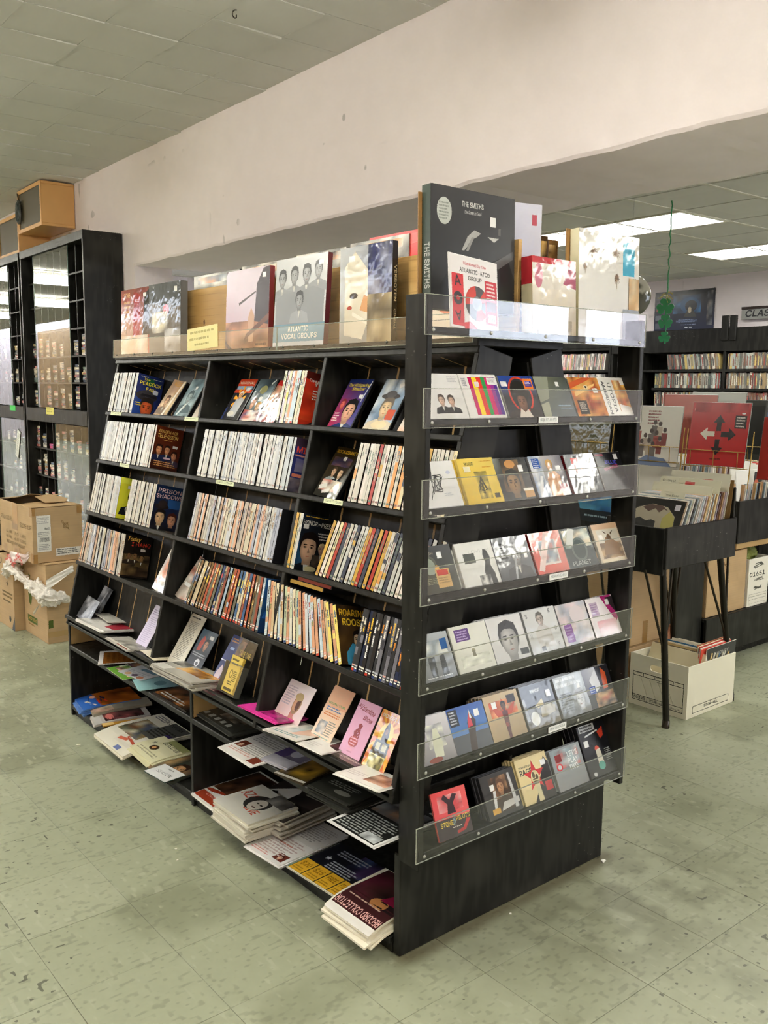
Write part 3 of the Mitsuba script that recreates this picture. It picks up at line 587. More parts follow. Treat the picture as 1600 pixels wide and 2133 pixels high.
faceout(1, .705, 2, [('g', 0, 0, 1, 1, ['#b0304a', '#3a4a8a', '#1c2a5a', '#2a2f66']), ('r', 0, .93, 1, 1, '#23306a'), ('t', 'The Whispering', .5, .87, .065, '#f2d83a', {'w': .9, 'sk': .2}), ('t', 'Shadow', .55, .79, .065, '#f2d83a', {'w': .55, 'sk': .2}), ('f', .6, .12, .46, '#d9a88e', '#1c1a1c', '#27345e'), ('f', .2, .38, .2, '#d96a60', '#7a2c34', None), ('ln', .04, .3, .3, 4, .05, '#ead7da', 2), ('r', .72, .6, .88, .68, '#f3f3f3'), ('q', [(.9, .5), (1, .95), (.97, .97), (.88, .6)], '#dfe6ee')], '#23306a', 'DVD with navy and pink cover, yellow script title and a man in a suit', shrink=True)
faceout(1, .515, 2, [('n', 0, 0, 1, 1, ['#8fa6bc', '#c9d2da', '#6a7f96', '#dfe3e6', '#55677c'], 4, 6, 4), ('f', .52, .24, .4, '#e3c8a2', '#6c625a', '#d8cdb8'), ('e', .5, .66, .36, .06, '#4c4a4c'), ('e', .5, .7, .2, .07, '#5a585a'), ('e', .55, .1, .3, .08, '#e9d9b4'), ('r', .65, .2, .95, .4, '#b5523f'), ('q', [(.6, .9), (.9, 1), (1, .95), (.7, .82)], '#f3f5f6')], '#8fa6bc', 'shrink-wrapped pale blue DVD with a hatted face beside the end frame')
faceout(1, .345, 2, [('n', 0, 0, 1, 1, ['#c99a8e', '#e4ddd4', '#8a9aa4', '#d7b49c'], 3, 5, 12)], '#c99a8e', 'pale pink DVD cut off by the end frame, top shelf of the near bay', sk=-6)
# --- second shelf
stack(2, 0, 2.405, 1.860, 32, 'white', seed=2, cover=('#4a1d10', [('g', 0, 0, 1, 1, ['#2a1510', '#3a1a10', '#6b2a14', '#5a2412']), ('t', 'GOLDEN AGE', .45, .88, .07, '#e6b468', {'w': .7}), ('t', 'TELEVISION', .46, .77, .085, '#f0c070', {'w': .76}), ('ln', .3, .7, .7, 1, .025, '#d9a860', 5), ('f', .22, .36, .22, '#cf8f66', '#241512', '#1b2340'), ('f', .52, .38, .2, '#d2946c', '#201412', '#1d2644'), ('f', .8, .27, .2, '#c98a66', '#2a1814', '#3a3040'), ('r', .7, .54, .88, .6, '#eceae8'), ('r', .42, .26, .68, .3, '#d8b7c4'), ('ln', .1, .2, .95, 3, .045, '#c98f5c', 6)]), clabel='DVD with brown cover, three men and gold title ending a white stack')
stack(2, 1, 1.440, 1.004, 26, 'white', seed=3)
stack(2, 1, 1.000, .800, 13, 'white', seed=4, o0=26, cover=('#2a2f6a', [('r', 0, .84, 1, 1, '#3a2c3c'), ('t', 'MIRACLE', .62, .77, .11, '#e0503a', {'w': 1.1}), ('r', .05, .66, .9, .69, '#c98a86'), ('n', .1, .38, .6, .62, ['#7a7490', '#5a5a8c', '#8c86a0'], 2, 2, 3), ('p', [(.5, 0), (.9, 0), (1, .4), (.7, .45), (.55, .3)], '#5f9aa0'), ('r', .05, .28, .7, .34, '#cf7a62'), ('n', 0, 0, .5, .26, ['#5c5560', '#8a7a78', '#3c3a4c'], 3, 3, 4)]), clabel='DVD with dark blue cover and red letters beside the second divider')
faceout(2, .71, 2, [('g', 0, 0, 1, 1, ['#2a2a24', '#1d1d1c', '#2e2416', '#3a2c14']), ('t', 'ROCK COUNTY', .52, .9, .06, '#e8b53a', {'w': .9}), ('n', .1, .62, .9, .8, ['#3a3050', '#6a4a40', '#2c2a30'], 3, 2, 2), ('f', .38, .42, .18, '#d9b394', '#4a3a2c', '#9aa0a0'), ('f', .68, .4, .2, '#e0bd9c', '#2c2420', '#1c1e22'), ('n', .1, .12, .95, .34, ['#b86a5a', '#e8e2d4', '#7c4a3c', '#d9cdb8'], 5, 3, 3), ('q', [(.1, .12), (.4, .2), (.35, .28), (.06, .2)], '#f0eee6'), ('q', [(.3, .06), (.6, .1), (.58, .18), (.28, .12)], '#f2efe8'), ('r', .5, .74, .64, .82, '#f4f4f4')], '#26241c', 'black DVD with gold title and two men, alone at the far end of the near bay', sk=-3)
stack(2, 2, .462, .02, 26, 'mixed', (-4, -2), seed=5, lbl='mixed pale')
# --- third shelf
stack(3, 0, 2.405, 2.095, 19, 'white', (-1, 4), seed=7, cover=('#d5d236', [('r', 0, .86, 1, 1, '#d9dc4a'), ('t', 'ANDY', .7, .9, .07, '#c23a24', {'w': .5}), ('f', .55, .36, .34, '#b98a70', '#22201e', '#16181c'), ('r', .3, .74, .75, .82, '#e9e9e4'), ('t', 'C', .4, .22, .14, '#f2f2ee')]), clabel='DVD with yellow cover and a capped man between two white stacks')
stack(3, 0, 2.0, 1.752, 16, 'white', seed=8, o0=19, cover=('#16203c', [('g', 0, 0, 1, 1, ['#141014', '#1c1a24', '#1d3a6a', '#16203c']), ('t', 'PRISON', .5, .87, .09, '#d6b8bc', {'w': .85}), ('t', 'SHADOWS', .52, .745, .09, '#cfb0b4', {'w': .95}), ('r', .5, .5, .95, .7, '#2c5590'), ('f', .3, .12, .34, '#dcb489', '#1a1414', '#1c1a20'), ('e', .3, .52, .26, .06, '#241c1c'), ('e', .32, .58, .16, .09, '#2a2222'), ('f', .74, .1, .3, '#d69c7c', '#4a2018', None)]), clabel='DVD with dark blue cover, pink title and two heads by the first divider')
stack(3, 1, 1.415, .800, 37, 'pastel', (-3, -1), seed=9, lbl='pastel')
stack(3, 2, .714, .668, 3, 'mixed', seed=10, lbl='pale', cover=('#14161a', [('g', 0, 0, 1, 1, ['#10131c', '#15151a', '#1a1c20', '#18202c']), ('ln', .08, .97, .95, 1, .03, '#d8a83c', 5), ('t', 'HONOR', .26, .84, .075, '#dcd6d2', {'w': .45}), ('t', 'of the', .56, .84, .03, '#dcd6d2', {'w': .1}), ('t', 'PRESS', .81, .83, .085, '#e2dcd8', {'w': .38}), ('ln', .56, .7, .96, 3, .05, '#b9b2b0', 7), ('g', 0, 0, .3, .5, ['#1a3a5c', '#2a4a66', '#39607a', '#1d4468']), ('f', .34, .16, .52, '#d9b091', '#160f0e', '#12161c'), ('f', .76, .32, .2, '#cfa890', '#c8b48a', '#3a3430'), ('n', .5, .08, .95, .3, ['#2a2c30', '#3f3a34', '#1d2024', '#5c4a3a'], 4, 3, 6), ('e', .5, .04, .2, .05, '#d9cfa0'), ('r', .06, .74, .22, .82, '#eceae8')]), clabel='DVD with black cover, large face of a young man and silver title')
stack(3, 2, .548, .02, 29, 'mixed', (-14, -9), seed=11, o0=3, lbl='slanted pale')
# --- fourth shelf
stack(4, 0, 2.412, 1.935, 29, 'pastel', (-1, 6), seed=12, lbl='pastel', cover=('#19130f', [('n', 0, .05, 1, .55, ['#4a3a26', '#241a14', '#6a5634', '#2c2018', '#1a1412'], 5, 4, 3), ('t', 'Today', .34, .9, .09, '#e8b45a', {'w': .5, 'sk': .3}), ('t', 'I HANG', .62, .78, .09, '#c8392c', {'w': .7}), ('r', .62, .64, .8, .7, '#e9e6e2'), ('f', .22, .44, .16, '#6a4a34', '#1c1410', '#241c18'), ('f', .45, .44, .17, '#7a5a3c', '#1a1310', '#2a211a'), ('f', .7, .4, .17, '#8c6a44', '#1c1510', '#4a3c22')]), clabel='DVD with black western cover and red title at the end of the fourth shelf')
faceout(4, 1.665, 0, [('n', 0, 0, 1, 1, ['#ece8e0', '#d98a6a', '#f2efe8', '#c0c4c8'], 3, 6, 4)], '#ece8e0', 'white DVD seen nearly edge on by the first divider, fourth shelf', dep=.02, back=14, sk=-8)
faceout(4, 1.505, 1, [('n', 0, 0, 1, 1, ['#c9c0b4', '#b0654c', '#e9e6de', '#8a7a6c', '#d8cfc4'], 4, 6, 5), ('q', [(.1, .3), (.9, .36), (.9, .44), (.1, .38)], '#f2f2f0')], '#c9c0b4', 'shrink-wrapped white and red DVD leaning at the far end of the fancy stack', sk=-12)
stack(4, 1, 1.335, .802, 27, 'bright', (-18, 2), seed=13, lbl='bright coloured', cover=('#1d4a86', [('g', 0, 0, 1, 1, ['#1a2a4a', '#2a66b0', '#1a3c6c', '#2a5c9c']), ('f', .4, .45, .25, '#b98a6c', '#2a1c1a', '#2a66b0'), ('e', .6, .2, .22, .12, '#8c8578'), ('e', .6, .2, .12, .07, '#2a2a2c')]), clabel='DVD with bright blue cover by the second divider, fourth shelf')
stack(4, 2, .765, .330, 23, 'light', (12, 27), seed=14, lbl='slanted multicolour', cover=('#2c1e12', [('n', 0, 0, 1, 1, ['#2a1c14', '#4a3418', '#1d1612', '#3a2a1a'], 4, 5, 6), ('t', 'ROARING', .5, .86, .11, '#e0b030', {'w': .85}), ('t', 'ROOST', .5, .7, .11, '#ecc23a', {'w': .7}), ('f', .6, .28, .3, '#d8b894', '#1c1614', '#3f87a4'), ('p', [(.2, 0), (.8, 0), (.7, .32), (.4, .36), (.2, .2)], '#3f8fb4')]), clabel='DVD with brown cover and yellow title leaning between two stacks')
stack(4, 2, .292, .02, 17, 'dark', (-2, -2), seed=15, o0=23, lbl='dark')
for i, (col, y, sd) in enumerate([('#b08a3c', .70, 2), ('#8c2a22', .66, 5)]):
    F = Fr(LF(y, SH[1] + DH + .004 + .015 * i, -.0).o + np.array([.015, 0, 0]), [0, -1, 0], EN * -1, None)
    k = thing('dvd_case', ['dark DVD with gold edge lying flat on the slanted stack', 'dark red DVD lying flat on top of the slanted stack'][i], 'dvd', 'movies lying on the slanted stack')
    part(G().box(F, [0, 0, 0], [DH, DW - .02, .014], '#1a1a1c', .0012), 'm_plastic', k, 'case'); part(G().box(F, [.002, -.0006, .001], [DH - .002, .0, .013], col).box(F, [.002, .002, .0141], [DH - .002, DW - .022, .0144], '#2a1c16'), 'm_print', k, 'printed_sleeve')

# ================================================================== new discs on the end trays
def disc(tray, x, w, h, copies, bg, ops, label, bsdf='m_shrink', t=.0102, edge='#9a9a98', tilt=25, y=-.060, sk=0, lx='cd_case', spinecol=None, cat='cd', grp=None):
    a = math.radians(tilt); z = GZ[tray] + .0225; x1 = x + w; x = max(x, .0195 + .0036 * copies if x < .08 else x); w = x1 - x
    F = Fr([x, y, z], [1, 0, 0], [0, math.sin(a), math.cos(a)]).rot(sk)
    for i in range(copies + 1):
        lab = label if i == 0 else f'{ORD(i + 1) if i > 1 else "second"} copy behind the {label}'
        lab = ' '.join(lab.split()[:16])
        k = thing(lx, lab, cat, grp or 'new release discs on the end trays')
        Fi = F.at(-.0035 * i, .0025 * i * (1 if i < 4 else .4), -(t + .0012) * i)
        part(G().box(Fi, [0, 0, -t], [w, h, 0], edge, .0012), 'm_plastic', k, 'case')
        g = G().fan(Fi, [[.001, .001], [w - .001, .001], [w - .001, h - .001], [.001, h - .001]], bg, .0004)
        if i == 0: art(g, Fi, w, h, ops, .0005)
        if spinecol: g.box(Fi, [-.0004, .002, -t + .001], [0, h - .002, -.001], spinecol)
        part(g, bsdf, k, 'printed_cover')
    return F
W_, H_ = .142, .125
st = lambda x, y, s=.1: ('r', x, y, x + s, y + s * 1.1, '#f3f5f6')
suit = '#1d1d22'
D1 = lambda *a, **k: disc(1, *a, **k)
D1(.024, W_, .128, 1, '#e4e4e2', [('ln', .7, .93, .95, 4, .035, '#b9bcc0', 3), ('f', .42, .29, .24, '#d9b8a4', '#4a3c38', suit), ('f', .66, .28, .24, '#d6b29c', '#3a302c', suit), ('r', .28, .0, .9, .115, '#e4e4e2'), ('e', .14, .72, .05, .04, '#cfd3da')], 'white cardboard CD with two men in dark suits, top tray', 'm_print', .008, '#e6e6e4')
D1(.169, W_, .128, 1, '#ecebe8', [('r', .22 + .0, .07, .32, .93, '#b51f5c'), ('r', .32, .07, .44, .93, '#f2d32e'), ('r', .44, .07, .56, .93, '#d8342c'), ('r', .56, .07, .66, .93, '#2f8f48'), ('r', .66, .07, .78, .93, '#c2226a'), ('r', .78, .07, .87, .93, '#8a2a86'), ('r', .87, .07, .96, .93, '#4a2a86'), ('r', .72, .76, .97, .92, '#f0f0f0'), ('ln', .74, .9, .95, 4, .03, '#a8a8ac', 3), ('r', .36, .7, .48, .82, '#f6e9e4'), ('ln', .04, .9, .16, 5, .04, '#9a9aa0', 8)], 'white cardboard CD with upright rainbow stripes', 'm_print', .008, '#e6e6e4')
D1(.318, W_, H_, 0, '#1d2028', [('g', 0, .5, 1, 1, ['#1d2028', '#1d2028', '#1c3a8a', '#1d4296']), ('e', .52, .55, .34, .44, '#c23a26'), ('e', .52, .55, .29, .39, '#1d2028'), ('e', .5, .62, .25, .26, '#15120f'), ('f', .5, .16, .46, '#7c5440', '#17120f', None), ('p', [(.3, 0), (.7, 0), (.6, .2), (.5, .12), (.4, .22)], '#e6dcd0'), ('p', [(0, 0), (.3, 0), (.38, .22), (.1, .14)], '#2c2622'), ('p', [(.7, 0), (1, 0), (.95, .16), (.64, .22)], '#26211f'), ('r', .68, .66, .95, .94, '#e0782c'), ('r', .72, .74, .92, .88, '#4a2a86'), ('ln', .73, .86, .91, 3, .035, '#d9d0e8', 2), ('r', .03, .74, .2, .86, '#eceef4')], 'dark CD with red ring around a curly haired face and orange sticker', 'm_print')
D1(.464, W_, H_, 3, '#3e4544', [('g', 0, 0, 1, 1, ['#5c6668', '#6a757c', '#3a403c', '#6c7058']), ('p', [(0, .35), (.3, .45), (.45, 1), (0, 1)], '#8b9080'), ('p', [(0, .3), (.26, .38), (.22, 0), (0, 0)], '#a3a795'), ('r', .52, .26, .9, .29, '#8fa5b8'), ('r', .56, .18, .92, .2, '#7f97ac'), st(.62, .76)], 'grey green shrink-wrapped CD, first of four copies, top tray', edge='#2f3633')
D1(.614, W_, H_, 0, '#b5602e', [('n', 0, 0, 1, 1, ['#c8722c', '#d99a4a', '#a3442a', '#e3b264', '#8c3a26', '#c98a3c'], 6, 6, 11), ('q', [(.0, .7), (.7, .95), (.75, 1), (.5, 1), (0, .85)], '#c2562e'), ('q', [(.1, .5), (.8, .78), (.85, .85), (.1, .62)], '#e9c07a'), ('e', .52, .75, .07, .05, '#f0e0c0'), ('e', .52, .75, .03, .03, '#2a1c14'), ('r', .1, .05, .4, .4, '#2a211d'), ('ln', .14, .35, .36, 5, .05, '#c9beb4', 2), ('r', .72, .6, .88, .72, '#f2efe8')], 'orange and brown painted CD with dark sticker, top tray', edge='#8a8a86')
D1(.755, W_, .128, 0, '#e9e7e1', [('t', 'UTOPIA', .33, .47, .11, '#26262a', {'rot': -90, 'w': .7}), ('t', 'AMERICAN', .14, .47, .1, '#3a3a3e', {'rot': -90, 'w': .78}), ('r', .48, .1, .95, .92, '#c98a3c'), ('n', .48, .1, .95, .92, ['#c98a3c', '#d9b05a', '#9a5a34', '#e6cf9a', '#c2622e'], 4, 6, 4), ('r', .76, .8, .93, .92, '#efe9e4'), ('q', [(.5, .1), (.95, .1), (.95, .2), (.5, .3)], '#e9e2dc')], 'white CD with sideways black capitals and golden picture', 'm_print', .008, '#dedcd6')
D2 = lambda *a, **k: disc(2, *a, **k)
D2(.012, W_, .128, 0, '#e6e7e6', strokes(31, .2, .1, .75, .9, 22, .008, '#3a3c40') + [('q', [(.28, .62), (.36, .95), (.4, .94), (.33, .6)], '#4a4c50'), ('ln', .55, .3, .8, 2, .04, '#c4c8cc', 2), ('e', .8, .74, .06, .04, '#c9cede')], 'white cardboard CD with a loose black line drawing', 'm_print', .008, '#e0e0de')
D2(.170, .138, .130, 3, '#dfc04e', [('g', 0, 0, 1, 1, ['#d8b646', '#e4c858', '#e9d070', '#e6cb62']), ('t', 'NOISE', .3, .87, .06, '#4a4230', {'w': .24}), ('n', .38, .1, .72, .7, ['#9a8a4a', '#d9bf5c', '#7a7048', '#e3cd70'], 4, 6, 9)] + strokes(7, .4, .15, .66, .75, 26, .01, '#4a4634') + [('ln', .6, .93, .95, 1, .03, '#c8902c', 4), ('ln', .64, .8, .95, 1, .03, '#c8902c', 6), ('r', .78, .1, .92, .2, '#5a5244'), ('r', .12, .7, .3, .82, '#f0e9c8')], 'yellow CD with grey sketch, first of four copies', edge='#cbb25a')
D2(.306, .134, H_, 0, '#1b1b1d', [('n', .15, .2, .75, .95, ['#3a2c1e', '#5a4428', '#241c16', '#6a4f30'], 4, 5, 2), ('f', .45, .12, .6, '#8c6a44', '#191614', None), ('e', .47, .85, .16, .1, '#c08a4c'), ('g', 0, .5, .2, 1, ['#232422', '#1b1b1d', '#4a4e4a', '#8a8e88']), ('r', .7, .66, .84, .82, '#f1f1f2'), ('r', .7, .04, .98, .2, '#b98a4a'), ('r', .68, .2, .98, .26, '#e4e0d8')], 'black CD with a dim golden face', 'm_print')
D2(.452, W_, H_, 1, '#6a7890', [('n', 0, 0, .35, 1, ['#8fa3c0', '#c9d3e0', '#5c749a', '#e3e8ee'], 3, 5, 2), ('g', .35, 0, 1, 1, ['#3a3a44', '#4a3a40', '#6a6a78', '#c9c6c8']), ('p', [(.42, 0), (.78, 0), (.82, .5), (.68, .62), (.5, .6), (.4, .4)], '#c9966c'), ('f', .58, .6, .3, '#d9ad88', '#c9a468', None), ('e', .85, .18, .16, .12, '#8c2a34'), ('r', .08, .7, .3, .94, '#2f57a8'), ('ln', .1, .92, .28, 5, .045, '#dfe6f4', 2), ('r', .75, .6, .9, .74, '#f2f4f6'), ('q', [(.05, .05), (.15, .02), (.3, .5), (.22, .52)], '#eef2f6')], 'shrink-wrapped blue and tan CD with a bare shouldered figure', edge='#8c8c90')
D2(.610, .138, H_, 2, '#5c6166', [('g', 0, 0, 1, 1, ['#6a7076', '#5c6166', '#a7aab0', '#8c9096']), ('p', [(.1, .1), (.5, 0), (.95, .3), (.8, .9), (.3, .95)], '#4a4e55'), ('q', [(.2, 0), (.28, 0), (.6, .9), (.52, .9)], '#b9bec4'), ('q', [(.62, .05), (.7, .05), (.86, .7), (.8, .75)], '#d5d9dd'), ('r', .2, .74, .42, .9, '#c43a34'), ('r', .28, .5, .5, .72, '#cf4640'), ('ln', .3, .7, .48, 3, .05, '#f0d4d0', 2), st(.6, .72, .11)], 'shrink-wrapped grey CD with two red stickers and maroon spines behind', edge='#8f9296', spinecol='#6b1820')
D2(.757, .132, H_, 0, '#15151a', [('t', 'BLUE', .52, .72, .09, '#4a4ab4', {'w': .42, 'rot': -4}), ('t', 'MAVERICK', .48, .58, .08, '#b03a6a', {'w': .56, 'rot': 8}), ('r', .0, .9, .3, .96, '#7a2438'), ('r', .68, .8, .82, .94, '#eef0f2'), ('q', [(.3, .05), (.9, .3), (.8, .34), (.3, .12)], '#2c2c30')], 'black CD with blue and pink neon lettering', 'm_print')
D3 = lambda *a, **k: disc(3, *a, **k)
D3(.008, W_, .128, 0, '#3a3c36', [('g', 0, 0, 1, 1, ['#3c3a2c', '#45483c', '#4a4c50', '#3c3e44']), ('t', 'RUSH', .34, .84, .06, '#8a8478', {'w': .3}), ('e', .32, .6, .2, .2, '#5a5c54'), ('e', .32, .56, .15, .18, '#8f988c'), ('e', .14, .5, .06, .07, '#d8a548'), ('e', .5, .52, .06, .07, '#d8a548'), ('r', .06, .2, .62, .4, '#4c4a3a'), ('ln', .1, .32, .5, 4, .035, '#7a7a60', 5), ('r', .42, .1, .8, .5, '#c2a066'), ('r', .46, .36, .76, .48, '#c2372a'), ('ln', .46, .32, .76, 3, .05, '#9a7a4a', 9), st(.58, .72, .13)], 'grey CD with small columns, golden lamps and tan sticker', 'm_print', .008, '#3a3a36')
D3(.165, W_, H_, 4, '#e2e3df', [('t', 'LOVELY', .6, .76, .08, '#c3c6c2', {'w': .55, 'bold': False}), ('r', .16, .52, .46, .74, '#40443f'), ('p', [(.64, .0), (.9, 0), (.88, .25), (.82, .42), (.86, .62), (.8, .78), (.72, .8), (.68, .68), (.7, .5), (.62, .3)], '#2a2c2c'), ('n', .45, 0, .75, .22, ['#6a6c6c', '#d8d8d4', '#3a3c3c'], 4, 3, 3)], 'white CD with dark walking silhouette, first of five copies', 'm_print', edge='#dadad6')
D3(.310, W_, H_, 1, '#6c7076', [('g', 0, 0, 1, 1, ['#5a5d62', '#6a6e74', '#8c9096', '#7c8086']), ('r', .12, .5, .34, .86, '#26282c'), ('ln', .15, .8, .31, 5, .06, '#a8aab0', 4), ('f', .58, .35, .46, '#a8aaac', '#4c4e52', '#5c5e62'), st(.8, .46, .1), ('q', [(.4, 0), (.46, 0), (.66, .9), (.6, .9)], '#aeb2b6')], 'shrink-wrapped grey CD with a grey portrait and black sticker', edge='#8c8f94')
D3(.462, .138, H_, 2, '#d8857c', [('g', 0, 0, 1, 1, ['#d86a62', '#e08a80', '#e9b0a8', '#d96c62']), ('r', .2, .2, .8, .8, '#e6dcd8'), ('n', .25, .25, .75, .78, ['#b9c0c8', '#e4e0dc', '#d99a92', '#8c98a4'], 4, 4, 2), ('q', [(.05, .1), (.2, .05), (.7, .95), (.5, 1)], '#f2dcd8'), ('ln', .06, .9, .14, 6, .07, '#b9443c', 5)], 'shrink-wrapped coral pink CD with white centre', edge='#a86a64', spinecol='#8a2620')
D3(.602, .138, H_, 2, '#565d60', [('n', .05, .5, .95, .95, ['#8fa09c', '#c9cfc6', '#6a7478', '#dfe3d8', '#e9dcc4'], 5, 4, 2), ('e', .5, .45, .26, .3, '#6c7674'), ('e', .5, .45, .2, .24, '#4f5a5c'), ('t', 'PLANET', .45, .1, .1, '#aeb4b4', {'w': .62}), ('q', [(.1, .6), (.3, .55), (.5, .95), (.3, 1)], '#e3e6e2')], 'shrink-wrapped grey CD with a ghostly round face and the word PLANET', edge='#9a9c9a')
D3(.755, .135, H_, 0, '#d9c9b0', [('r', 0, .86, 1, 1, '#d6b695'), ('r', .12, .1, .9, .84, '#d8d2c4'), ('n', .12, .1, .9, .5, ['#7a5f44', '#a88a62', '#5a4632', '#c2a67c'], 5, 4, 4), ('p', [(.2, .2), (.75, .16), (.88, .4), (.6, .6), (.4, .64), (.28, .46)], '#86653f'), ('p', [(.42, .6), (.5, .74), (.6, .66), (.56, .56)], '#5f462c'), ('q', [(.36, .78), (.44, .72), (.46, .74), (.36, .81)], '#4a3826'), ('q', [(.62, .7), (.72, .79), (.7, .8), (.6, .73)], '#4a3826'), ('r', .05, .0, 1, .07, '#e4d8bc'), ('r', .17, .6, .3, .72, '#f3f0ea')], 'beige CD with a brown horned animal', 'm_print', edge='#b9b4a8')
D4 = lambda *a, **k: disc(4, *a, **k)
D4(.002, W_, H_, 2, '#7c8288', [('g', 0, 0, 1, 1, ['#7a7e84', '#74787e', '#b4bac0', '#aab2b8']), ('n', .1, .55, .9, .85, ['#d9dcd4', '#9aa4ac', '#e9ebe6', '#8c98a0'], 4, 2, 2), ('q', [(.25, .05), (.42, .05), (.45, .5), (.24, .5)], '#4c5056'), ('q', [(.58, .05), (.78, .05), (.74, .52), (.6, .5)], '#4a4e55'), ('r', .72, .62, .92, .86, '#2f5a94'), ('ln', .1, .08, .9, 1, .05, '#c9cdd0', 3)], 'shrink-wrapped silver CD with two dark standing shapes, blue sticker', edge='#9da1a4')
D4(.153, W_, .130, 0, '#d5d6cb', [('g', 0, 0, 1, 1, ['#d3d4c8', '#d8d9ce', '#e2e2da', '#dadbd0']), ('r', .12, .66, .5, .92, '#5a3a78'), ('ln', .16, .88, .46, 4, .055, '#b39cc8', 3), ('e', .5, .42, .05, .05, '#8a866c'), ('n', .12, .1, .9, .34, ['#d8dacd', '#c4c7b8', '#e0e2d6'], 6, 4, 3), ('q', [(.45, .3), (.55, .3), (.53, .42), (.47, .42)], '#77745f')], 'cream CD with purple sticker', 'm_print', .008, '#dadbd2')
D4(.298, W_, .130, 3, '#d4d4d4', [('g', 0, 0, 1, 1, ['#cbcbcc', '#d0d0d0', '#dddddd', '#d9d9d9']), ('f', .52, .1, .78, '#b3b1b0', '#3c3a3a', None), ('r', .74, .08, .98, .22, '#1e1e20')], 'pale grey CD with a large close cropped head, first of four', 'm_print', edge='#a9abae')
D4(.450, .142, .130, 2, '#cfd1d2', [('g', 0, 0, 1, 1, ['#c4c6c8', '#cdd0d2', '#dcdedf', '#d6d8d9']), ('t', 'S', .1, .86, .09, '#7a7c80'), ('t', 'E', .82, .9, .09, '#7a7c80'), ('t', 'R', .1, .4, .09, '#9a9ca0'), ('t', 'G', .88, .48, .09, '#8a8c90'), ('t', 'E', .86, .1, .09, '#9a9ca0'), ('f', .48, .6, .32, '#c2b8b2', '#6a6664', None), ('p', [(.25, .1), (.75, .1), (.72, .5), (.56, .62), (.4, .62), (.24, .48)], '#c9c7c6'), ('r', .3, .04, .42, .14, '#5a5c60')], 'pale CD with widely spaced letters around a figure', edge='#b0b2b4')
D4(.598, .138, .126, 1, '#c5c3c6', [('n', 0, 0, 1, 1, ['#c9c2c4', '#b6b8c4', '#dcd6d6', '#a6acb8', '#d9c8cc'], 5, 5, 6), ('e', .64, .7, .24, .22, '#d8ced2'), ('r', .1, .06, .36, .5, '#7d4c98'), ('ln', .13, .44, .33, 5, .07, '#a884bc', 3)], 'pale lilac CD with purple sticker', edge='#a8a8ac')
D4(.742, .134, .126, 2, '#efe9ec', [('p', [(.55, 1), (.95, 1), (1, .4), (.9, .3)], '#a02a6c'), ('p', [(.72, .95), (1, .95), (1, .5)], '#2a2226'), ('r', .1, .52, .38, .88, '#b9a8bc'), ('ln', .13, .84, .36, 5, .06, '#8a6c94', 3), ('g', .2, 0, .9, .4, ['#f4eef0', '#f4eef0', '#f2c9d2', '#f0b4c4']), st(.7, .76, .13)], 'white and magenta CD at the end of its tray', edge='#4a4a4e')
D5 = lambda *a, **k: disc(5, *a, **k)
D5(.006, W_, H_, 1, '#b9bac0', [('g', 0, 0, 1, 1, ['#7c7c82', '#8c8a90', '#e6e6ea', '#d4d2da']), ('n', .3, .3, .8, .8, ['#e3e6da', '#b9bcc0', '#f0f2e6', '#9a9ca4'], 4, 4, 2), ('p', [(.4, .1), (.65, .1), (.7, .4), (.62, .7), (.5, .72), (.42, .4)], '#d9dcc8'), ('e', .4, .06, .2, .06, '#8a4a44')], 'shrink-wrapped silver lilac CD with a pale figure', edge='#a4a6aa')
D5(.149, W_, .126, 0, '#3a5f9a', [('g', 0, .38, 1, 1, ['#5a82b4', '#4a74b0', '#2f5aa8', '#2c55a4']), ('r', 0, 0, 1, .38, '#4c5058'), ('p', [(.38, 0), (.56, 0), (.62, .35), (.7, .62), (.58, .86), (.46, .6), (.44, .3)], '#39261e'), ('p', [(.46, .5), (.6, .52), (.58, .84), (.5, .7)], '#c8404a'), ('q', [(.56, .7), (.62, .68), (.58, .9)], '#e8e4e0'), ('r', .02, .6, .26, .96, '#17191e'), ('ln', .05, .92, .23, 5, .06, '#c9ccd4', 2), st(.7, .7, .14)], 'bright blue CD with a dark figure and black sticker', 'm_print')
D5(.294, W_, .130, 4, '#b9a27e', [('g', 0, 0, 1, 1, ['#a8936e', '#9c8864', '#c9b48e', '#c2ab84']), ('n', .12, .5, .9, .85, ['#b9663a', '#d9a06a', '#8c4a34', '#c9b48e', '#c2552e'], 5, 4, 7), ('p', [(.15, .78), (.45, .6), (.5, .9), (.6, .6), (.92, .8), (.7, .5), (.3, .5)], '#b34a2c'), ('f', .52, .62, .2, '#6a4a34', '#231a16', None), ('p', [(.46, .0), (.54, 0), (.6, .6), (.44, .6)], '#5a2c24'), ('e', .5, .3, .05, .05, '#8c3a2c'), ('r', .66, .74, .9, .92, '#2a1f1c'), st(.2, .7, .13)], 'tan CD with a rust red winged figure, first of five', 'm_print', edge='#8a8276')
D5(.446, W_, .130, 4, '#2c2f32', [('g', 0, 0, 1, .5, ['#6a665c', '#7a7468', '#56585a', '#4a4c4e']), ('t', 'weezer', .45, .83, .09, '#d9dcde', {'w': .3}), ('e', .26, .22, .13, .16, '#e8e9e4'), ('p', [(.45, .2), (.9, .25), (.95, .4), (.7, .5), (.5, .42)], '#a49c86'), ('p', [(.35, .5), (.6, .62), (.62, .48), (.42, .42)], '#b8a877'), ('r', .76, .62, .9, .78, '#f3f5f5'), ('q', [(0, .7), (.08, .7), (.1, .2), (.02, .2)], '#8c9094')], 'dark CD with round white sticker and tan shapes, first of five', edge='#9a9c9c')
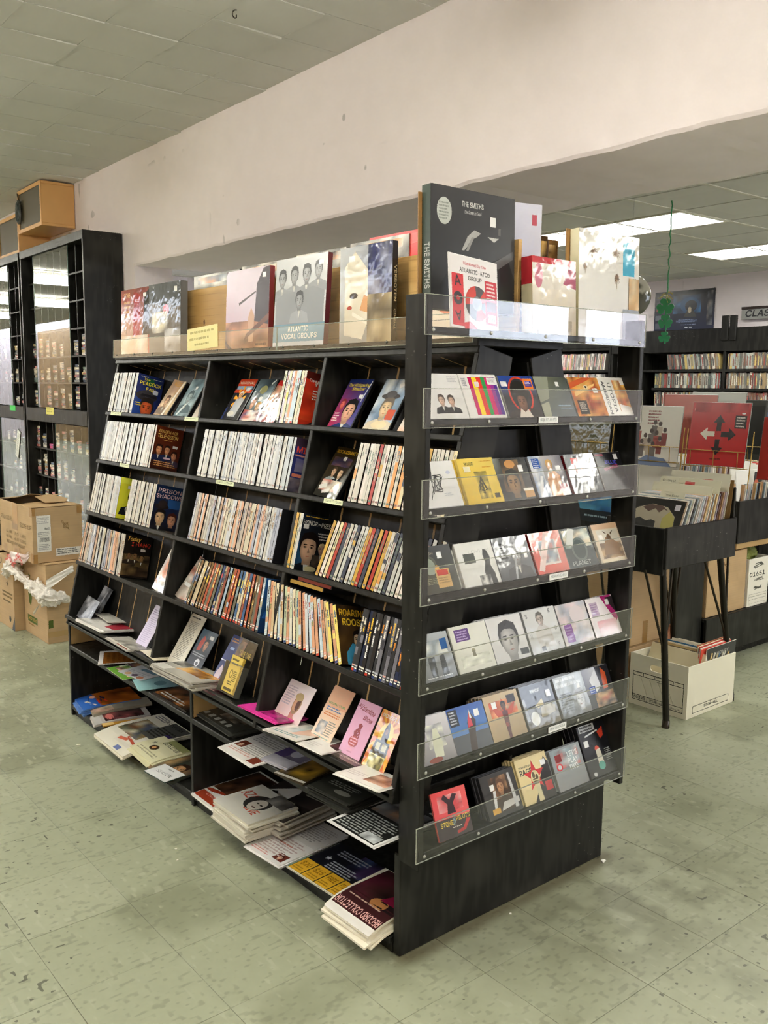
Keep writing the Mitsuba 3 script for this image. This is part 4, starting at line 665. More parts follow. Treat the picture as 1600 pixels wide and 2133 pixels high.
D5(.600, .138, .126, 3, '#8e9396', [('g', 0, 0, 1, 1, ['#5c6062', '#7c8084', '#b4bcc0', '#b0b8bc']), ('ln', .06, .95, .94, 2, .14, '#d5dadc', 2), ('ln', .06, .58, .5, 8, .06, '#4a4e52', 4), ('f', .72, .14, .46, '#d3d6d8', '#8c8f92', None), st(.72, .62, .1)], 'grey CD with columns of small dark words and a half face', edge='#a2a5a8')
D5(.736, .134, .126, 1, '#23232a', [('n', .25, 0, .95, .35, ['#8a6a48', '#4a3a2c', '#b89468', '#3a2a22', '#a8503a'], 5, 4, 3), ('g', 0, .35, .5, 1, ['#6a6c78', '#4a4c58', '#c9ccd4', '#8c90a0']), ('p', [(.3, .35), (.55, .5), (.5, .95), (.2, .7)], '#d9dce2'), ('p', [(.62, .4), (.8, .42), (.85, .8), (.7, .96)], '#c2562e'), ('r', .12, .36, .34, .54, '#24439a'), ('ln', .14, .52, .32, 3, .05, '#c0cce8', 3)], 'dark CD with a pale veil and orange flames', 'm_print')
D6 = lambda *a, **k: disc(6, *a, **k)
D6(.088, .130, .130, 0, '#3c3238', [('g', 0, .42, 1, 1, ['#d8545a', '#e06468', '#e8605e', '#df4a4e']), ('n', .15, .55, .85, .9, ['#e88a8c', '#d9545a', '#f0b4b4', '#c24a50'], 4, 3, 3), ('p', [(.38, .5), (.62, .5), (.58, .7), (.72, .86), (.6, .9), (.5, .78), (.36, .92), (.28, .84), (.42, .7)], '#38242c'), ('t', 'STONE', .3, .3, .1, '#e3c24a', {'w': .36}), ('t', 'TEMPLE', .53, .35, .07, '#9ab8b8', {'rot': 90, 'w': .2}), ('t', 'PILOTS', .78, .36, .09, '#e3c24a', {'w': .4}), ('p', [(.55, .06), (.8, .1), (.98, .3), (.88, .32), (.74, .16), (.55, .12)], '#b83a3c'), ('ln', .45, .22, .75, 1, .04, '#c9c4c0', 5)], 'red and charcoal CD with yellow lettering, leaning alone on bottom tray', 'm_print', .007, '#c24a3c', tilt=22, sk=-2)
D6(.287, W_, .126, 2, '#2a2b2d', [('r', .22, .1, .78, .9, '#3a2c22'), ('n', .3, .4, .72, .9, ['#6a4a34', '#3c2a20', '#a8805c', '#2a1f1a'], 4, 4, 3), ('f', .52, .5, .32, '#b98a66', '#5a3a24', None), ('q', [(.2, .1), (.28, .1), (.36, .6), (.28, .6)], '#d9dadb'), ('q', [(.4, .12), (.95, .2), (.95, .32), (.5, .3)], '#c9c9c6'), ('r', .14, .1, .36, .22, '#c89a3c'), st(.22, .62, .12), ('q', [(.8, .1), (.9, .1), (.84, .9), (.78, .9)], '#c4c6c8')], 'black framed CD with brown portrait and gold sticker', edge='#2c2d30')
D6(.440, .140, .136, 4, '#e4d3a0', [('p', [(.32, 0), (1, 0), (1, .75), (.9, .9), (.6, .4)], '#1f1a18'), ('t', 'PROPHETS OF', .26, .8, .04, '#2a2522', {'w': .36}), ('t', 'RAGE', .27, .68, .11, '#2a2522', {'w': .38}), ('s', .5, .56, .34, '#c22a2c'), ('p', [(.44, 0), (.6, .0), (.58, .4), (.46, .4)], '#d9cfa4'), ('e', .5, .52, .13, .16, '#d6c89a'), ('e', .46, .58, .045, .07, '#5c5038'), ('e', .55, .52, .04, .06, '#5c5038'), ('ln', .41, .5, .58, 3, .05, '#4a4030', 5), ('r', .74, .16, .96, .36, '#b8282a'), ('r', .76, .72, .92, .84, '#eef0f2')], 'cream CD with a red star and a raised fist', 'm_print', .007, '#d9c790')
D6(.597, W_, .126, 1, '#7f868a', [('g', 0, 0, 1, 1, ['#8a8c8e', '#7a7e82', '#9aa4a8', '#8c9aa4']), ('n', .1, .5, .9, .95, ['#9fb4bc', '#c9cfd0', '#c25a50', '#7c8c96'], 4, 3, 5), ('r', .12, .68, .32, .86, '#7c2026'), ('t', "LET'S", .7, .78, .12, '#e6e9ea', {'w': .34}), ('t', 'PLAY', .68, .62, .12, '#e6e9ea', {'w': .34}), ('t', 'TWO', .64, .46, .12, '#e6e9ea', {'w': .3}), ('e', .2, .56, .1, .09, '#c9404a'), ('e', .2, .56, .06, .055, '#c8ccd0')], "grey CD with three stacked white words and red roundel", edge='#8c9094')
D6(.748, .136, .168, 3, '#16171b', [('r', .06, .86, .62, .99, '#c9ccd0'), ('ln', .1, .97, .58, 2, .06, '#2c2d30', 3), ('q', [(.2, .76), (.7, .82), (.7, .85), (.2, .79)], '#e3e6e8'), ('r', .1, .58, .26, .7, '#f2f4f5'), ('p', [(.66, .8), (.9, .88), (.85, .7), (.72, .66)], '#b83a2a'), ('e', .5, .5, .08, .06, '#c8503c'), ('p', [(.42, .2), (.62, .22), (.6, .5), (.44, .48)], '#d8d4c4'), ('e', .52, .18, .12, .08, '#4a9a8c'), ('ln', .74, .46, .96, 7, .035, '#a8aaac', 6), ('e', .2, .06, .06, .04, '#d0d2d4')], 'tall black DVD with white, red and teal figure, first of four', 'm_print', .0142, '#141416', lx='dvd_case', cat='dvd', spinecol='#26272b')
# ================================================================== records on top of the rack
def record(F, w, h, t, bg, ops, label, bsdf='m_shrink', edge='#5a5a58', cat='record', name='record', grp='records along the rack top', spine_side=None, back=None):
    """a flat boxed or sleeved record: F at the lower left corner of its front"""
    k = thing(name, label, cat, grp)
    part(G().box(F, [0, 0, -t], [w, h, 0], edge, .0015), 'm_satin', k, 'sleeve')
    g = G().fan(F, [[.0015, .0015], [w - .0015, .0015], [w - .0015, h - .0015], [.0015, h - .0015]], bg, .0004); art(g, F, w, h, ops, .0005)
    part(g, bsdf, k, 'front_print')
    if spine_side:
        a, ops2, bgs = spine_side; x = 0 if a == 'l' else w
        S = Fr(F.P([x, 0, -t if a == 'l' else 0])[0], F.n if a == 'l' else -F.n, F.v, -F.u if a == 'l' else F.u)
        g = G().fan(S, [[.001, .002], [t - .001, .002], [t - .001, h - .002], [.001, h - .002]], bgs, .0004); art(g, S, t, h, ops2, .0005); part(g, 'm_print', k, 'spine')
    return k
ZT = 1.7085
def lpl(x, y, lean=2.5, turn=0):      # standing on the top board, front to -x; x, y of the lower left corner as seen
    a, b = math.radians(lean), math.radians(turn); u = np.array([math.sin(b), -math.cos(b), 0]); v = np.array([math.sin(a), 0, math.cos(a)])
    return Fr([x, y, ZT], u, unit(v - u * (v @ u)))
L_ = .315
record(lpl(.372, 2.60, 1.5), .33, L_, .012, '#8a3a34', [('g', 0, 0, 1, 1, ['#d9c4b0', '#a8483c', '#7a2c2a', '#9a3e34']), ('t', 'SONS', .2, .9, .07, '#d9a878', {'w': .22}), ('ln', .1, .82, .32, 4, .07, '#d9a878', 3), ('p', [(.72, .3), (1, .3), (1, 1), (.8, .9)], '#2a2320'), ('p', [(.4, .2), (.62, .2), (.66, .9), (.45, .95)], '#a02c30'), ('n', 0, 0, .9, .3, ['#e9dccb', '#d8b49a', '#e6e0d6'], 4, 2, 3), ('r', .75, .86, .85, .92, '#f2f2f2')], 'shrink-wrapped dull red record sleeve, farthest on the rack top')
record(lpl(.362, 2.265, 1.2), .315, L_, .035, '#4c4e50', [('g', 0, 0, 1, 1, ['#6a6c6e', '#55585a', '#3a3c3e', '#5a5d60']), ('e', .55, .62, .1, .08, '#c03a34'), ('n', .1, .3, .6, .6, ['#d8d2b8', '#8c8e90', '#e8e6da', '#6a6c70'], 3, 3, 5), ('t', 'POWER', .14, .84, .05, '#26282a', {'rot': -90, 'w': .2}), ('n', .5, 0, 1, .35, ['#8c9094', '#c9ccd0', '#5c6064'], 3, 3, 6), ('r', .8, .86, .9, .93, '#f2f2f2')], 'shrink-wrapped charcoal box set with a small red flame, second on the rack top')
record(lpl(.372, 1.575, 2.5), .325, L_, .022, '#cdbcd0', [('g', 0, .35, 1, 1, ['#cbb3c4', '#d4c6d4', '#d9cfdb', '#d6c9da']), ('n', 0, 0, 1, .36, ['#b07a58', '#d9a47c', '#8c5a44', '#c98a64', '#6a4438'], 6, 3, 4)] + [('q', [(.3 + .5 * math.cos(a) * .9, .55 + .55 * math.sin(a)), (.3 + .5 * math.cos(b) * .9, .55 + .55 * math.sin(b)), (.3 + .54 * math.cos(b) * .9, .55 + .6 * math.sin(b)), (.3 + .54 * math.cos(a) * .9, .55 + .6 * math.sin(a))], '#3a2630') for a, b in zip(np.linspace(1.9, 4.6, 12)[:-1], np.linspace(1.9, 4.6, 12)[1:])] + [('q', [(.32, .56), (.7, .7), (.7, .72), (.31, .59)], '#3a2630'), ('p', [(.68, .35), (1, .3), (1, 1), (.86, .98), (.72, .8)], '#332833'), ('p', [(.55, .1), (.66, .1), (.68, .42), (.6, .52), (.54, .4)], '#c9a184'), ('q', [(.45, .12), (1, .36), (1, .44), (.5, .2)], '#6a4030'), ('r', .84, .87, .92, .93, '#f4f2f2'), ('ln', .72, .08, .98, 2, .06, '#5c3c34', 8)], 'lilac and rust record with a dark wheel shape, beside the knotty bare plywood', 'm_print', edge='#7a2a2c', spine_side=('r', [], '#6a2428'))
record(lpl(.330, 1.150, 4.0), .322, .318, .020, '#b9bcbe', [('g', 0, .26, 1, 1, ['#a8abad', '#aeb1b3', '#c4c6c8', '#c2c4c6'])] + [('f', x, y, s, '#9a9c9e', '#2c2d2f', '#85888b') for x, y, s in [(.14, .68, .2), (.38, .70, .2), (.62, .7, .21), (.84, .74, .19)]] + [('p', [(.03, .26), (.97, .26), (.97, .6), (.75, .66), (.5, .6), (.25, .64), (.03, .55)], '#7f8285'), ('f', .5, .42, .2, '#929496', '#3a3b3d', '#8e9194'), ('r', 0, .06, 1, .26, '#5c8090'), ('t', 'ATLANTIC', .5, .195, .055, '#e6ddd0', {'w': .4}), ('t', 'VOCAL GROUPS', .52, .115, .055, '#e6ddd0', {'w': .7}), ('r', 0, 0, 1, .06, '#b9bcbe'), ('r', .84, .88, .93, .93, '#f2f2f2')], 'grey record with five suited men and a blue title band', 'm_print', edge='#4a2a2c', spine_side=('r', [], '#54242a'))
record(lpl(.352, .765, .8), .275, .318, .022, '#7a7c80', [('g', 0, 0, 1, 1, ['#9a9a94', '#8c8a84', '#4a4c62', '#c2c4c6']), ('p', [(.1, .1), (.45, .05), (.6, .3), (.55, .75), (.3, .95), (.1, .8)], '#ddd6c4'), ('e', .28, .5, .08, .03, '#2c2a28'), ('e', .2, .38, .05, .02, '#a03a34'), ('q', [(.25, .3), (.6, .18), (.62, .21), (.26, .34)], '#efe9dc'), ('p', [(.4, .35), (.65, .3), (.66, .46), (.48, .5)], '#c9966a'), ('n', .55, .5, 1, 1, ['#2a2c5a', '#4a4c6a', '#8c8ea0', '#3a3c50'], 3, 4, 5), ('n', .55, 0, 1, .5, ['#8a7a5c', '#5c5448', '#a89a7c'], 3, 3, 6), ('r', .18, .85, .3, .91, '#f2f2f0')], 'shrink-wrapped grey record with a pale stylised face and black spine', edge='#1b1a1c', spine_side=('r', [('t', 'VERBOTEN', .5, .6, .045, '#d8cba8', {'rot': -90, 'w': 12}), ('t', 'CINEMA', .5, .25, .03, '#d8cba8', {'rot': -90, 'w': 5})] if False else [], '#161517'))
# the lettering on that spine reads downwards
F = lpl(.352, .765, .8); S = Fr(F.P([.2757, 0, 0])[0], -F.n, F.v, F.u); Sr = S.at(.011, .25, .0008).rot(-90); g = art(G(), Sr, .14, .01, [('t', 'VERBOTEN', .45, .0, .95, '#d9ceb0', {'w': .8})]); art(g, Sr.at(.13), .09, .01, [('t', 'CINEMA', .5, .0, .7, '#d9ceb0', {'w': .7})]); part(g, 'm_print', 'record_004', 'spine')
# behind the plywood: the backs and fronts of the other side's records
for i, (y, w, c, ed, zt, dz, nm) in enumerate([(2.62, .315, '#6a2a30', '#4a4c50', 2.03, .016, 'dark red record behind the far end of the plywood'), (2.02, .40, '#b0aca0', '#3a3a3c', 2.05, .03, 'shrink-wrapped record with small pictures, behind the bare plywood'), (1.60, .315, '#c9c4b8', '#8c8a84', 2.055, .015, 'pale record behind the lilac and rust record'), (1.20, .315, '#9a9892', '#5c5a56', 2.06, .018, 'grey record behind the record with five suited men'), (.86, .315, '#a8a298', '#6a4a3c', 2.066, .03, 'shrink-wrapped brown edged box behind the pale face record')]):
    record(Fr([.462, y, zt - L_], [0, -1, 0], [.03, 0, 1]), w, L_, dz, c, [('n', 0, .6, 1, 1, [c, '#8c8a84', '#d9d6cc', '#4a4846'], 8, 3, i), ('n', .1, .88, .9, .97, ['#c98a4a', '#e8e4d8', '#3a5a7a', '#e9d9b8', '#2a2a2c'], 7, 1, i + 3)], nm, 'm_print', edge=ed, grp='records behind the plywood')
record(Fr([.470, .76, 1.76], [0, -1, 0], [.02, 0, 1]), .36, .315, .012, '#c4312f', [('g', 0, 0, 1, 1, ['#b82a2a', '#c43434', '#d2403e', '#cf3a38']), ('q', [(.1, .8), (.9, .9), (.92, .98), (.2, .95)], '#dc5a56')], 'bright red record sleeve rising behind the plywood', 'm_print')
record(Fr([.36, .345, ZT], [0, -1, 0], [.01, 0, 1]), .30, .30, .012, '#eee3cf', [('r', .15, .55, .55, .93, '#9a2a3c')] + [('r', a, 0, a + .006, 1, '#6a6a6a') for a in (.12, .62)] + [('r', 0, b, 1, b + .006, '#6a6a6a') for b in (.2, .5, .72, .94)] + [('e', .4, .35, .2, .1, '#d98a6c')], 'cream record with a ruled grid and dark red square by the end frame', 'm_print')
# end frame, facing the aisle
def lpe(x, y, lean=2, turn=0):
    a, b = math.radians(lean), math.radians(turn); u = np.array([math.cos(b), math.sin(b), 0]); v = np.array([0, math.sin(a), math.cos(a)])
    return Fr([x, y, GZ[0] + .0225], u, unit(v - u * (v @ u)))
F = lpe(.112, .040, 1.5); F.o[2] = 1.776
record(F, .318, .318, .034, '#2f3032', [('g', 0, 0, 1, 1, ['#2c2d2f', '#3a3b3d', '#47484b', '#333437']), ('e', .15, .8, .085, .11, '#b9beb8'), ('ln', .09, .87, .21, 6, .025, '#8a908a', 3), ('t', 'THE SMITHS', .48, .875, .042, '#c9c9c8', {'w': .26}), ('t', 'The Queen Is Dead', .48, .815, .028, '#b5b5b5', {'w': .2, 'sk': .25}), ('p', [(.35, .5), (.42, .62), (.5, .68), (.58, .66), (.52, .62), (.46, .6), (.42, .54), (.38, .5)], '#a8a8a6'), ('q', [(.4, .5), (.43, .5), (.5, .62), (.47, .62)], '#8c8c8a'), ('q', [(.66, .64), (.74, .6), (.8, .64), (.74, .62)], '#c4c4c2'), ('p', [(.48, .34), (.54, .38), (.56, .46), (.58, .44), (.56, .36), (.5, .31)], '#9a9a98'), ('p', [(.1, .2), (.3, .45), (.6, .4), (.9, .5), (1, .3), (1, 0), (.1, 0)], '#2a2b2d'), ('p', [(.72, .42), (.98, .55), (.98, .48), (.8, .38)], '#5c5d5f'), ('r', .69, .73, .76, .81, '#eff1f2')], 'large black record sleeve with grey round sticker standing tallest on the rack end', 'm_print', edge='#3a3d3b', grp='records at the end frame top', spine_side=('l', [('t', 'THE SMITHS', .5, .35, .06, '#9a9c9a', {'rot': -90, 'w': 3.5})], '#34403a'))
record(Fr([.085, .085, 1.776], [0, -1, 0], [.0, 0, 1]) if False else Fr([.100, .078, 1.776], [1, 0, 0], [0, .01, 1]), .31, .30, .004, '#9a7444', [], 'brown cardboard sheet behind the large black record', 'm_paper', '#8c6a40', grp='records at the end frame top')
F = Fr([.083, -.0675, 1.722], [1, 0.02, 0], [-.095, .06, 1]).rot(-4.5)
record(F, .180, .186, .004, '#ece9ea', [('t', 'Distributed By The', .52, .89, .038, '#b5525c', {'w': .46}), ('t', 'ATLANTIC-ATCO', .52, .795, .055, '#3c3a3c', {'w': .62}), ('t', 'GROUP', .52, .70, .055, '#3c3a3c', {'w': .28}), ('r', .05, .04, .28, .74, '#c23a40'), ('t', 'A', .165, .63, .13, '#35292c', {'rot': 8}), ('e', .165, .41, .09, .09, '#35292c'), ('e', .165, .41, .035, .035, '#c23a40'), ('t', 'A', .165, .19, .12, '#35292c', {'rot': 190}), ('e', .55, .38, .24, .24, '#4a4648'), ('p', [(.55, .38)] + [tuple(q) for q in ell(.55, .38, .24, .24, 8, 1.7, 3.3)], '#c4443c'), ('p', [(.55, .38)] + [tuple(q) for q in ell(.55, .38, .24, .24, 8, 4.6, 5.6)], '#c4443c'), ('p', [(.55, .38)] + [tuple(q) for q in ell(.55, .38, .24, .24, 8, .2, .9)], '#c4443c'), ('e', .55, .38, .1, .1, '#77797c'), ('r', .72, .12, .97, .72, '#bc3440'), ('ln', .75, .69, .94, 5, .05, '#ecd4d6', 6), ('r', .74, .3, .95, .44, '#5c2a30'), ('r', .77, .15, .93, .26, '#f0f0f0')] + [('r', .78 + .02 * i, .17, .79 + .02 * i, .24, '#333') for i in range(7)] + [('p', [(.05, .04), (.28, .04), (.28, .0), (.6, .0), (.4, .12)], '#c9454a')], 'small white single sleeve with red panels tucked behind the acrylic guard', 'm_print', '#e3e1e2', grp='records at the end frame top')
record(lpe(.655, -.012, 2), .295, .318, .034, '#e9e7e0', [('g', 0, 0, 1, 1, ['#f1f0ee', '#e9e8e6', '#dedcd6', '#e3e0d8']), ('r', .72, .62, .92, .94, '#3ca3c4')] + [op for x, y, s in [(.24, .8, 1), (.6, .82, 1.05), (.62, .58, .8), (.1, .66, .55), (.93, .55, .9)] for op in [('q', [(x - .004, y - .12 * s), (x + .004, y - .12 * s), (x + .003, y), (x - .003, y)], '#b3a595')] + [('q', [(x, y), (x + .035 * s * math.cos(a - .25), y + .045 * s * math.sin(a - .25) + .012 * s), (x + .062 * s * math.cos(a), y + .075 * s * math.sin(a) - .008 * s), (x + .03 * s * math.cos(a + .25), y + .04 * s * math.sin(a + .25))], ['#7d6450', '#8c6f54', '#6a5444'][i % 3]) for i, a in enumerate(np.linspace(-.9, 4.04, 11))]] + [('n', .82, .3, 1, .6, ['#c9a878', '#d9c4a0', '#b08a5c'], 2, 3, 4), ('r', .72, .0, 1, .3, '#9aa0a8')], 'tall white record with palm trees and a turquoise square', edge='#d9d3b4', grp='records at the end frame top')
record(Fr([.640, .03, 1.721], [1, 0, 0], [0, .01, 1]), .30, .318, .004, '#9a7444', [], 'brown cardboard sheet behind the white palm tree record', 'm_paper', '#8c6a40', grp='records at the end frame top')
F = lpe(.432, -.032, 3)
record(F, .188, .215, .040, '#e8e2d4', [('g', 0, 0, 1, 1, ['#d9c9ae', '#cdbb9c', '#eceae6', '#eae6de']), ('r', 0, .92, 1, 1, '#b8323a'), ('p', [(.7, .68), (1, .62), (1, .92), (.84, .92)], '#a04a64'), ('e', .14, .76, .09, .16, '#c4768a'), ('n', .1, 0, .9, .2, ['#b8a88c', '#d8ccb4', '#8a7c64'], 5, 2, 4)], 'small cream box set with red lid', edge='#d6cba8', grp='records at the end frame top', spine_side=('l', [('r', 0, .65, 1, 1, '#ae2c34'), ('r', 0, 0, 1, .65, '#dcd2b0')], '#dcd2b0'))
record(Fr([.455, .10, 1.885], [1, -.25, 0], [0, .0, 1]), .12, .215, .05, '#d3d3e4', [('g', 0, 0, 1, 1, ['#c9cade', '#cfd0e6', '#dedff0', '#d9dbee']), ('r', .72, .72, .86, .86, '#c05a6c')], 'pale lavender box set standing behind the large black record', 'm_print', '#c9cadf', grp='records at the end frame top')
for i in range(5):
    record(Fr([.452 + .044 * i, .10 - .002 * i, 1.72], [1, -.05, 0], [0, .0, 1]), .043, .30 - .008 * (i % 3), .16, ['#8a6a3c', '#5a4028', '#a27a42', '#46321f', '#7a5a34'][i], [('n', .1, .55, .9, .95, ['#c9a868', '#3a2a1c', '#8c6a3c', '#d9c49a', '#5c3c24'], 2, 5, i), ('ln', .2, .5, .8, 6, .06, '#2a1c12', i)], f'brown photo printed box set with spine out, {ORD(i + 1)} beside the large black record', 'm_print', '#5a4430', cat='box set', name='box_set', grp='brown box sets behind the end records')
record(Fr([.93, .09, 1.90], [.9, -.3, 0], [0, 0, 1]), .05, .1, .003, '#8c8c84', [], 'grey card behind the palm tree record', 'm_paper', '#8c8c84', grp='records at the end frame top') if False else None

# ================================================================== flyers, cards, magazines in the low part
def sheet(F, w, h, t, bg, ops, label, name='flyer', cat='flyer', grp='flyers on the low shelves', edge=None, bsdf='m_print', droop=0.0, copies=0, fan=.004, sd=0):
    """a sheet or a magazine lying in its frame's u-v plane, n up; its front edge (small v) can droop; copies lie fanned below"""
    R = random.Random(sd + int(w * 1e4))
    def bend(g):
        if droop:
            for v in g.v:
                q = (v - F.o) @ F.v; k = np.clip((.45 * h - q) / (.45 * h), 0, 1); v -= (k ** 2 * droop)[:, None] * F.n
        return g
    for i in range(copies, -1, -1):
        Fi = F.at(R.uniform(-fan, fan) if i else 0, (R.uniform(-fan, fan) - fan * .3) if i else 0, -(t + .0003) * i).rot(R.uniform(-3, 3) if i else 0)
        lab = label if i == 0 else ' '.join(f'{ORD(i + 1)} copy from the top under the {label}'.split()[:16])
        k = thing(name, lab, cat, grp)
        g = G(); n = 5
        for j in range(n): g.box(Fi, [0, h * j / n, -t], [w, h * (j + 1) / n, 0], edge or bg)
        part(bend(g), 'm_paper', k, 'pages' if cat in ('magazine', 'newspaper') else 'sheet')
        if i == 0:
            g = G()
            for j in range(n): g.fan(Fi, [[.001, h * j / n], [w - .001, h * j / n], [w - .001, h * (j + 1) / n], [.001, h * (j + 1) / n]], bg, .0003)
            art(g, Fi, w, h, ops, .0004); part(bend(g), bsdf, k, 'print')
    return F
def flat(c, w, h, z, ang=0, tilt=0, up=None):
    """frame of a sheet lying with its centre at c; u to -y and v to +x when ang = 0"""
    a = math.radians(ang); u = np.array([-math.sin(a), -math.cos(a), 0]); v = np.array([math.cos(a), -math.sin(a), 0]); b = math.radians(tilt)
    v = v * math.cos(b) + np.array([0, 0, math.sin(b)]); F = Fr([c[0], c[1], z], u, v); return F.at(-w / 2, -h / 2)
# row on the slanted lowest shelf: standing cards
def card(y, s, w, h, bg, ops, label, dep=.05, back=20, sk=0, t=.0012, bsdf='m_print', name='flyer', cat='flyer', edge=None):
    F = LF(y, s, dep).rot(-back, 'u').rot(sk); k = thing(name, label, cat, 'cards standing on the lowest slanted shelf')
    part(G().box(F, [0, 0, -t], [w, h, 0], edge or bg), 'm_paper', k, 'sheet'); g = G().fan(F, [[.0005, .0005], [w - .0005, .0005], [w - .0005, h - .0005], [.0005, h - .0005]], bg, .0003); art(g, F, w, h, ops, .0004); part(g, bsdf, k, 'print'); return F
S0 = SH[0] + .004
for i, (y, w, h, d) in enumerate([(2.375, .15, .11, .03), (2.345, .10, .17, .07)]):
    card(y, S0, w, h, '#56575a', [('n', 0, 0, 1, 1, ['#4a4b4e', '#7a7b80', '#5c5d60', '#a4a4a8', '#3a3b3e'], 5, 6, i + 4), ('q', [(.3, .1), (.5, .1), (.7, .9), (.55, .9)], '#8e8f94'), ('t', 'SHOW', .85, .3, .09, '#b9babd', {'rot': 90, 'w': .4})], ['low grey photo leaflet in a clear holder at the far end', 'tall grey photo strip in a clear holder at the far end'][i], d, 18, -3)
card(1.795, S0, .105, .185, '#cabfd6', [('g', 0, 0, 1, 1, ['#c4b8d2', '#c9bcd6', '#d6cde0', '#d0c6dc']), ('ln', .12, .9, .9, 3, .05, '#9a8cae', 2), ('ln', .15, .72, .85, 14, .045, '#b0a4c2', 3)], 'lavender card of small print by the first divider', .06)
card(1.475, S0, .115, .215, '#ddd8c8', [('ln', .1, .95, .9, 1, .05, '#4a4a46', 2), ('ln', .18, .86, .82, 26, .029, '#97948a', 3)], 'tall cream letter of close print standing beside the first divider', .05)
card(1.352, S0, .118, .175, '#23252b', [('g', 0, .48, 1, 1, ['#2b2d33', '#24262b', '#3a4a58', '#4a6274']), ('p', [(.2, .5), (.4, .52), (.45, .8), (.3, .86), (.18, .7)], '#a8463a'), ('f', .62, .56, .25, '#b98a70', '#1c1a1c', None), ('r', .62, .82, .85, .9, '#d8d8d8'), ('e', .6, .26, .14, .09, '#c9cbd0'), ('e', .6, .24, .07, .05, '#3a3c42'), ('ln', .1, .46, .9, 2, .05, '#9a9ca2', 4), ('ln', .1, .12, .5, 2, .05, '#8c8e94', 5)], 'dark show card with red jacket and white mask', .055)
card(1.135, S0, .108, .20, '#232a5c', [('r', 0, .52, .62, 1, '#27306e'), ('r', .62, .5, 1, 1, '#3a221c'), ('n', .62, .55, 1, .95, ['#6a3a28', '#3a221c', '#8a5238'], 2, 4, 3), ('ln', .1, .94, .55, 2, .05, '#c9843c', 2), ('r', .2, .72, .45, .77, '#9ab0e0'), ('r', 0, .49, 1, .51, '#c9cbe0'), ('p', [(.05, .02), (.4, .05), (.42, .3), (.25, .42), (.08, .25)], '#b9aab4'), ('r', .45, 0, 1, .2, '#b52a32'), ('ln', .5, .4, .95, 3, .07, '#d9c4d0', 6)], 'navy and red tall show card', .05)
card(.705, S0, .145, .14, '#e6d2d6', [('g', 0, 0, 1, 1, ['#e0b9b4', '#e0c4c4', '#e9e0e4', '#e9dde2']), ('ln', .06, .86, .42, 8, .06, '#b9a8b4', 3), ('p', [(.42, 0), (.8, 0), (.76, .14), (.68, .2), (.68, .34), (.52, .34), (.52, .16)], '#b5756c'), ('e', .62, .5, .15, .24, '#9a7a5c'), ('e', .6, .5, .11, .17, '#c29276'), ('e', .66, .5, .07, .15, '#5a3a34'), ('e', .6, .68, .15, .1, '#b09a72')], 'square pale pink card with a woman in profile', .05, 22)
card(.488, S0, .105, .178, '#e6c3a4', [('g', 0, .62, 1, 1, ['#dfb494', '#d69c78', '#c98c68', '#d8a17c']), ('g', 0, 0, 1, .62, ['#e3d3c0', '#e6cfb6', '#dfb494', '#e2bc9c']), ('t', 'MODERN / STORE', .5, .68, .034, '#4a8a4a', {'w': .8}), ('ln', .12, .62, .9, 2, .04, '#4a6aa4', 2), ('ln', .12, .52, .9, 2, .04, '#c9763c', 3), ('n', .12, .12, .5, .36, ['#9aa0a8', '#d9cfc4', '#6a6c74'], 3, 3, 3), ('ln', .52, .38, .9, 7, .04, '#8a8a86', 5), ('ln', .15, .08, .9, 1, .03, '#5c9a9a', 7)], 'tall peach card with rainbow lettering', .05, 22)
card(.332, S0, .102, .172, '#d9a0bc', [('t', 'Valentine', .5, .84, .085, '#8c1c2c', {'w': .72, 'sk': .25, 'rot': -6}), ("t", "A", .1, .88, .06, '#8c1c2c', {'sk': .2}), ('t', 'Show', .66, .7, .085, '#8c1c2c', {'w': .42, 'sk': .25, 'rot': -6})] + strokes(5, .28, .22, .66, .62, 26, .018, '#8e2a2c') + [('e', .45, .27, .2, .1, '#a8403c'), ('ln', .32, .34, .62, 5, .05, '#dfa4b4', 4), ('r', .35, .08, .55, .1, '#c2849c')], 'pink card with dark red script and heart', .045, 18)
card(.212, S0, .100, .172, '#c8782a', [('g', 0, 0, 1, 1, ['#b8561e', '#c4581c', '#d07a26', '#c9742a']), ('ray', .5, .62, .75, 14, '#e3a43a'), ('e', .5, .62, .3, .2, '#e6c04a'), ('t', 'MONOPLAY', .5, .9, .06, '#d9c9b8', {'w': .85}), ('p', [(.38, .44), (.62, .44), (.66, .6), (.58, .74), (.54, .82), (.47, .82), (.4, .72)], '#2a1c14'), ('e', .5, .66, .06, .05, '#7a5438'), ('p', [(.15, .2), (.85, .2), (.8, .5), (.2, .5)], '#2c2a18'), ('r', .28, .34, .46, .46, '#b9b28c'), ('r', .54, .34, .74, .46, '#a8a27c'), ('p', [(.2, 0), (.8, 0), (.85, .26), (.15, .26)], '#c9c28a'), ('n', .22, .02, .8, .24, ['#5c5a34', '#d9d29c', '#8c8650', '#3a3822'], 5, 3, 3)], 'orange poster card with sun rays and a dark tower', .04, 16, bsdf='m_shrink')
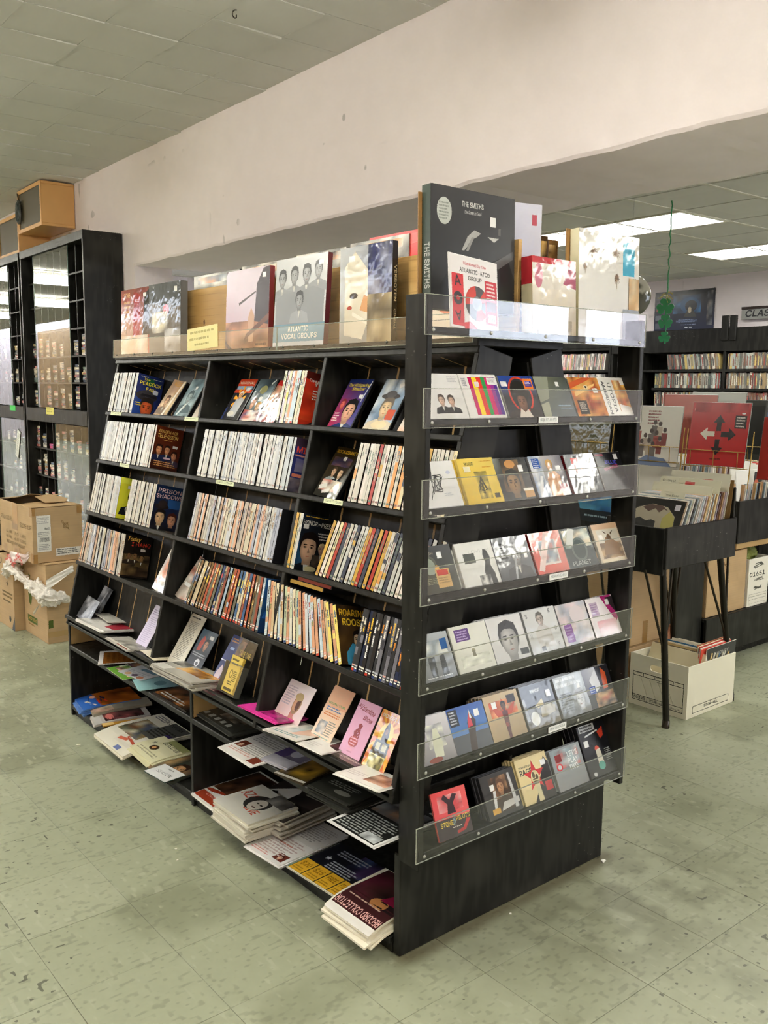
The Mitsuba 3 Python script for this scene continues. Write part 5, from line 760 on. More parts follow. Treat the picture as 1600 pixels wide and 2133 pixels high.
# clear take-one holder with yellow slips
t = thing('leaflet_holder', 'clear acrylic leaflet holder marked TAKE ONE', 'leaflet holder')
F = LF(1.035, S0, .045).rot(-10, 'u')
part(G().fan(F, [[0, 0], [.12, 0], [.12, .20], [0, .20]], '#fff', -.004), 'm_acrylic', t, 'back_panel'); part(G().fan(F, [[0, 0], [.12, 0], [.12, .11], [0, .11]], '#fff', .022), 'm_acrylic', t, 'front_panel')
g = G()
for a, b in (([0, .199, -.005], [.12, .2025, -.003]), ([0, .109, .021], [.12, .1115, .023]), ([0, 0, -.004], [.0016, .11, .022]), ([.1184, 0, -.004], [.12, .11, .022]), ([0, 0, -.004], [.12, .003, .022])): g.box(F, a, b, '#54564c')
part(g, 'm_plastic', t, 'edge'); g = art(G(), F.at(.02, .135, -.0035), .09, .03, [('t', 'TAKE ONE', .5, .35, .7, '#b9a050', {'w': .85})]); part(g, 'm_print', t, 'lettering')
for i in range(3):
    k = thing('flyer', ['yellow slip of small print in front of the clear holder', 'second yellow slip in the clear holder', 'third yellow slip in the clear holder'][i], 'flyer', 'yellow slips in the clear holder'); Fi = F.at(.018 + .003 * i, .006, .014 - .003 * i)
    part(G().box(Fi, [0, 0, -.0006], [.075, .13, 0], '#d8bd54'), 'm_paper', k, 'sheet')
    if i == 0: part(art(G(), Fi, .075, .13, [('ln', .14, .92, .86, 1, .1, '#4a4020', 2), ('ln', .14, .8, .8, 1, .08, '#6a5c2c', 3), ('e', .4, .5, .14, .12, '#8a7834'), ('e', .4, .5, .09, .08, '#d8bd54'), ('ln', .58, .6, .9, 6, .05, '#7a6a30', 4), ('ln', .3, .3, .7, 2, .06, '#5c5026', 5), ('r', .16, .05, .84, .12, '#4a4222')], .0005), 'm_print', k, 'print')
# lying on that shelf, hanging over its edge
TA = math.degrees(LA) * -1
def lipF(x, y, z, w, h, ang): return flat((x, y), w, h, z, ang, TA * .55)
sheet(lipF(.055, 2.12, .497, .28, .16, -3), .28, .16, .004, '#d9d6d0', [('p', [(.5, .9), (.98, 1), (1, .3), (.72, .25)], '#9c2434'), ('p', [(.45, .62), (.6, .72), (.62, .6), (.5, .52)], '#3a1c1e'), ('r', .0, .0, .5, .12, '#b9b6b0'), ('ln', .08, .5, .4, 3, .08, '#c4c1ba', 3)], 'white and crimson brochure hanging over the far shelf edge', 'brochure', 'brochure', copies=2, sd=1)
sheet(lipF(.10, 2.17, .508, .20, .09, 4), .20, .09, .003, '#c9c6bc', [], 'blank pale leaflet on the back of the crimson brochure', 'flyer', 'flyer', sd=5)
sheet(lipF(.012, 1.785, .490, .24, .105, 2), .24, .105, .003, '#b0aca4', [('n', .25, .1, 1, .95, ['#7a7870', '#c4c0b6', '#5c5a54', '#a09c92'], 6, 3, 2), ('r', .0, 0, 1, .14, '#d9d4c8'), ('r', .5, .0, .95, .06, '#8c4a3c')], 'grey leaflet with landscape picture on the far shelf edge', 'brochure', 'brochure', copies=1, sd=2)
sheet(lipF(.05, 1.545, .490, .165, .13, 6), .165, .13, .0012, '#e6dcc0', [('ln', .2, .6, .8, 2, .12, '#cfc5aa', 3)], 'cream letter lying flat at the foot of the standing one')
sheet(lipF(.005, 1.215, .514, .30, .165, -2), .30, .165, .005, '#a8a49a', [('p', [(.3, .3), (.95, .55), (1, .8), (.4, .75)], '#c98c42'), ('n', .34, .36, .9, .7, ['#d9a85a', '#8a5c2c', '#e3bc7c', '#5c3c20'], 4, 2, 3), ('r', 0, .0, .3, .3, '#d9d6cc'), ('n', 0, .5, .3, 1, ['#5c5a56', '#8c8a84', '#3a3a38'], 2, 2, 4)], 'grey brochure with a golden picture, topmost of a curling pile', 'brochure', 'brochure', copies=5, fan=.014, sd=3)
sheet(lipF(.02, 1.065, .484, .16, .10, 0), .16, .10, .002, '#3a2226', [('n', 0, 0, 1, 1, ['#2a1a1c', '#4a2a2e', '#3a2024', '#5c3a3c'], 4, 3, 5), ('ln', .2, .35, .7, 1, .1, '#a87a78', 4)], 'dark maroon postcard by the clear holder', bsdf='m_shrink')
sheet(lipF(.035, .70, .500, .225, .125, -4), .225, .125, .0015, '#d23a94', [('q', [(.3, .5), (1, .0), (1, .42), (.6, .7)], '#8c1f5c'), ('n', .45, .14, .98, .42, ['#7a1a50', '#b02a78', '#5c143c'], 4, 2, 3), ('ln', .35, .92, .9, 2, .16, '#6a1648', 5), ('t', '47', .3, .65, .13, '#8a2464')], 'hot pink flyer hanging over the middle of the shelf edge', copies=2, fan=.006, sd=4)
sheet(lipF(.015, .515, .495, .15, .165, -10), .15, .165, .0015, '#d8d4cc', [('n', .05, .35, .6, .9, ['#b9c4c4', '#d9d6cc', '#8aa0a4', '#e6e0d6'], 4, 3, 6), ('q', [(.5, .2), (1, .5), (1, 1), (.6, .9)], '#d3b09a'), ('ln', .1, .25, .9, 2, .08, '#7a9a9a', 4)], 'white and peach leaflet under the tall peach card', copies=2, fan=.008, sd=6)
sheet(lipF(.022, .375, .492, .12, .135, -3), .12, .135, .0015, '#e3e0da', [('p', [(.45, .95), (.98, .96), (.98, .42), (.6, .5)], '#3a2226'), ('n', .55, .55, .95, .9, ['#5a3238', '#2a181c', '#7a4a48'], 2, 2, 3), ('ln', .1, .4, .5, 3, .1, '#d0ccc6', 3)], 'white postcard with dark photo before the pink script card', copies=1, fan=.006, sd=7)
sheet(lipF(.05, .228, .484, .18, .115, 0), .18, .115, .002, '#3c3630', [('n', 0, 0, 1, 1, ['#2c2824', '#5c5248', '#3f3a30', '#6a5a4c', '#2a2a26'], 6, 4, 7), ('t', 'DREAMCAST LIVE', .5, .2, .1, '#b9ada0', {'w': .75})], 'glossy black leaflet under the orange poster card', bsdf='m_shrink', copies=2, fan=.006, sd=8)
sheet(lipF(-.02, .105, .497, .165, .125, -8), .165, .125, .0015, '#e0ddd6', [('n', .5, .2, 1, .8, ['#8c5a4a', '#c9a08c', '#5c3a34'], 3, 3, 8), ('ln', .05, .5, .45, 3, .1, '#c9c5be', 4)], 'white leaflet with flesh toned picture beside the end board', copies=3, fan=.01, sd=9)
# middle shelf
ZB = .345
sheet(flat((.11, 2.045), .20, .23, ZB + .010, 24), .20, .23, .002, '#d9d6d0', [('p', [(.12, .08), (1, .08), (1, .66), (.2, .7)], '#7a4a1c'), ('ln', .2, .6, .95, 5, .1, '#6a3c14', 3)], 'white brochure with brown panel at the far end of the middle shelf', 'brochure', 'brochure', copies=1, sd=11)
sheet(flat((.045, 1.835), .195, .15, ZB + .006, 3), .195, .15, .0015, '#c9d2b4', [('r', 0, 0, 1, .35, '#6aa03c'), ('n', .1, .2, .9, .6, ['#e6c4a0', '#d9d6cc', '#4a3a5c', '#c98a5c', '#7ab04a'], 6, 3, 3), ('r', 0, .62, 1, 1, '#8c6a4a'), ('n', 0, .62, 1, 1, ['#5c4030', '#b98a5c', '#3a2c44'], 5, 2, 4)], 'green edged flyer with a crowd of children', sd=12)
sheet(flat((.075, 1.775), .18, .15, ZB + .010, -8), .18, .15, .0015, '#d5d6d6', [('r', .42, .72, .9, .86, '#a8604a'), ('r', .3, .52, .88, .68, '#6a8c9c'), ('ln', .1, .4, .9, 3, .1, '#b9babb', 4), ('e', .3, .12, .1, .1, '#d9b48a'), ('e', .55, .15, .1, .1, '#6a5a6c'), ('e', .8, .12, .1, .1, '#c98a6c')], 'pale grey flyer with red and blue title bars', sd=13)
sheet(flat((.055, 1.625), .15, .155, ZB + .006, 14), .15, .155, .0015, '#9ac4c4', [('g', 0, 0, 1, 1, ['#a4cfd0', '#98c4c6', '#6a9096', '#7ca4a8']), ('e', .6, .6, .2, .16, '#5c868c')], 'teal blue flyer on the middle shelf', copies=1, fan=.01, sd=14)
sheet(flat((.075, 1.385), .27, .16, ZB + .009, 0), .27, .16, .003, '#2a221c', [('n', .02, .02, .98, .98, ['#3a2a1c', '#7a4a24', '#1c1814', '#a86a34', '#2c2420'], 7, 4, 5), ('ln', .1, .25, .9, 2, .1, '#d9d4cc', 6)], 'dark brown concert magazine left of the base divider', 'magazine', 'magazine', copies=2, fan=.008, sd=15)
sheet(flat((.095, 1.055), .265, .165, ZB + .018, 2), .265, .165, .004, '#33342f', [('n', .3, .3, .85, .7, ['#5c4a38', '#3a3c38', '#7a7468', '#22231f'], 6, 3, 6)] + [('r', .1 + .17 * i, .78 - .06 * (i % 2), .2 + .17 * i, .92 - .06 * (i % 2), '#77776e') for i in range(5)] + [('r', .06 + .16 * i, .08, .15 + .16 * i, .22, '#9a9a90') for i in range(5)], 'dark newspaper with rows of small photos right of the base divider', 'newspaper', 'newspaper', copies=3, fan=.02, sd=16)
sheet(flat((.05, .775), .215, .235, ZB + .004, -3), .215, .235, .0012, '#d6d3cd', [('g', 0, .45, 1, 1, ['#c9c6c0', '#c4c2bc', '#b0aea8', '#b4b2ac']), ('r', .06, .24, .26, .44, '#5a2a20'), ('f', .16, .25, .13, '#c9a08a', '#4a2018', None), ('r', .74, .02, .95, .2, '#6a3024'), ('ln', .3, .42, .95, 5, .05, '#a09c96', 4), ('ln', .08, .18, .7, 2, .05, '#c49a90', 5), ('ln', .1, .95, .9, 8, .055, '#8e8c88', 6)], 'white information sheet with two small portraits on the middle shelf', copies=1, fan=.006, sd=17)
sheet(flat((.075, .635), .125, .165, ZB + .014, -8), .125, .165, .005, '#a8a6ae', [('g', 0, .3, 1, 1, ['#6a6478', '#5a5468', '#8c8894', '#9a98a4']), ('r', .0, .3, .4, .9, '#4c3f68'), ('e', .55, .6, .2, .18, '#b9b6c0')], 'grey and purple booklet on the middle shelf', 'brochure', 'brochure', copies=1, sd=18)
sheet(flat((.05, .53), .13, .155, ZB + .006, -12), .13, .155, .003, '#3a3020', [('n', .03, .1, .97, .97, ['#7a5c24', '#3a2c18', '#a8842c', '#241c14', '#5c4a20'], 5, 4, 7), ('r', 0, 0, 1, .08, '#b9b6ac')], 'black and gold magazine on the middle shelf', 'magazine', 'magazine', copies=1, sd=19)
sheet(flat((.035, .30), .185, .13, ZB + .034, -6), .185, .13, .0035, '#22231f', [('t', 'SOUND & SILENTS', .5, .8, .085, '#a8a8a0', {'w': .8}), ('ln', .15, .62, .85, 3, .08, '#6a6a64', 4), ('e', .62, .25, .18, .1, '#5c5c56')], 'black card reading SOUND and SILENTS, topmost of its pile', copies=8, fan=.008, sd=20)
sheet(flat((.035, .112), .20, .26, ZB + .006, -1), .20, .26, .0012, '#e3e3e0', [('r', .05, .04, .96, .97, '#1c1d1c'), ('n', .1, .55, .92, .92, ['#6a6c6c', '#3a3c3c', '#a0a29c', '#8c6a4c'], 4, 3, 8)] + [('ln', .08, .5 - .0, .94, 10, .045, '#9a9c9a', 6), ('n', .6, .06, .94, .2, ['#8c9090', '#c4c8c8'], 3, 2, 4)], 'black show poster with white border hanging over the middle shelf edge', copies=2, fan=.006, sd=21)
# bottom shelf
ZC = .05
sheet(flat((.125, 2.31), .20, .27, ZC + .034, 8), .20, .27, .006, '#a8482c', [('g', 0, 0, 1, .32, ['#2c5aa8', '#3a6ab8', '#2a58a4', '#2450a0']), ('n', 0, .3, 1, 1, ['#a85a1c', '#7a3c14', '#c4742a', '#5c3010'], 4, 4, 3), ('p', [(.3, .2), (.6, .16), (.7, .36), (.5, .46), (.3, .4)], '#1a1c38'), ('e', .3, .27, .1, .05, '#d8a08a'), ('p', [(.55, .3), (.8, .3), (.76, .46), (.6, .44)], '#b8321f'), ('q', [(.5, .1), (.9, .22), (.9, .26), (.5, .15)], '#e6d8c8')], 'orange magazine with dark blue figure, topmost of a blue edged pile', 'magazine', 'magazine', copies=4, fan=.012, edge='#4a6fa8', droop=.010, sd=31)
sheet(flat((.14, 2.19), .10, .27, ZC + .030, 10), .10, .27, .012, '#8a8474', [('n', 0, 0, 1, .35, ['#b8a68a', '#8a7a64', '#c9a08c'], 3, 3, 4)], 'thick grey paged magazine leaning on the orange pile', 'magazine', 'magazine', edge='#8c8676', droop=.012, sd=32)
sheet(flat((.10, 2.10), .12, .25, ZC + .014, 12), .12, .25, .005, '#b0aaa4', [('n', .1, .2, .9, .9, ['#5c3034', '#3a2426', '#8c4a48', '#241a1c'], 3, 5, 5), ('e', .5, .3, .3, .07, '#c9706a'), ('r', 0, 0, 1, .14, '#b9b6b0')], 'grey and dark red magazine on the bottom shelf', 'magazine', 'magazine', copies=1, droop=.01, sd=33)
sheet(flat((.09, 2.03), .05, .20, ZC + .008, 10), .05, .20, .004, '#a87a2c', [('r', .1, 0, .9, .25, '#e0bf7a')], 'amber edged magazine on the bottom shelf', 'magazine', 'magazine', sd=34)
sheet(flat((.085, 1.825), .315, .32, ZC + .022, 1), .315, .32, .007, '#d9d4c2', [('r', .1, .3, .72, .74, '#3a3f34'), ('n', .1, .3, .72, .74, ['#2c3428', '#5c5f4c', '#8c7a4a', '#b8b29a', '#6a3f28', '#44506a'], 6, 5, 6), ('r', .5, .45, .98, .98, '#4c4d48'), ('t', 'ARTWORK', .62, .9, .06, '#24241f', {'w': .5, 'bold': False}), ('ln', .5, .78, .96, 5, .055, '#2c2c28', 4), ('r', .4, .12, .86, .28, '#d5cfc0'), ('q', [(.42, .22), (.62, .26), (.62, .2), (.42, .16)], '#b8604a'), ('q', [(.52, .3), (.85, .24), (.85, .2), (.52, .26)], '#a8503c'), ('r', .62, .02, .76, .09, '#6a76a0'), ('ln', .08, .96, .4, 3, .04, '#6a6a70', 8)], 'large newspaper with colour photo hanging over the bottom shelf edge', 'newspaper', 'newspaper', edge='#cfc9b4', droop=.022, copies=1, fan=.006, sd=35)
sheet(flat((.055, 1.60), .22, .17, ZC + .028, 2), .22, .17, .004, '#d6d2ac', [('t', 'GETS LOUD', .62, .72, .12, '#33361f', {'w': .6}), ('r', .34, .8, 1, 1, '#8a8c5a'), ('e', .42, .4, .12, .12, '#3a2c1c'), ('e', .42, .4, .05, .06, '#b98a5c'), ('s', .2, .55, .09, '#8c8a74'), ('ln', .1, .24, .9, 2, .08, '#a8a484', 4), ('r', 0, .9, .2, 1, '#3a2f58')], 'cream and yellow newspaper on the bottom shelf', 'newspaper', 'newspaper', edge='#cdc9a4', copies=2, fan=.014, droop=.008, sd=36)
sheet(flat((.05, 1.405), .20, .20, ZC + .018, -2), .20, .20, .006, '#3c4038', [('n', 0, 0, 1, 1, ['#2c342c', '#5c5448', '#7a5a3c', '#3a3a34', '#a88a5c'], 5, 5, 7), ('f', .62, .2, .42, '#b0845c', '#2a1c14', None)], 'dark green magazine with a bearded face on the bottom shelf', 'magazine', 'magazine', copies=1, droop=.008, sd=37)
sheet(flat((-.035, 1.37), .15, .095, ZC + .023, -6), .15, .095, .002, '#dedfdc', [('t', 'THE SEASON', .52, .7, .13, '#7a7c78', {'w': .5, 'bold': False}), ('t', 'SEASON', .55, .4, .2, '#4a4c48', {'w': .62, 'bold': False})] if False else [('ln', .35, .85, .65, 1, .14, '#8c8e8a', 3), ('t', 'SEASON', .52, .42, .2, '#4a4c48', {'w': .62, 'bold': False})], 'white card reading SEASON jutting from the bottom shelf', sd=38, edge='#3a4a44', copies=1, fan=.003)
sheet(flat((.13, 1.09), .19, .30, ZC + .010, 0), .19, .30, .004, '#dcd9d2', [('r', .04, .03, 1, .97, '#3a241c'), ('n', .04, .3, 1, .97, ['#2a1c18', '#4a3426', '#1c1614', '#5c3c24'], 5, 5, 8), ('p', [(.04, .03), (1, .03), (1, .4), (.04, .25)], '#8c3420'), ('t', 'LIVING IN', .55, .14, .04, '#c9897a', {'w': .6})], 'white bordered brown poster magazine at the base divider', 'magazine', 'magazine', copies=1, fan=.004, droop=.006, sd=39)
sheet(flat((.155, .80), .25, .25, ZC + .070, -8), .25, .25, .006, '#2a2422', [('p', [(.0, .5), (.4, .9), (.75, .4), (.6, .2), (.2, .6)], '#b9b4aa'), ('p', [(.0, .25), (.2, .5), (.6, .1), (.5, 0), (.2, .1)], '#7a2a1e'), ('n', .5, .5, 1, 1, ['#1c1a18', '#3a302c', '#2a2624'], 3, 3, 4), ('t', 'LIVING', .35, .3, .07, '#c9b0a0', {'w': .3, 'rot': -30})], 'dark magazine with pale and red bands behind the woman cover pile', 'magazine', 'magazine', edge='#a8a294', copies=7, fan=.012, sd=40)
sheet(flat((.035, .815), .235, .20, ZC + .085, 0), .235, .20, .007, '#cfccc2', [('g', 0, 0, 1, 1, ['#cbc8bd', '#bfbcb0', '#a8a59a', '#c4c1b6']), ('t', 'AZAR', .25, .58, .2, '#a8402c', {'w': .42, 'rot': -8}), ('t', 'LIVE', .64, .3, .16, '#a8402c', {'w': .3, 'rot': -8}), ('e', .52, .55, .24, .26, '#2c2a28'), ('e', .56, .5, .14, .2, '#b4aca0'), ('e', .52, .54, .03, .02, '#2a2624'), ('e', .62, .53, .03, .02, '#2a2624'), ('e', .58, .4, .05, .02, '#5c4a44'), ('n', .5, .7, .95, 1, ['#3a3836', '#8c8a82', '#5c5a54'], 3, 2, 5)], 'pale magazine with a woman in a black hat, topmost of a thick pile', 'magazine', 'magazine', edge='#c9c5b4', copies=8, fan=.010, sd=41)
sheet(flat((.085, .63), .185, .295, ZC + .010, -4), .185, .295, .0015, '#dad7d2', [('g', 0, .5, 1, 1, ['#cfccc6', '#cac7c2', '#a8a5a0', '#b0ada8']), ('r', .66, .06, .92, .2, '#5a2820'), ('f', .79, .075, .095, '#d0a690', '#3a1814', None), ('ln', .1, .46, .9, 8, .045, '#b5a09c', 5), ('ln', .08, .1, .6, 2, .035, '#c98a84', 6), ('ln', .12, .92, .92, 9, .04, '#95928e', 7), ('ln', .3, .36, .7, 1, .04, '#b06a5c', 8)], 'white text flyer with a small portrait hanging over the bottom shelf edge', copies=3, fan=.008, sd=42)
sheet(flat((.085, .395), .255, .225, ZC + .008, -4), .255, .225, .0025, '#15161c', [('n', .5, .5, 1, 1, ['#1c1c2c', '#3a2a4a', '#15161c', '#2a3a5a'], 4, 3, 3), ('ln', .2, .9, .75, 3, .06, '#7a7c84', 4), ('ln', .3, .6, .8, 4, .055, '#9a9ca4', 5), ('s', .2, .6, .06, '#b9bac0')] + [('r', .015 + .246 * i, .03, .245 + .246 * i, .38, '#d0a02e') for i in range(4)] + [('t', q, .13 + .246 * i, .24, .1, '#8a5c14', {'w': .16}) for i, q in enumerate(['$20', '$15', 'FREE', 'PIZZA'])] + [('ln', .04 + .246 * i, .15, .22 + .246 * i, 2, .05, '#9a701c', i) for i in range(4)] + [('r', 0, 0, 1, .025, '#d9d4bc')], 'black flyer with a row of yellow coupons', sd=43, edge='#c9c6b8')
sheet(flat((.02, .53), .09, .10, ZC + .004, -20), .09, .10, .0015, '#9ac0a4', [('ln', .1, .4, .9, 3, .12, '#4a7a58', 3)], 'mint green flyer under the yellow coupons', sd=44)
sheet(flat((.035, .135), .20, .245, ZC + .052, -1), .20, .245, .006, '#3a1c1e', [('r', 0, 0, 1, .1, '#e0dcd4'), ('n', .02, .36, .98, .98, ['#1c1618', '#4a1a28', '#2a1c1c', '#3a2420'], 4, 3, 6), ('e', .62, .42, .16, .1, '#b07848'), ('p', [(.55, .48), (.98, .5), (.98, .85), (.7, .8)], '#7a1a38'), ('t', 'RECORD COLLECTOR', .5, .19, .1, '#d9a9a4', {'w': .95, 'rot': 180}), ('ln', .08, .34, .9, 1, .04, '#b9988c', 5)], 'magazine with upside down pink title letters, topmost of the near pile', 'magazine', 'magazine', edge='#dcd6c2', copies=5, fan=.012, droop=.022, sd=45)
# ================================================================== tall glass cabinets by the wall
def cabinet(y0, y1, lab, seed):
    t = thing('display_cabinet', lab, 'display cabinet', None)
    X0, X1, H = -.258, -.006, 2.51
    def bx(a, b, name, ch=.002, m='m_black', col='#222', **k): part(G().box(RM, a, b, col, ch), m, t, name, **k)
    bx([X0, y0, 0], [X1, y0 + .022, H], 'side_panel'); bx([X0, y1 - .022, 0], [X1, y1, H], 'side_panel')
    bx([X0 - .002, y0, H - .055], [X1, y1, H], 'top_board'); bx([X0 - .002, y0 + .022, 1.30], [X1, y1 - .022, 1.395], 'middle_rail'); bx([X0, y0 + .022, 0], [X1, y1 - .022, .09], 'plinth'); bx([X1 - .012, y0, 0], [X1, y1, H], 'back_board')
    for lo, hi, n in ((1.395, H - .055, 6), (.09, 1.30, 6)):
        for i in range(1, n): z = lo + (hi - lo) * i / n; bx([X0 + .05, y0 + .022, z - .006], [X1 - .012, y1 - .022, z + .006], 'shelf', .001)
        m = round((y1 - y0) / .143)
        for i in range(1, m): y = y0 + (y1 - y0) * i / m; bx([X0 + .052, y - .004, lo], [X1 - .012, y + .004, hi], 'divider', 0)
    for (a, b, lo, hi, dx) in ((y0 + .31, y1 - .27, 1.40, H - .06, .010), (y0 + .03, y1 - .62, .10, 1.295, .010)):
        g = G().fan(Fr(RM.P([X0 + dx, b, lo])[0], -RM.v, RM.n), [[0, 0], [b - a, 0], [b - a, hi - lo], [0, hi - lo]], '#fff'); pn = part(g, 'm_glass', t, 'glass_door', label='sliding clear glass door')
        for y in (a, b): part(G().box(RM, [X0 + dx - .002, y - .002, lo], [X0 + dx + .002, y + .002, hi], '#3f5a4c'), 'm_plastic', pn, 'edge')
    return t
cabinet(3.874, 5.165, 'tall black cabinet with sliding glass doors nearest the header beam', 1)
cabinet(5.20, 6.49, 'second tall black glass cabinet, beyond the first', 2)
R = random.Random(21); TAPE = ['#d9d4c4', '#c9c2b0', '#b7b2a8', '#e3ded0', '#8f979c', '#a86a64', '#5c6470', '#6a7a74', '#c98f8a', '#3f4a5c', '#b9a878', '#45484a']; cellno = {}
WORDS = ['lowest', 'second', 'third', 'fourth', 'fifth', 'sixth']
for ci, (y0, y1) in enumerate([(3.874, 5.165), (5.20, 6.49)]):
    m = 9
    for up, lo, hi, n in ((1, 1.395, 2.455, 6), (0, .09, 1.30, 6)):
        for i in range(n):
            for j in range(m):
                z = lo + (hi - lo) * i / n + .0065
                if up and i > 2: continue
                if not up and i < 2: continue
                if R.random() < (.12 if ci == 0 else .3): continue
                if ci == 1 and j > 4: continue
                ya = y0 + (y1 - y0) * j / m + .016; k_ = R.randint(5, 9) if ci == 0 else R.randint(3, 6)
                if not up and j == m - 3 and i == n - 1: k_ = 2
                for q in range(k_):
                    if z + .017 > lo + (hi - lo) * (i + 1) / n - .01: break
                    c = R.choice(TAPE) if not (up == 0 and i == 5 and j == 6) else '#b8477a'
                    w = .108 + R.uniform(-.006, .004); x = -.258 + .062 + R.uniform(0, .01)
                    k = thing('cassette_case', f"{ORD(q + 1) if q else 'bottom'} case of the stack, {WORDS[i]} shelf, {ORD(j + 1)} column, {'upper' if up else 'lower'} part of the {'near' if ci == 0 else 'second'} cabinet", 'cassette', 'stacked cases in the glass cabinets')
                    g = G().box(RM, [x, ya, z], [x + .07, ya + w, z + .0162], c, .001).box(RM, [x - .0003, ya + .01, z + .005], [x, ya + w * R.uniform(.4, .85), z + .0115], R.choice(['#4a4a4c', '#8c3a3a', '#f0ece0', '#33507e', '#6a6a62']))
                    put(g, 'm_plastic', k) if False else None
                    mm, col = g.mesh(); scene[k] = mikit.ply(mm, 'm_plastic', False, uv=col); z += .0168
k = thing('note', 'yellow note taped on the middle rail of the near cabinet', 'note'); mm, col = art(G().box(RM, [-.2615, 4.53, 1.355], [-.2602, 4.69, 1.405], '#d8d06a'), Fr(RM.P([-.2617, 4.69, 1.355])[0], -RM.v, RM.n), .16, .05, [('ln', .1, .85, .9, 2, .35, '#a39c48', 2)]).mesh(); scene[k] = mikit.ply(mm, 'm_paper', False, uv=col)
k = thing('note', 'green note taped on the middle rail of the second cabinet', 'note'); mm, col = G().box(RM, [-.2615, 5.42, 1.36], [-.2602, 5.56, 1.40], '#3fc45a').mesh(); scene[k] = mikit.ply(mm, 'm_paper', False, uv=col)
k = thing('note', 'white paper taped aslant on the lower glass of the second cabinet', 'note'); F = Fr(RM.P([-.2515, 5.50, 1.02])[0], -RM.v, RM.n).rot(-22); mm, col = art(G().box(F, [0, 0, 0], [.075, .22, .001], '#d9dcd4'), F, .075, .22, [('ln', .15, .9, .85, 9, .08, '#a8aca4', 3)], .0012).mesh(); scene[k] = mikit.ply(mm, 'm_paper', False, uv=col)
# speaker boxes under the ceiling
def speaker(x0, y0, y1, z0, z1, lab):
    t = thing('speaker_cabinet', lab, 'speaker', None); X1 = -.004; th = .018
    for nm, a, b in (('top_panel', [x0, y0, z1 - th], [X1, y1, z1]), ('bottom_panel', [x0, y0, z0], [X1, y1, z0 + th]), ('side_panel', [x0, y0, z0 + th], [X1, y0 + th, z1 - th]), ('side_panel', [x0, y1 - th, z0 + th], [X1, y1, z1 - th]), ('back_panel', [X1 - .012, y0 + th, z0 + th], [X1, y1 - th, z1 - th])): part(G().box(RM, a, b, '#a87a3c', .002), 'm_honey', t, nm)
    g = G()
    for a, b in (([x0 - .004, y0, z0], [x0, y1, z0 + .026]), ([x0 - .004, y0, z1 - .026], [x0, y1, z1]), ([x0 - .004, y0, z0], [x0, y0 + .024, z1]), ([x0 - .004, y1 - .024, z0], [x0, y1, z1])): g.box(RM, a, b, '#c9a468', .001)
    part(g, 'm_honey', t, 'front_frame')
    part(G().box(RM, [x0 + .004, y0 + .022, z0 + .022], [x0 + .012, y1 - .022, z1 - .022], '#4d4632'), 'm_paper', t, 'grille', label='dark olive cloth grille')
speaker(-.232, 4.71, 5.235, 2.645, 2.942, 'honey coloured wooden speaker box hung under the ceiling in the corner')
speaker(-.232, 5.24, 5.76, 2.512, 2.80, 'honey coloured wooden speaker box standing on the cabinet tops')
k = thing('cable_coil', 'coil of dark cable hanging on the front of the upper speaker box', 'cable'); g = G(); R = random.Random(3)
for i in range(7): g.tube([RM.P([-.246 - .003 * (i % 3), 5.16 + .016 * i * .5 + .028 * math.cos(a), 2.79 + (.085 - .004 * i) * math.sin(a) + .006 * math.sin(3 * a + i)])[0] for a in np.linspace(0, 2 * math.pi, 26)], .0045, ['#23241f', '#3a3d38', '#2c3a3a'][i % 3], 6)
g.tube([RM.P(q)[0] for q in [[-.246, 5.17, 2.87], [-.244, 5.2, 2.915], [-.235, 5.235, 2.93]]], .004, '#3a2f22', 6); mm, col = g.mesh(); scene[k] = mikit.ply(mm, 'm_plastic', True, uv=col)
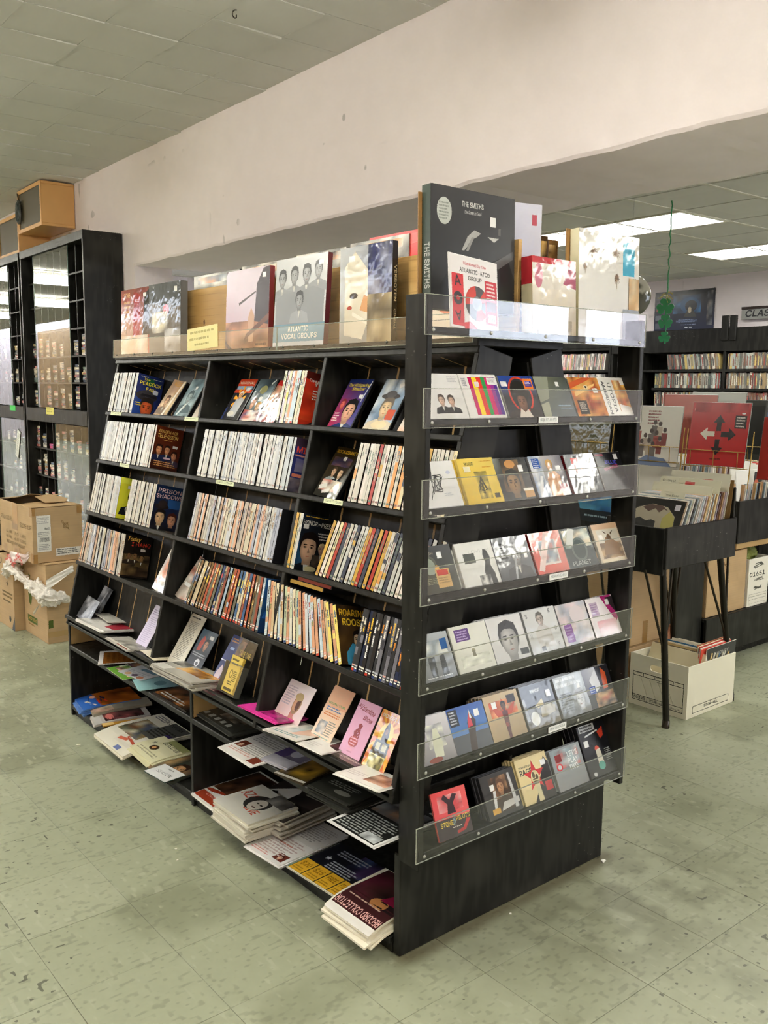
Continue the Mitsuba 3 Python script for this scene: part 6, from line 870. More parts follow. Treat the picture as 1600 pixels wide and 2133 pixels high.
# ================================================================== cardboard boxes and the plastic bag
def carton(x0, x1, y0, y1, z0, z1, lab, prints=(), rot=0, closed=True, warp=.006, m='m_card', col='#c2995f', name='cardboard_box'):
    t = thing(name, lab, 'box', None); th = .005
    def bx(a, b, nm, ch=.0015, **k): part(G().box(WORLD, a, b, col, ch), m, t, nm, **k)
    bx([x0, y0, z0], [x1, y0 + th, z1], 'wall'); bx([x0, y1 - th, z0], [x1, y1, z1], 'wall'); bx([x0, y0 + th, z0], [x0 + th, y1 - th, z1], 'wall'); bx([x1 - th, y0 + th, z0], [x1, y1 - th, z1], 'wall'); bx([x0 + th, y0 + th, z0], [x1 - th, y1 - th, z0 + th], 'base')
    if closed:
        for k_, (ya, yb) in enumerate(((y0, (y0 + y1) / 2 - .003), ((y0 + y1) / 2 + .003, y1))):
            F = Fr([x0, ya if k_ == 0 else yb, z1 + .0005], [1, 0, 0], [0, 1, 0] if k_ == 0 else [0, -1, 0], [0, 0, 1]); g = G(); n = 6; w, l = x1 - x0, yb - ya; q = np.random.RandomState(k_ + 3)
            for i in range(n):
                v = []
                for (a, b) in ((0, 0), (w, 0), (w, l), (0, l)): pass
            xs = np.linspace(0, w, n + 1); hz = warp * (meshkit.noise(np.c_[xs * 9, xs * 0 + k_, xs * 0]) * 2 - .4)
            V = np.vstack([np.c_[xs, xs * 0, xs * 0], np.c_[xs, xs * 0 + l * .5, hz * .6], np.c_[xs, xs * 0 + l, hz * 1.6 + .002]]); f = []
            for r in range(2):
                for i in range(n): a = r * (n + 1) + i; f += [[a, a + 1, a + n + 2], [a, a + n + 2, a + n + 1]]
            V2 = np.vstack([V, V + [0, 0, .003]]); ff = f + [[c + len(V) for c in q_] for q_ in f]; e = [2 * (n + 1) + i for i in range(n + 1)]
            for i in range(n): a, b = e[i], e[i + 1]; ff += [[a, b, b + len(V)], [a, b + len(V), a + len(V)]]
            g.add(F.P(V2), ff, C(col)); part(g, m, t, 'flap')
    for nm, F, w, h, ops, bs in [(q[0], q[1], q[2], q[3], [o_], q[5]) if q[0] == 'tape' else q for q in prints for o_ in (q[4] if q[0] == 'tape' else [0])]: part(art(G(), F, w, h, ops, .0012), bs, t, nm)
    return t
INK = '#6e5a34'
FL = lambda x0, y1, z0: Fr([x0, y1, z0], [0, -1, 0], [0, 0, 1])       # face to -x
FF = lambda x0, y0, z0: Fr([x0, y0, z0], [1, 0, 0], [0, 0, 1])        # face to -y
carton(.272, .575, 3.73, 4.35, .492, .828, 'upper brown cardboard box with shipping label, taped corners and open torn lid',
       [('print', FL(.272, 4.35, .492), .62, .336, [('t', 'FRAGILE', .22, .67, .085, INK, {'w': .34, 'bold': False}), ('t', 'SIDE UP', .8, .62, .085, INK, {'w': .34, 'bold': False}), ('t', 'G.W.  7.0  LBS', .5, .42, .06, INK, {'w': .6, 'bold': False}), ('t', 'N.W.  6.0  LBS', .5, .32, .06, INK, {'w': .6, 'bold': False}), ('t', 'MEASUREMENT', .48, .22, .06, INK, {'w': .56, 'bold': False})], 'm_paper'),
        ('tape', FL(.272, 4.35, .492), .62, .336, [('r', .42, .62, .58, 1, '#a5793f'), ('r', .4, .5, .56, .66, '#8f6a3c'), ('r', .42, 0, .6, .22, '#9b7440'), ('r', .1, 0, .2, .16, '#9b7440'), ('r', .93, 0, 1, .18, '#9b7440'), ('r', .93, .84, 1, 1, '#9b7440')], 'm_print'),
        ('label', FF(.272, 3.73, .492), .303, .336, [('r', .08, .2, .36, .86, '#dad8d0'), ('ln', .1, .82, .34, 4, .03, '#a8a8a6', 3), ('t', '860', .29, .61, .04, '#1e1e1e', {'w': .1}), ('ln', .1, .56, .34, 3, .03, '#8c8c8a', 4)] + [('r', .13 + .008 * i, .38, .13 + .008 * i + (.005 if i % 3 else .002), .46, '#3a3a3a') for i in range(24)] + [('ln', .1, .34, .34, 4, .03, '#9a9a98', 5), ('r', .45, .1, 1, .24, '#d2cfc6'), ('ln', .48, .22, .95, 3, .035, '#6a6a68', 6), ('r', 0, .86, .06, 1, '#9b7440'), ('r', .9, .86, 1, 1, '#9b7440'), ('r', 0, 0, .08, .16, '#9b7440')] + strokes(12, .55, .5, .85, .8, 12, .004, '#80673c'), 'm_paper')], warp=.02)
k = thing('box_flap_scrap', 'torn cardboard flap bent up on the upper box lid', 'cardboard'); F = Fr([.40, 3.86, .8385], [1, .25, 0], [-.2, 1, .12]); mm, col = G().prism(F, [[0, 0], [.13, -.02], [.19, .05], [.15, .2], [.03, .17]], 0, .004, '#c2995f').mesh(); scene[k] = mikit.ply(mm, 'm_card', False, uv=col)
GRN = '#46561f'
carton(.318, .60, 3.665, 4.075, 0, .486, 'lower brown cardboard box with green printing under the plastic bag',
       [('print', FL(.318, 4.075, 0), .41, .486, [('p', [(.16, .66), (.22, .74), (.27, .6), (.36, .5), (.3, .38), (.22, .42), (.2, .54)], GRN), ('r', .14, .16, .56, .25, GRN), ('q', [(.24, .79), (.3, .79), (.27, .72)], GRN), ('ln', .16, .14, .5, 1, .04, '#8c6f3c', 2), ('t', 'RECYCLE', .35, .205, .035, '#b08c4c', {'w': .34})], 'm_paper'), ('print', FF(.318, 3.665, 0), .282, .486, [('r', .02, .2, .12, .3, GRN), ('r', .6, .74, .66, .8, '#4a3a22')], 'm_paper'), ('tape', FF(.318, 3.665, 0), .282, .486, [('r', 0, .08, 1, .15, '#a88a58')], 'm_print')])
carton(.255, .60, 4.085, 4.62, 0, .47, 'brown cardboard box standing behind the green printed box',
       [('print', FL(.255, 4.62, 0), .535, .47, [('t', 'JOU', .42, .9, .08, '#4a3f2c', {'w': .35}), ('s', .78, .62, .05, '#5c4a30'), ('ln', .58, .5, .95, 2, .05, INK, 4), ('ln', .6, .38, .95, 1, .04, INK, 6), ('e', .84, .14, .035, .04, '#3a3f3c'), ('p', [(.9, .0), (1, 0), (1, .2)], '#4a5058'), ('t', '5', .72, .74, .06, INK), ('r', .0, .8, .2, .95, '#3a3630')], 'm_paper')])
def blob(key, pts, seed, amp=.010, lab=None):
    """a crumpled thin plastic film body: the hull of a few spheres, refined and wrinkled"""
    import manifold3d as mf
    sp = [mf.Manifold.sphere(r, 16).translate([x, y, z]) for x, y, z, r in pts]
    body = mf.Manifold()
    for a, b in zip(sp[:-1], sp[1:]): body += mf.Manifold.batch_hull([a, b])
    body = body.refine_to_length(.012); q = body.to_mesh(); m = trimesh.Trimesh(q.vert_properties[:, :3], q.tri_verts, process=True)
    trimesh.smoothing.filter_taubin(m, iterations=10); v = np.array(m.vertices); n = np.array(m.vertex_normals)
    d = (np.abs(meshkit.fbm(v * [34, 34, 50], 4, seed) - .5) * 2) ** .7; return v + n * ((d - .5) * amp * 2.2)[:, None], np.array(m.faces)
k = thing('plastic_bag', 'crumpled white plastic shopping bag with red print, draped on the boxes', 'bag')
v, f = blob(k, [(.262, 4.20, .365, .045), (.255, 4.10, .43, .05), (.262, 3.98, .385, .035), (.285, 3.84, .335, .03), (.285, 3.73, .345, .055), (.31, 3.66, .30, .065), (.36, 3.63, .285, .05), (.42, 3.63, .28, .035)], 5, .022)
part(G().add(v, f, C('#e3ded4')), 'm_satin', k, 'body', True)
def ribbon(pts, wds, side, col='#e3ded4', print_=None):
    p = np.asarray(pts, float); n = 18; tt = np.linspace(0, len(p) - 1, n); q = np.stack([np.interp(tt, np.arange(len(p)), p[:, i]) for i in range(3)], 1); w = np.interp(tt, np.arange(len(p)), wds); s = unit(side); tn = np.gradient(q, axis=0); nn = np.cross(tn, s); nn /= np.linalg.norm(nn, axis=1, keepdims=True)
    cols = np.linspace(-1, 1, 7); V = []
    for c in cols: V.append(q + (s * (w * c)[:, None]) + nn * (.006 * np.sin(c * 7 + tt * 2))[:, None])
    V = np.vstack(V); f = []
    for r in range(6):
        for i in range(n - 1): a = r * n + i; f += [[a, a + 1, a + n + 1], [a, a + n + 1, a + n]]
    return V, f
V, f = ribbon([[.245, 4.16, .42], [.235, 4.06, .48], [.24, 3.97, .50], [.26, 3.86, .50], [.28, 3.78, .555]], [.05, .05, .03, .032, .02], [.1, -.3, 1]); part(G().add(V, f, C('#e6d9d2')), 'm_satin', k, 'handle', True)
V, f = ribbon([[.30, 3.66, .27], [.285, 3.72, .23], [.285, 3.79, .185], [.29, 3.81, .165]], [.006, .018, .03, .012], [.2, -.9, .5]); part(G().add(V, f, C('#e9e4da')), 'm_satin', k, 'handle', True)
V, f = ribbon([[.31, 3.64, .37], [.37, 3.62, .41], [.43, 3.61, .445], [.47, 3.62, .46]], [.03, .026, .02, .022], [0, .2, 1]); part(G().add(V, f, C('#e3dfd4')), 'm_satin', k, 'handle', True)
g = G(); R = random.Random(6)
for i in range(11):
    a = i / 10; o = np.array([.2315 - .0 * a, 4.13 - .30 * a, .455 + .03 * math.sin(i) + .05 * a]); F = Fr(o, [0, -1, 0], [0, 0, 1]); r = .017
    rr = ell(0, 0, r, r, 14); ri = ell(0, 0, r * .55, r * .55, 14); vv = np.vstack([rr, ri]); ff = []
    for q in range(14): s2 = (q + 1) % 14; ff += [[q, s2, 14 + s2], [q, 14 + s2, 14 + q]]
    g.add(F.P(np.c_[vv, np.full(28, .0)]), ff, C('#c2504f'))
part(g, 'm_paper', k, 'print', label='red ring print')
# specks of paper on the floor
R = random.Random(9)
for i, (x, y, r, c) in enumerate([(-.13, 2.02, .010, '#e0dfc8'), (-.21, .93, .006, '#e3e0d0'), (-.24, .86, .005, '#dcd9c8'), (.872, -.03, .012, '#efeee6'), (.40, -.045, .005, '#e6e4da'), (1.29, -.62, .006, '#26241c'), (1.23, -.70, .007, '#26241c'), (1.16, -1.03, .009, '#26241c'), (2.60, .28, .008, '#d8d6c4')]):
    k = thing('floor_speck', ['pale paper scrap on the floor left of the rack', 'tiny pale crumb by the base of the rack', 'tiny crumb next to the rack base, the nearer one', 'white paper scrap at the right foot of the end panel', 'white speck under the end panel', 'dark speck on the open floor, farthest of three', 'dark speck on the open floor, middle one', 'dark clump on the open floor, nearest', 'pale scrap on the floor by the white storage box'][i], 'scrap')
    a = np.sort([R.uniform(0, 2 * math.pi) for _ in range(7)]); p = [[x + r * math.cos(q) * R.uniform(.6, 1.2), y + r * math.sin(q) * R.uniform(.5, 1.1)] for q in a]
    mm, col = G().prism(WORLD, p, .0004, .003 + .3 * r * (c < '#8'), c).mesh(); scene[k] = mikit.ply(mm, 'm_paper', False, uv=col)
# ================================================================== next room: record bin on legs
t = thing('record_bin', 'black wooden record bin on splayed metal legs over the white storage box', 'record bin')
x0, x1, y0, y1, z0, z1 = 2.035, 2.63, .55, .885, .76, .953
def BB(a, b, nm, root, ch=.003, m='m_black', col='#222', **k): return part(G().box(WORLD, a, b, col, ch), m, root, nm, **k)
BB([x0, y0, z0], [x1, y0 + .014, z1], 'front_board', t); BB([x0, y1 - .014, z0], [x1, y1, z1 + .02], 'rear_board', t); BB([x0, y0 + .014, z0 - .03], [x0 + .014, y1 - .014, z1 - .006], 'side_board', t); BB([x1 - .014, y0 + .014, z0], [x1, y1 - .014, 1.10], 'side_board', t); BB([x0 + .014, y0 + .014, z0], [x1 - .014, y1 - .014, z0 + .014], 'floor_board', t)
for (ax, ay, bx_, by) in [(2.075, .59, 2.108, .552), (2.56, .59, 2.70, .565), (2.09, .85, 2.06, .90), (2.57, .85, 2.69, .90)]:
    l = part(G().tube([[ax, ay, z0], [bx_, by, .035]], .0155, '#2e2c26', 10), 'm_metal', t, 'leg', True); part(G().tube([[bx_, by, .036], [bx_, by, .0]], .0172, '#2a2019', 10), 'm_plastic', l, 'foot', True)
    for s in (-1, 1): m_ = np.array([ax, ay, z0]) * .5 + np.array([bx_, by, 0]) * .5; part(G().tube([[ax + s * .11, ay + .02, z0], [m_[0] + .0, m_[1], .36]], .006, '#3a352c', 7), 'm_metal', t, 'brace', True)
R = random.Random(31); REC = ['#d9d4c8', '#2a2a2c', '#b9a9ac', '#c7bfb4', '#8a7a84', '#e3dfd4', '#4a4a4c', '#c9a878', '#9aa4a8', '#d0c4c0', '#a8825c', '#7a8a90', '#dcd7cc', '#5c3a34', '#b4b9ba']
lean = 24
def lp_row(xa, xb, y, z, n, lean_a, lean_b, grp, lab, first=None, seed=1, names=REC, size=.315, cat='record'):
    R = random.Random(seed)
    for i in range(n):
        a = math.radians(lean_a + (lean_b - lean_a) * i / max(1, n - 1)); x = xa + (xb - xa) * i / n
        F = Fr([x, y + size + R.uniform(-.006, .004), z + R.uniform(0, .006)], [0, -1, 0], [math.sin(a), 0, math.cos(a)], [-math.cos(a), 0, math.sin(a)]); c = R.choice(names)
        k = thing('record', f'{lab}, {ORD(i + 1)} from the front' if not (i == 0 and first) else first[2], cat, grp); th = R.choice([.0035, .004, .005, .0065])
        part(G().box(F, [0, 0, -th], [size, size, 0], c, .0008), 'm_satin', k, 'sleeve')
        if i == 0 and first: g = G().fan(F, [[0, 0], [size, 0], [size, size], [0, size]], first[0], .0004); art(g, F, size, size, first[1], .0005); part(g, 'm_print', k, 'front_print')
lp_row(2.062, 2.50, .565, .776, 26, 26, 14, 'records in the bin on legs', 'record in the bin on legs', ('#1d1d1b', [('p', [(.03, .55), (.1, .72), (.22, .83), (.45, .91), (.72, .88), (.88, .74), (.92, .4), (.6, .4), (.58, .64), (.5, .66), (.42, .63), (.3, .68), (.2, .64), (.1, .66)], '#b3aa94'), ('p', [(.7, .4), (.68, .7), (.78, .82), (.88, .72), (.91, .4)], '#b4ad62'), ('p', [(.3, .84), (.4, .9), (.62, .9), (.74, .82), (.66, .84), (.6, .78), (.52, .84), (.42, .78)], '#5c4840'), ('r', .84, .84, .93, .93, '#d9d6e0')], 'black record sleeve with a pale straight fringe of hair, front of the bin on legs'), 7)
def tabcard(x, y, z, lab, tx='', col='#d8d5bc', w=.33, h=.35, a=15, tab=None, ops=(), cat='divider card'):
    a = math.radians(a); F = Fr([x, y + w, z], [0, -1, 0], [math.sin(a), 0, math.cos(a)]); k = thing('divider_card', lab, cat, 'divider cards among the records')
    g = G().box(F, [0, 0, -.0016], [w, h, 0], col, .0006)
    if tab: g.box(F, [tab[0] * w, h, -.0016], [tab[1] * w, h + .028, 0], col)
    part(g, 'm_paper', k, 'card'); o = ([('t', tx, (sum(tab) / 2 if tab else .5), 1.03 if tab else .92, .035, '#4a4a3c', {'bold': False, 'w': .22})] if tx else []) + list(ops)
    if o: part(art(G(), F, w, h, o, .0006), 'm_print', k, 'lettering')
tabcard(2.13, .56, .80, 'pale divider card reading THE SIREN behind the front record of the bin', 'The Siren', tab=(.45, .85), h=.29, a=24, ops=[('r', .1, .9, .45, .97, '#cdd0a0'), ('r', .42, .92, .55, .99, '#c9d0da'), ('t', 'A-Best of', .62, .93, .03, '#6a6a50', {'bold': False, 'w': .2})])
tabcard(2.30, .56, .80, 'pale divider card with tab in the middle of the bin', 'G-Best', tab=(.1, .42), h=.335, a=20, ops=[('r', .3, .8, .5, .84, '#c9ccb8')])
tabcard(2.38, .56, .80, 'pale divider card with red strip in the bin', '', h=.355, a=17, ops=[('r', .42, .90, .58, .95, '#c03a34')])
tabcard(2.49, .56, .80, 'tall cream divider card with two red marks at the back of the bin', '', h=.375, a=12, col='#dcd9c4', ops=[('r', .12, .88, .42, .9, '#c03a34'), ('r', .55, .87, .72, .91, '#c4453c')])
tabcard(2.56, .565, .80, 'brown cardboard divider at the back of the bin on legs', '', h=.34, a=8, col='#8c6c40')
# white storage box under it
t = thing('storage_box', 'white cardboard storage box with hand hole, filled with records, on the floor', 'box'); X0, X1, Y0, Y1, H = 2.265, 2.69, .545, .872, .262; th = .006
for nm, a, b in (('wall', [X0, Y0, 0], [X1, Y0 + th, H]), ('wall', [X0, Y1 - th, 0], [X1, Y1, H]), ('wall', [X1 - th, Y0 + th, 0], [X1, Y1 - th, H]), ('base', [X0 + th, Y0 + th, 0], [X1 - th, Y1 - th, th])): part(G().box(WORLD, a, b, '#d9d4bf', .002), 'm_paper', t, nm)
F = Fr([X0, Y1, 0], [0, -1, 0], [0, 0, 1]); W = Y1 - Y0
P = sg.box(0, 0, W, H).difference(sg.LineString([(W * .40, H * .80), (W * .60, H * .80)]).buffer(.016)); g = G(); mm = trimesh.creation.extrude_polygon(P, th, engine='earcut'); g.add(F.P(np.array(mm.vertices) - [0, 0, th]), mm.faces, C('#d9d4bf')); part(g, 'm_paper', t, 'wall', label='white end wall with an oval hand hole')
BK = '#24241f'
def rrect(x0, y0, x1, y1, l, w, h, col=BK): return [('r', x0, y0, x1, y0 + l / h, col), ('r', x0, y1 - l / h, x1, y1, col), ('r', x0, y0, x0 + l / w, y1, col), ('r', x1 - l / w, y0, x1, y1, col)]
o = rrect(.06, .1, .94, .66, .003, W, H) + [('r', .06, .58, .94, .59, BK), ('r', .06, .2, .94, .21, BK), ('r', .32, .1, .33, .2, BK), ('r', .24, .58, .25, .66, BK), ('r', .44, .58, .45, .66, BK), ('r', .76, .58, .77, .66, BK), ('t', '03325', .19, .15, .05, BK, {'w': .2}), ('t', 'STOR-ALL', .5, .15, .05, BK, {'w': .26}), ('t', 'systems, inc.', .8, .145, .035, BK, {'w': .22, 'bold': False})] + [('ln', .1, .65, .22, 1, .03, '#77776a', 3), ('ln', .47, .65, .7, 1, .03, '#77776a', 4), ('ln', .48, .56, .62, 1, .03, '#77776a', 5)] + [('q', [(.2 + .15 * i, .56), (.205 + .15 * i, .56), (.33 + .15 * i, .22), (.325 + .15 * i, .22)], '#b0aa94') for i in range(4)]
part(art(G(), F, W, H, o, .0008), 'm_paper', t, 'print'); F = Fr([X0, Y0, 0], [1, 0, 0], [0, 0, 1]); part(art(G(), F, X1 - X0, H, rrect(.12, .08, .88, .22, .0025, X1 - X0, H) + [('t', 'STOR-ALL', .5, .15, .05, BK, {'w': .3})], .0008), 'm_paper', t, 'print')
lp_row(2.30, 2.50, .552, .012, 9, 24, 30, 'records in the white storage box', 'record in the white storage box', None, 9, ['#c9b078', '#3a6a94', '#d9cfae', '#8c4a34', '#b9b3a2', '#a8402c', '#e0dccb', '#6a5c44'], .305)
F = Fr([2.40, Y0 + .010, .035], [1, 0, .02], [.12, 0, 1], None); record(F, .27, .285, .004, '#26282a', [('p', [(0, 0), (.16, 0), (.2, .3), (.1, .7), (.0, .9)], '#d9d4c4'), ('t', 'HONEY', .55, .86, .06, '#8c8a84', {'w': .4})], 'black record sleeve at the near wall of the white storage box', 'm_print', '#c9c4b4', grp='records in the white storage box')
for i, c in enumerate(['#c94a3a', '#d8d2c0', '#b03a30', '#8a8c88', '#e3d9b8', '#9a5a3c']):
    F = Fr([2.37 + .006 * i, Y0 + .024 + .008 * i, .03], [1, 0, .02], [.13, 0, 1], None); record(F, .27, .29 + .004 * (i % 3), .004, c, [], f'record packed crosswise in the white storage box, {ORD(i + 1)} behind the black one', 'm_print', c, grp='records in the white storage box')
# counter with shelf, boxes on it, big bins above
t = thing('record_counter', 'long black record counter with low shelf and deep bins, behind the bin on legs', 'counter')
BB([3.05, .93, .07], [4.75, .95, .29], 'front_board', t); BB([3.05, .95, .27], [4.75, 1.55, .29], 'shelf_board', t); BB([3.05, 1.55, .0], [4.75, 1.57, .95], 'back_board', t); BB([3.10, 1.0, 0], [4.7, 1.4, .07], 'plinth', t); BB([2.70, .96, .0], [3.05, 1.55, .70], 'end_cupboard', t)
BB([2.70, .96, .70], [4.75, 1.55, .715], 'bin_floor', t); BB([3.30, .915, .70], [4.75, .932, .945], 'bin_front', t); BB([3.30, .932, .715], [3.318, 1.55, .945], 'bin_side', t)
BB([3.32, .93, .663], [4.75, .945, .70], 'rail', t, m='m_tan')
carton(2.27, 2.62, .905, 1.36, .275, .665, 'brown cardboard box standing on another, behind the front leg of the bin', [('tape', FF(2.27, .905, .275), .35, .39, [('r', .38, .0, .5, .3, '#8c6a3a'), ('r', .02, 0, .09, .28, '#8c6a3a')], 'm_print')])
carton(2.25, 2.66, .90, 1.38, 0, .268, 'lowest brown cardboard box beside the counter with torn flaps')
k = thing('box_flap_scrap', 'pinkish torn flap sticking out between the two stacked boxes', 'cardboard'); mm, col = G().prism(Fr([2.60, .893, .255], [1, 0, 0], [0, 0, 1]), [[0, 0], [.06, .01], [.07, .09], [.05, .085], [.045, .1], [.02, .08]], 0, .004, '#b07a5c').mesh(); scene[k] = mikit.ply(mm, 'm_paper', False, uv=col)
carton(3.075, 3.49, .955, 1.12, .292, .650, 'tall brown cardboard box on the counter shelf', [('print', FF(3.075, .955, .292), .415, .36, strokes(3, .3, .7, .6, .95, 10, .004, '#6a4e28'), 'm_paper')])
t = thing('storage_box', 'white storage box numbered 01651 on the counter shelf', 'box'); X0, Y0, Z0 = 3.505, .945, .292
for nm, a, b in (('wall', [0, 0, 0], [.235, .006, .29]), ('wall', [0, .294, 0], [.235, .3, .29]), ('wall', [0, .006, 0], [.006, .294, .29]), ('wall', [.229, .006, 0], [.235, .294, .29]), ('base', [.006, .006, 0], [.229, .294, .006])): part(G().box(Fr([X0, Y0, Z0], [1, 0, 0], [0, 1, 0]), a, b, '#dcd8ca', .002), 'm_paper', t, nm)
part(art(G(), Fr([X0, Y0, Z0], [1, 0, 0], [0, 0, 1]), .235, .29, [('t', '01651', .42, .66, .085, '#2a2a26', {'w': .75})] + strokes(4, .08, .78, .9, .95, 14, .008, '#4a4a42') + strokes(5, .1, .5, .9, .6, 10, .006, '#5a5a50') + strokes(6, .1, .3, .8, .44, 14, .008, '#4a4a42') + rrect(.06, .06, .92, .26, .002, .235, .29, '#9a988a') + [('r', .06, .14, .92, .15, '#9a988a'), ('r', .06, .2, .92, .21, '#9a988a')], .0008), 'm_paper', t, 'print')
k = thing('green_bundle', 'olive green bundle stuffed in the numbered white box', 'cloth'); v, f = blob(k, [(3.56, 1.02, .57, .05), (3.62, 1.06, .60, .06), (3.69, 1.05, .59, .05)], 8, .012); mm, col = G().add(v, f, C('#6c7434')).mesh(); scene[k] = mikit.ply(mm, 'm_satin', True, uv=col)
# records in the big bins
lp_row(3.34, 3.70, .95, .72, 22, 12, 8, 'records in the counter bins', 'record in the counter bin', None, 12)
F = Fr([3.335, .945, .80], [1, .0, 0], [.06, .12, 1]); record(F, .32, .315, .004, '#d9d6cf', [('p', [(.1, 0), (.55, 0), (.4, .3), (.36, .62), (.16, .62), (.04, .3)], '#2b2a28'), ('e', .22, .44, .09, .16, '#a8523a'), ('p', [(.5, 0), (1, 0), (1, .7), (.9, .95), (.6, .95), (.5, .6)], '#242423'), ('e', .70, .62, .1, .2, '#b05a40'), ('r', 0, 0, 1, .08, '#3a1a1c'), ('t', 'In the House', .74, .17, .075, '#e9e6e0', {'w': .5, 'sk': .1})], 'record cover with two men in dark hoods facing out of the counter bin', 'm_print', '#c9c6be', grp='records in the counter bins')
lp_row(2.72, 3.28, .98, .85, 34, 10, 4, 'records behind the bin on legs', 'record behind the bin on legs', None, 13)
lp_row(3.75, 4.4, .98, .76, 30, 8, 4, 'records in the far counter bin', 'record in the far counter bin', None, 14)
for i, (x, y, z, tx) in enumerate([(2.72, .96, .85, 'Hits'), (2.84, .97, .85, ''), (3.05, .98, .85, ''), (3.46, .95, .78, 'Jazz'), (3.60, .96, .78, ''), (3.9, .98, .8, ''), (2.95, .98, .85, '')]): tabcard(x, y, z, f'white divider card in the counter bins, {ORD(i + 1)} of seven', '', tab=(.1 + .1 * (i % 5), .4 + .1 * (i % 5)), h=.335, a=8, col='#dcdad2', ops=[('r', .3, .93, .5, .97, '#c2453c')] if i % 2 else [])
tabcard(2.70, 1.32, .82, 'brown cardboard divider behind the white children record', '', h=.36, a=3, col='#8c6a3c'); tabcard(2.66, 1.32, .82, 'second brown divider behind the white children record', '', h=.33, a=3, col='#94713f')
# wire stands with records facing out
def wire_stand(x, y0, y1, z0, z1, lab, n=3):
    t = thing('wire_stand', lab, 'wire stand', 'gold wire record stands'); c = '#a88a4c'; ys = np.linspace(y0 + .05, y1 - .05, n)
    part(G().tube([[x, y1, z1], [x, y0, z1]], .0022, c, 6), 'm_metal', t, 'top_wire', True); part(G().tube([[x + .01, y1, z0], [x + .01, y0, z0]], .0022, c, 6), 'm_metal', t, 'bottom_wire', True)
    for y in ys: part(G().tube([[x, y, z1], [x, y, z0], [x + .06, y, z0 - .005], [x + .10, y, z1 + .18]], .0022, c, 6), 'm_metal', t, 'upright_wire', True)
    for y in (y0, y1): part(G().tube([[x + .02, y, 1.10], [x + .05, y, z1 + .1]], .003, c, 6), 'm_metal', t, 'post', True)
def facing(x, y, z, ops, bg, lab, lean=8, s=.315, bsdf='m_shrink', turn=0, edge='#8a8a86'):
    a, b = math.radians(lean), math.radians(turn); u = np.array([math.sin(b), -math.cos(b), 0]); v = np.array([math.sin(a), 0, math.cos(a)]); record(Fr([x, y, z], u, unit(v - u * (v @ u))), s, s, .005, bg, ops, lab, bsdf, edge, grp='records facing out in the next room')
wire_stand(2.575, .49, .845, 1.195, 1.275, 'gold wire stand holding the red record'); wire_stand(2.575, .865, 1.215, 1.20, 1.28, 'gold wire stand holding the white children record'); wire_stand(2.575, 1.30, 1.66, 1.20, 1.28, 'gold wire stand holding the shiny olive record', 4); wire_stand(2.985, .30, 1.13, 1.205, 1.28, 'gold wire stand in the second row behind the red record')
arrow = lambda cx, cy, dx, dy, col: ('p', [(cx + dx * a - dy * b, cy + dy * a + dx * b) for a, b in ((0, -.04), (.13, -.04), (.13, -.1), (.25, 0), (.13, .1), (.13, .04), (0, .04))], col)
facing(2.59, .828, 1.200, [arrow(.5, .55, 0, 1, '#22191a'), arrow(.55, .5, 1, 0, '#22191a'), arrow(.5, .42, 0, -1, '#22191a'), arrow(.44, .5, -1, 0, '#e3ddd0'), ('q', [(.04, .86), (.2, .97), (.06, .98)], '#e8b0a8'), ('r', .76, .6, .95, .8, '#22191a'), ('ln', .78, .78, .93, 4, .045, '#d9d0cc', 3), ('r', .86, .82, .92, .88, '#f2f2f2'), ('ln', .4, .12, .6, 1, .05, '#6a1a18', 4), ('n', .05, .84, .95, .99, ['#a8262a', '#b8302f', '#8c1c20'], 6, 1, 3)], '#b32a2c', 'red record with four arrows in the gold wire stand', bsdf='m_print')
facing(2.59, 1.195, 1.175, [('ln', .35, .92, .6, 5, .05, '#7a2c28', 3)] + [op for i, (x, y) in enumerate([(.12, .7), (.2, .62), (.5, .72), (.6, .7), (.7, .6), (.45, .58), (.34, .5), (.55, .55), (.28, .4), (.42, .42), (.62, .46), (.5, .36)]) for op in [('e', x, y, .035, .04, '#3a2a22'), ('p', [(x - .05, y - .26), (x + .05, y - .26), (x + .055, y - .05), (x - .055, y - .05)], ['#a8988a', '#8c3a30', '#5c5450', '#b5a898', '#7a3430', '#6a625c'][i % 6])]] + [('p', [(.1, 0), (.9, 0), (.75, .13), (.4, .17)], '#66789a')], '#dcd9cf', 'white record with a crowd of children in the gold wire stand', bsdf='m_print')
facing(2.60, 1.64, 1.175, [('g', 0, 0, 1, 1, ['#55563c', '#5c5d44', '#4a4b34', '#4f5038'])], '#55563c', 'shiny olive green record seen through the end frame of the rack')
facing(2.35, 1.33, .875, [('e', .25, .75, .28, .25, '#1a2a3c'), ('n', .1, .2, 1, .9, ['#3a86b0', '#2a5c9c', '#5ca4c4', '#1f4a86'], 4, 4, 4), ('r', 0, 0, 1, .2, '#1c2a34'), ('ln', .2, .12, .7, 1, .06, '#8ca4b0', 3), ('e', .22, .7, .2, .2, '#16202c')], '#3f8ab4', 'blue record with dark blots seen through the end frame of the rack', bsdf='m_print', lean=4)
facing(2.78, 1.12, 1.235, [], '#b9655a', 'pinkish red record behind the red record in the wire stand', bsdf='m_print'); facing(2.9, 1.03, 1.25, [], '#b9bab4', 'grey white record edge behind the pinkish one', bsdf='m_print'); facing(2.95, .62, 1.215, [('r', .1, .82, .5, .9, '#3a2a9c'), ('ln', .4, .9, .7, 1, .05, '#c23a5c', 2)], '#2a2f8c', 'deep blue record behind the red record', bsdf='m_print'); facing(3.0, .80, 1.21, [('r', .05, .1, .9, .9, '#3a3a38')], '#4a4a46', 'dark grey record beside the deep blue one', bsdf='m_print'); facing(2.8, .56, 1.13, [('r', .2, .5, .8, .7, '#c43a2c'), ('r', .5, .2, .9, .4, '#2a2a28')], '#a8342c', 'red and black record low behind the red record', bsdf='m_print')
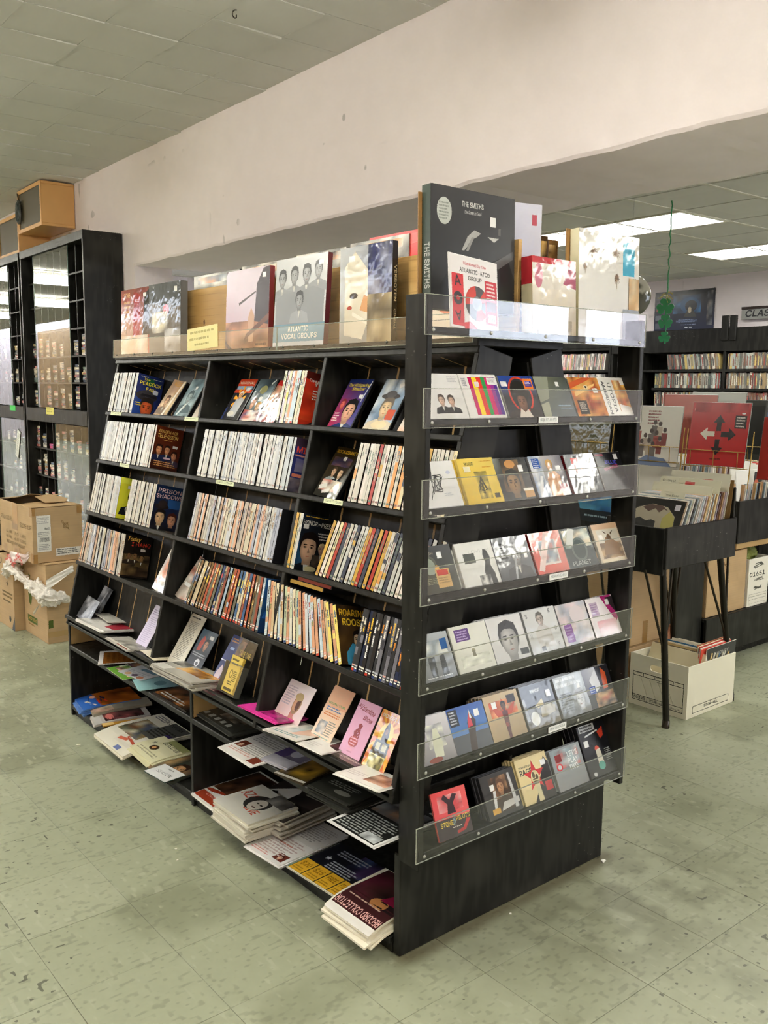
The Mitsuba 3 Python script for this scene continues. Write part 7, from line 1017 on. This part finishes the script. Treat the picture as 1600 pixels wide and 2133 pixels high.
F = Fr([2.86, .545, 1.14], [0, -1, 0], [.15, 0, 1]); k = thing('framed_notice', 'brown framed white notice at the far side of the wire stands', 'notice'); part(G().box(F, [0, 0, -.012], [.3, .36, -.002], '#8c6c40', .003), 'm_card', k, 'frame'); part(art(G().box(F, [.035, .04, -.002], [.27, .33, 0], '#dcdcdc'), F, .3, .36, [('ln', .2, .78, .85, 2, .06, '#4a4a4c', 3), ('e', .5, .64, .12, .05, '#4a4c50'), ('ln', .2, .5, .85, 4, .05, '#a8a8aa', 5)], .0006), 'm_paper', k, 'sheet')
# black media shelves along the back wall
t = thing('media_shelf', 'long black media shelf packed with discs along the back wall', 'shelf')
XS = 5.05; SZ = [1.282, 1.434, 1.586, 1.735]
BB([XS, .2, 1.87], [XS + .02, 3.16, 2.05], 'header_board', t); BB([XS + .23, .2, 0], [XS + .24, 3.16, 2.05], 'back_board', t); BB([XS, .2, 2.03], [XS + .24, 3.16, 2.05], 'top_board', t)
for z in SZ + [1.13, .98]: BB([XS, .2, z - .022], [XS + .24, 2.83 if z > 1.6 else 2.74, z], 'shelf', t)
for y in (.2, 1.25, 2.085, 2.83, 3.14): BB([XS, y, 0], [XS + .24, y + .022, 1.87], 'upright', t)
for y in (2.06, 2.128): BB([XS - .012, y - .055, 1.95], [XS + .012, y, 2.142], 'post', t)
R = random.Random(17); DK = ['#5c5a58', '#77746c', '#4a4a4a', '#8c7a5c', '#6a4a3c', '#a8a49a', '#3a3c3e', '#7a5c54', '#9aa4a0', '#5c6a62', '#b9a468', '#66605a', '#87837c', '#c9c4b8', '#8c3a38']
def cd_row(y0, y1, z, lab, seed, h=.124, lean=0, th=(.0105, .012, .0105, .022), x=XS + .012, cl=DK, mx=400):
    R = random.Random(seed); y = y0; i = 0
    while y > y1 and i < mx:
        w = R.choice(th); c = R.choice(cl); hh = h * R.uniform(.93, 1.0); F = Fr([x + R.uniform(0, .008), y, z], [0, -1, 0], [0, 0, 1], [-1, 0, 0]).rot(-lean)
        k = thing('cd_case', f'{lab}, {ORD(i + 1)} from the far end', 'cd', 'discs on the back shelves')
        g = G().box(F, [0, 0, -.13], [w - .0008, hh, 0], c, .0006).fan(F, [[w * .2, hh * .2], [w * .8, hh * .2], [w * .8, hh * R.uniform(.5, .9)], [w * .2, hh * .85]], R.choice(cl), .0004); mm, col = g.mesh(); scene[k] = mikit.ply(mm, 'm_plastic', False, uv=col); y -= w / math.cos(math.radians(lean)); i += 1
cd_row(2.60, 2.13, SZ[3], 'disc on the top back shelf, far bay', 1, lean=-9); cd_row(2.075, 1.60, SZ[3], 'disc on the top back shelf, near bay', 2)
cd_row(2.72, 2.13, SZ[2], 'disc on the second back shelf, far bay', 3); cd_row(2.075, 1.60, SZ[2], 'disc on the second back shelf, near bay', 4)
cd_row(2.72, 2.13, SZ[1], 'disc on the third back shelf, far bay', 5); cd_row(2.075, 1.75, SZ[1], 'disc on the third back shelf, near bay', 6)
t = thing('media_shelf', 'narrow black media shelf glimpsed through the upper part of the end frame', 'shelf')
for z in (1.735, 1.57, 1.925, 1.40): BB([XS, 3.17, z - .022], [XS + .24, 4.3, z], 'shelf', t)
for y in (3.165, 4.28): BB([XS, y, 0], [XS + .24, y + .02, 1.95], 'upright', t)
BB([XS + .23, 3.17, 0], [XS + .24, 4.3, 1.95], 'back_board', t); BB([XS, 3.17, 1.925], [XS + .02, 4.3, 1.975], 'header_board', t)
LT = ['#b9b6b0', '#8c8a86', '#c98f8f', '#a88a8c', '#d3d0c8', '#7a7470', '#b8a46a', '#9a9a98', '#c4c0ba', '#6a6a68']
cd_row(3.88, 3.24, 1.737, 'disc on the glimpsed shelf, upper row', 8, .145, 6, (.012, .014, .011, .016), cl=LT); cd_row(3.85, 3.22, 1.572, 'disc on the glimpsed shelf, lower row', 9, .135, -5, (.012, .014, .02), cl=LT + ['#b0563c'])
# poster, sign
F = Fr([5.322, 2.945, 2.075], [0, -1, 0], [0, 0, 1]); F = Fr(RM.P([4.413, 3.07, 2.068])[0], -RM.v, RM.n, -RM.u); k = thing('poster', 'dark blue concert poster on the back wall behind the hanging shamrocks', 'poster')
part(G().box(F, [0, 0, -.002], [.575, .325, 0], '#101218'), 'm_paper', k, 'sheet'); part(art(G(), F, .575, .325, [('g', 0, 0, 1, 1, ['#15203c', '#18203c', '#0c0d10', '#0e0f12']), ('n', .32, .42, .78, .88, ['#16304c', '#1f4a78', '#10141c', '#2a6a9c', '#14283c'], 5, 4, 5), ('e', .6, .62, .16, .2, '#1a4a74'), ('e', .62, .6, .1, .14, '#0c1018'), ('p', [(.5, .32), (.72, .32), (.66, .48), (.56, .5)], '#3a3a34'), ('e', .6, .5, .03, .08, '#b9ac94'), ('ln', .42, .27, .72, 2, .05, '#6a7a9a', 2), ('t', 'MAGIC NIGHT', .56, .22, .05, '#5c6c90', {'w': .35}), ('ln', .46, .14, .72, 1, .03, '#8a96b4', 3), ('r', .53, .05, .58, .075, '#c9cfd8'), ('r', .6, .05, .65, .075, '#a8aeb8'), ('r', .02, .05, .13, .2, '#4a5260'), ('r', .02, .28, .12, .4, '#5c6470'), ('r', .03, .5, .1, .58, '#7a4a34'), ('n', .88, .1, .97, .95, ['#1a1c22', '#5c6268', '#2a2c34', '#77706a'], 2, 8, 6)], .0006), 'm_print', k, 'print')
k = thing('hanging_sign', 'grey sign reading CLASSICAL above the black shelves', 'sign'); F = Fr([5.28, 2.105, 2.122], [0, -1, 0], [0, 0, 1], [-1, 0, 0])
part(G().box(F, [0, 0, -.02], [.70, .078, 0], '#8e8f8c', .002), 'm_satin', k, 'board'); part(G().box(F, [-.002, .078, -.022], [.70, .098, .002], '#2a1c18', .002), 'm_satin', k, 'top_rail'); part(art(G(), F, .70, .078, [('t', 'CLASSICAL', .36, .5, .62, '#26272a', {'w': .62, 'sk': .22})], .0006), 'm_print', k, 'lettering')
for y in (1.75,): part(G().box(F, [.285, -.10, -.03], [.32, .45, -.022], '#5a3216', .002), 'm_satin', k, 'post', label='reddish wooden post')
# shamrock string
k = thing('shamrock_string', 'string of three green shamrocks with straw bow hanging from the ceiling', 'hanging decoration'); bx_, by_ = 2.5, .925
part(G().tube([[bx_ + .004 * math.sin(i * 2.1), by_ + .003 * math.cos(i * 1.7), CE2 - (CE2 - 2.01) * i / 24] for i in range(25)], .0035, '#3c8a5c', 6), 'm_satin', k, 'cord', True)
def leaf(y, z, s):
    F = Fr([bx_ - .006, y, z], [.35, -1, 0], [0, 0, 1]); sh = sg.Polygon()
    for a in (90, 205, -25):
        c_, q = math.cos(math.radians(a)), math.sin(math.radians(a)); px, py = -q, c_
        for d in (-1, 1): sh = sh.union(sg.Point(c_ * s * .62 + px * d * s * .26, q * s * .62 + py * d * s * .26).buffer(s * .34, 8))
        sh = sh.union(sg.Point(c_ * s * .25, q * s * .25).buffer(s * .3, 6))
    sh = sh.union(sg.Polygon([(-s * .08, 0), (s * .08, 0), (s * .3, -s * 1.05), (s * .05, -s * 1.1)])); sh = sh.buffer(-.0008).buffer(.0008)
    m = trimesh.creation.extrude_polygon(sh, .004, engine='earcut'); part(G().add(F.P(m.vertices), m.faces, C('#1d8a58')), 'm_plastic', k, 'shamrock')
leaf(by_ + .004, 1.980, .043); leaf(by_, 1.906, .036); leaf(by_ + .001, 1.830, .029)
for a, b in ((1.945, 1.93), (1.88, 1.858)): part(G().tube([[bx_, by_, a], [bx_ + .003, by_, b]], .002, '#6a9a7a', 5), 'm_satin', k, 'link', True)
g = G(); R = random.Random(2)
for i in range(11): a = R.uniform(0, 6.28); l = R.uniform(.03, .055); g.tube([[bx_ - .004, by_, 2.035], [bx_ - .008 + .3 * l * math.cos(a), by_ + .5 * l * math.cos(a), 2.035 + .5 * l * math.sin(a) + .008], [bx_ - .006, by_ + l * math.cos(a), 2.035 + l * math.sin(a) * .6 - .004]], .0016, '#b8a85c', 4)
part(g, 'm_satin', k, 'straw_bow', kind='stuff')
# round picture disc hanging beside the palm tree record
k = thing('picture_balloon', 'round glossy snowy woodland picture disc hanging behind the white palm tree record', 'hanging decoration')
F = Fr([2.345, 1.035, 2.03], [.77, -.63, 0], [0, 0, 1]); r = .105; m = trimesh.creation.icosphere(3); v = np.array(m.vertices) * [r, r, .03]; pc = v[:, :2] / r
q = meshkit.fbm(np.c_[pc * [3, 4.5], pc[:, :1] * 0], 4, 3); band = np.clip((q - .52) * 9, 0, 1)[:, None]; col = C('#4c4e40') * (1 - band) + C('#b8b4a4') * band
part(G().add(F.P(v), m.faces, col), 'm_shrink', k, 'body', True); part(G().tube([F.P([0, r, 0])[0], [2.345, 1.035, CE2]], .0012, '#a8a8a0', 5), 'm_satin', k, 'thread', True)
for k in labels:
    if 'label' in labels[k] and len(labels[k]['label'].split()) > 16: labels[k]['label'] = labels[k]['label'].replace(' of the ', ', ', 1).replace(' from the far end', ' from far end')
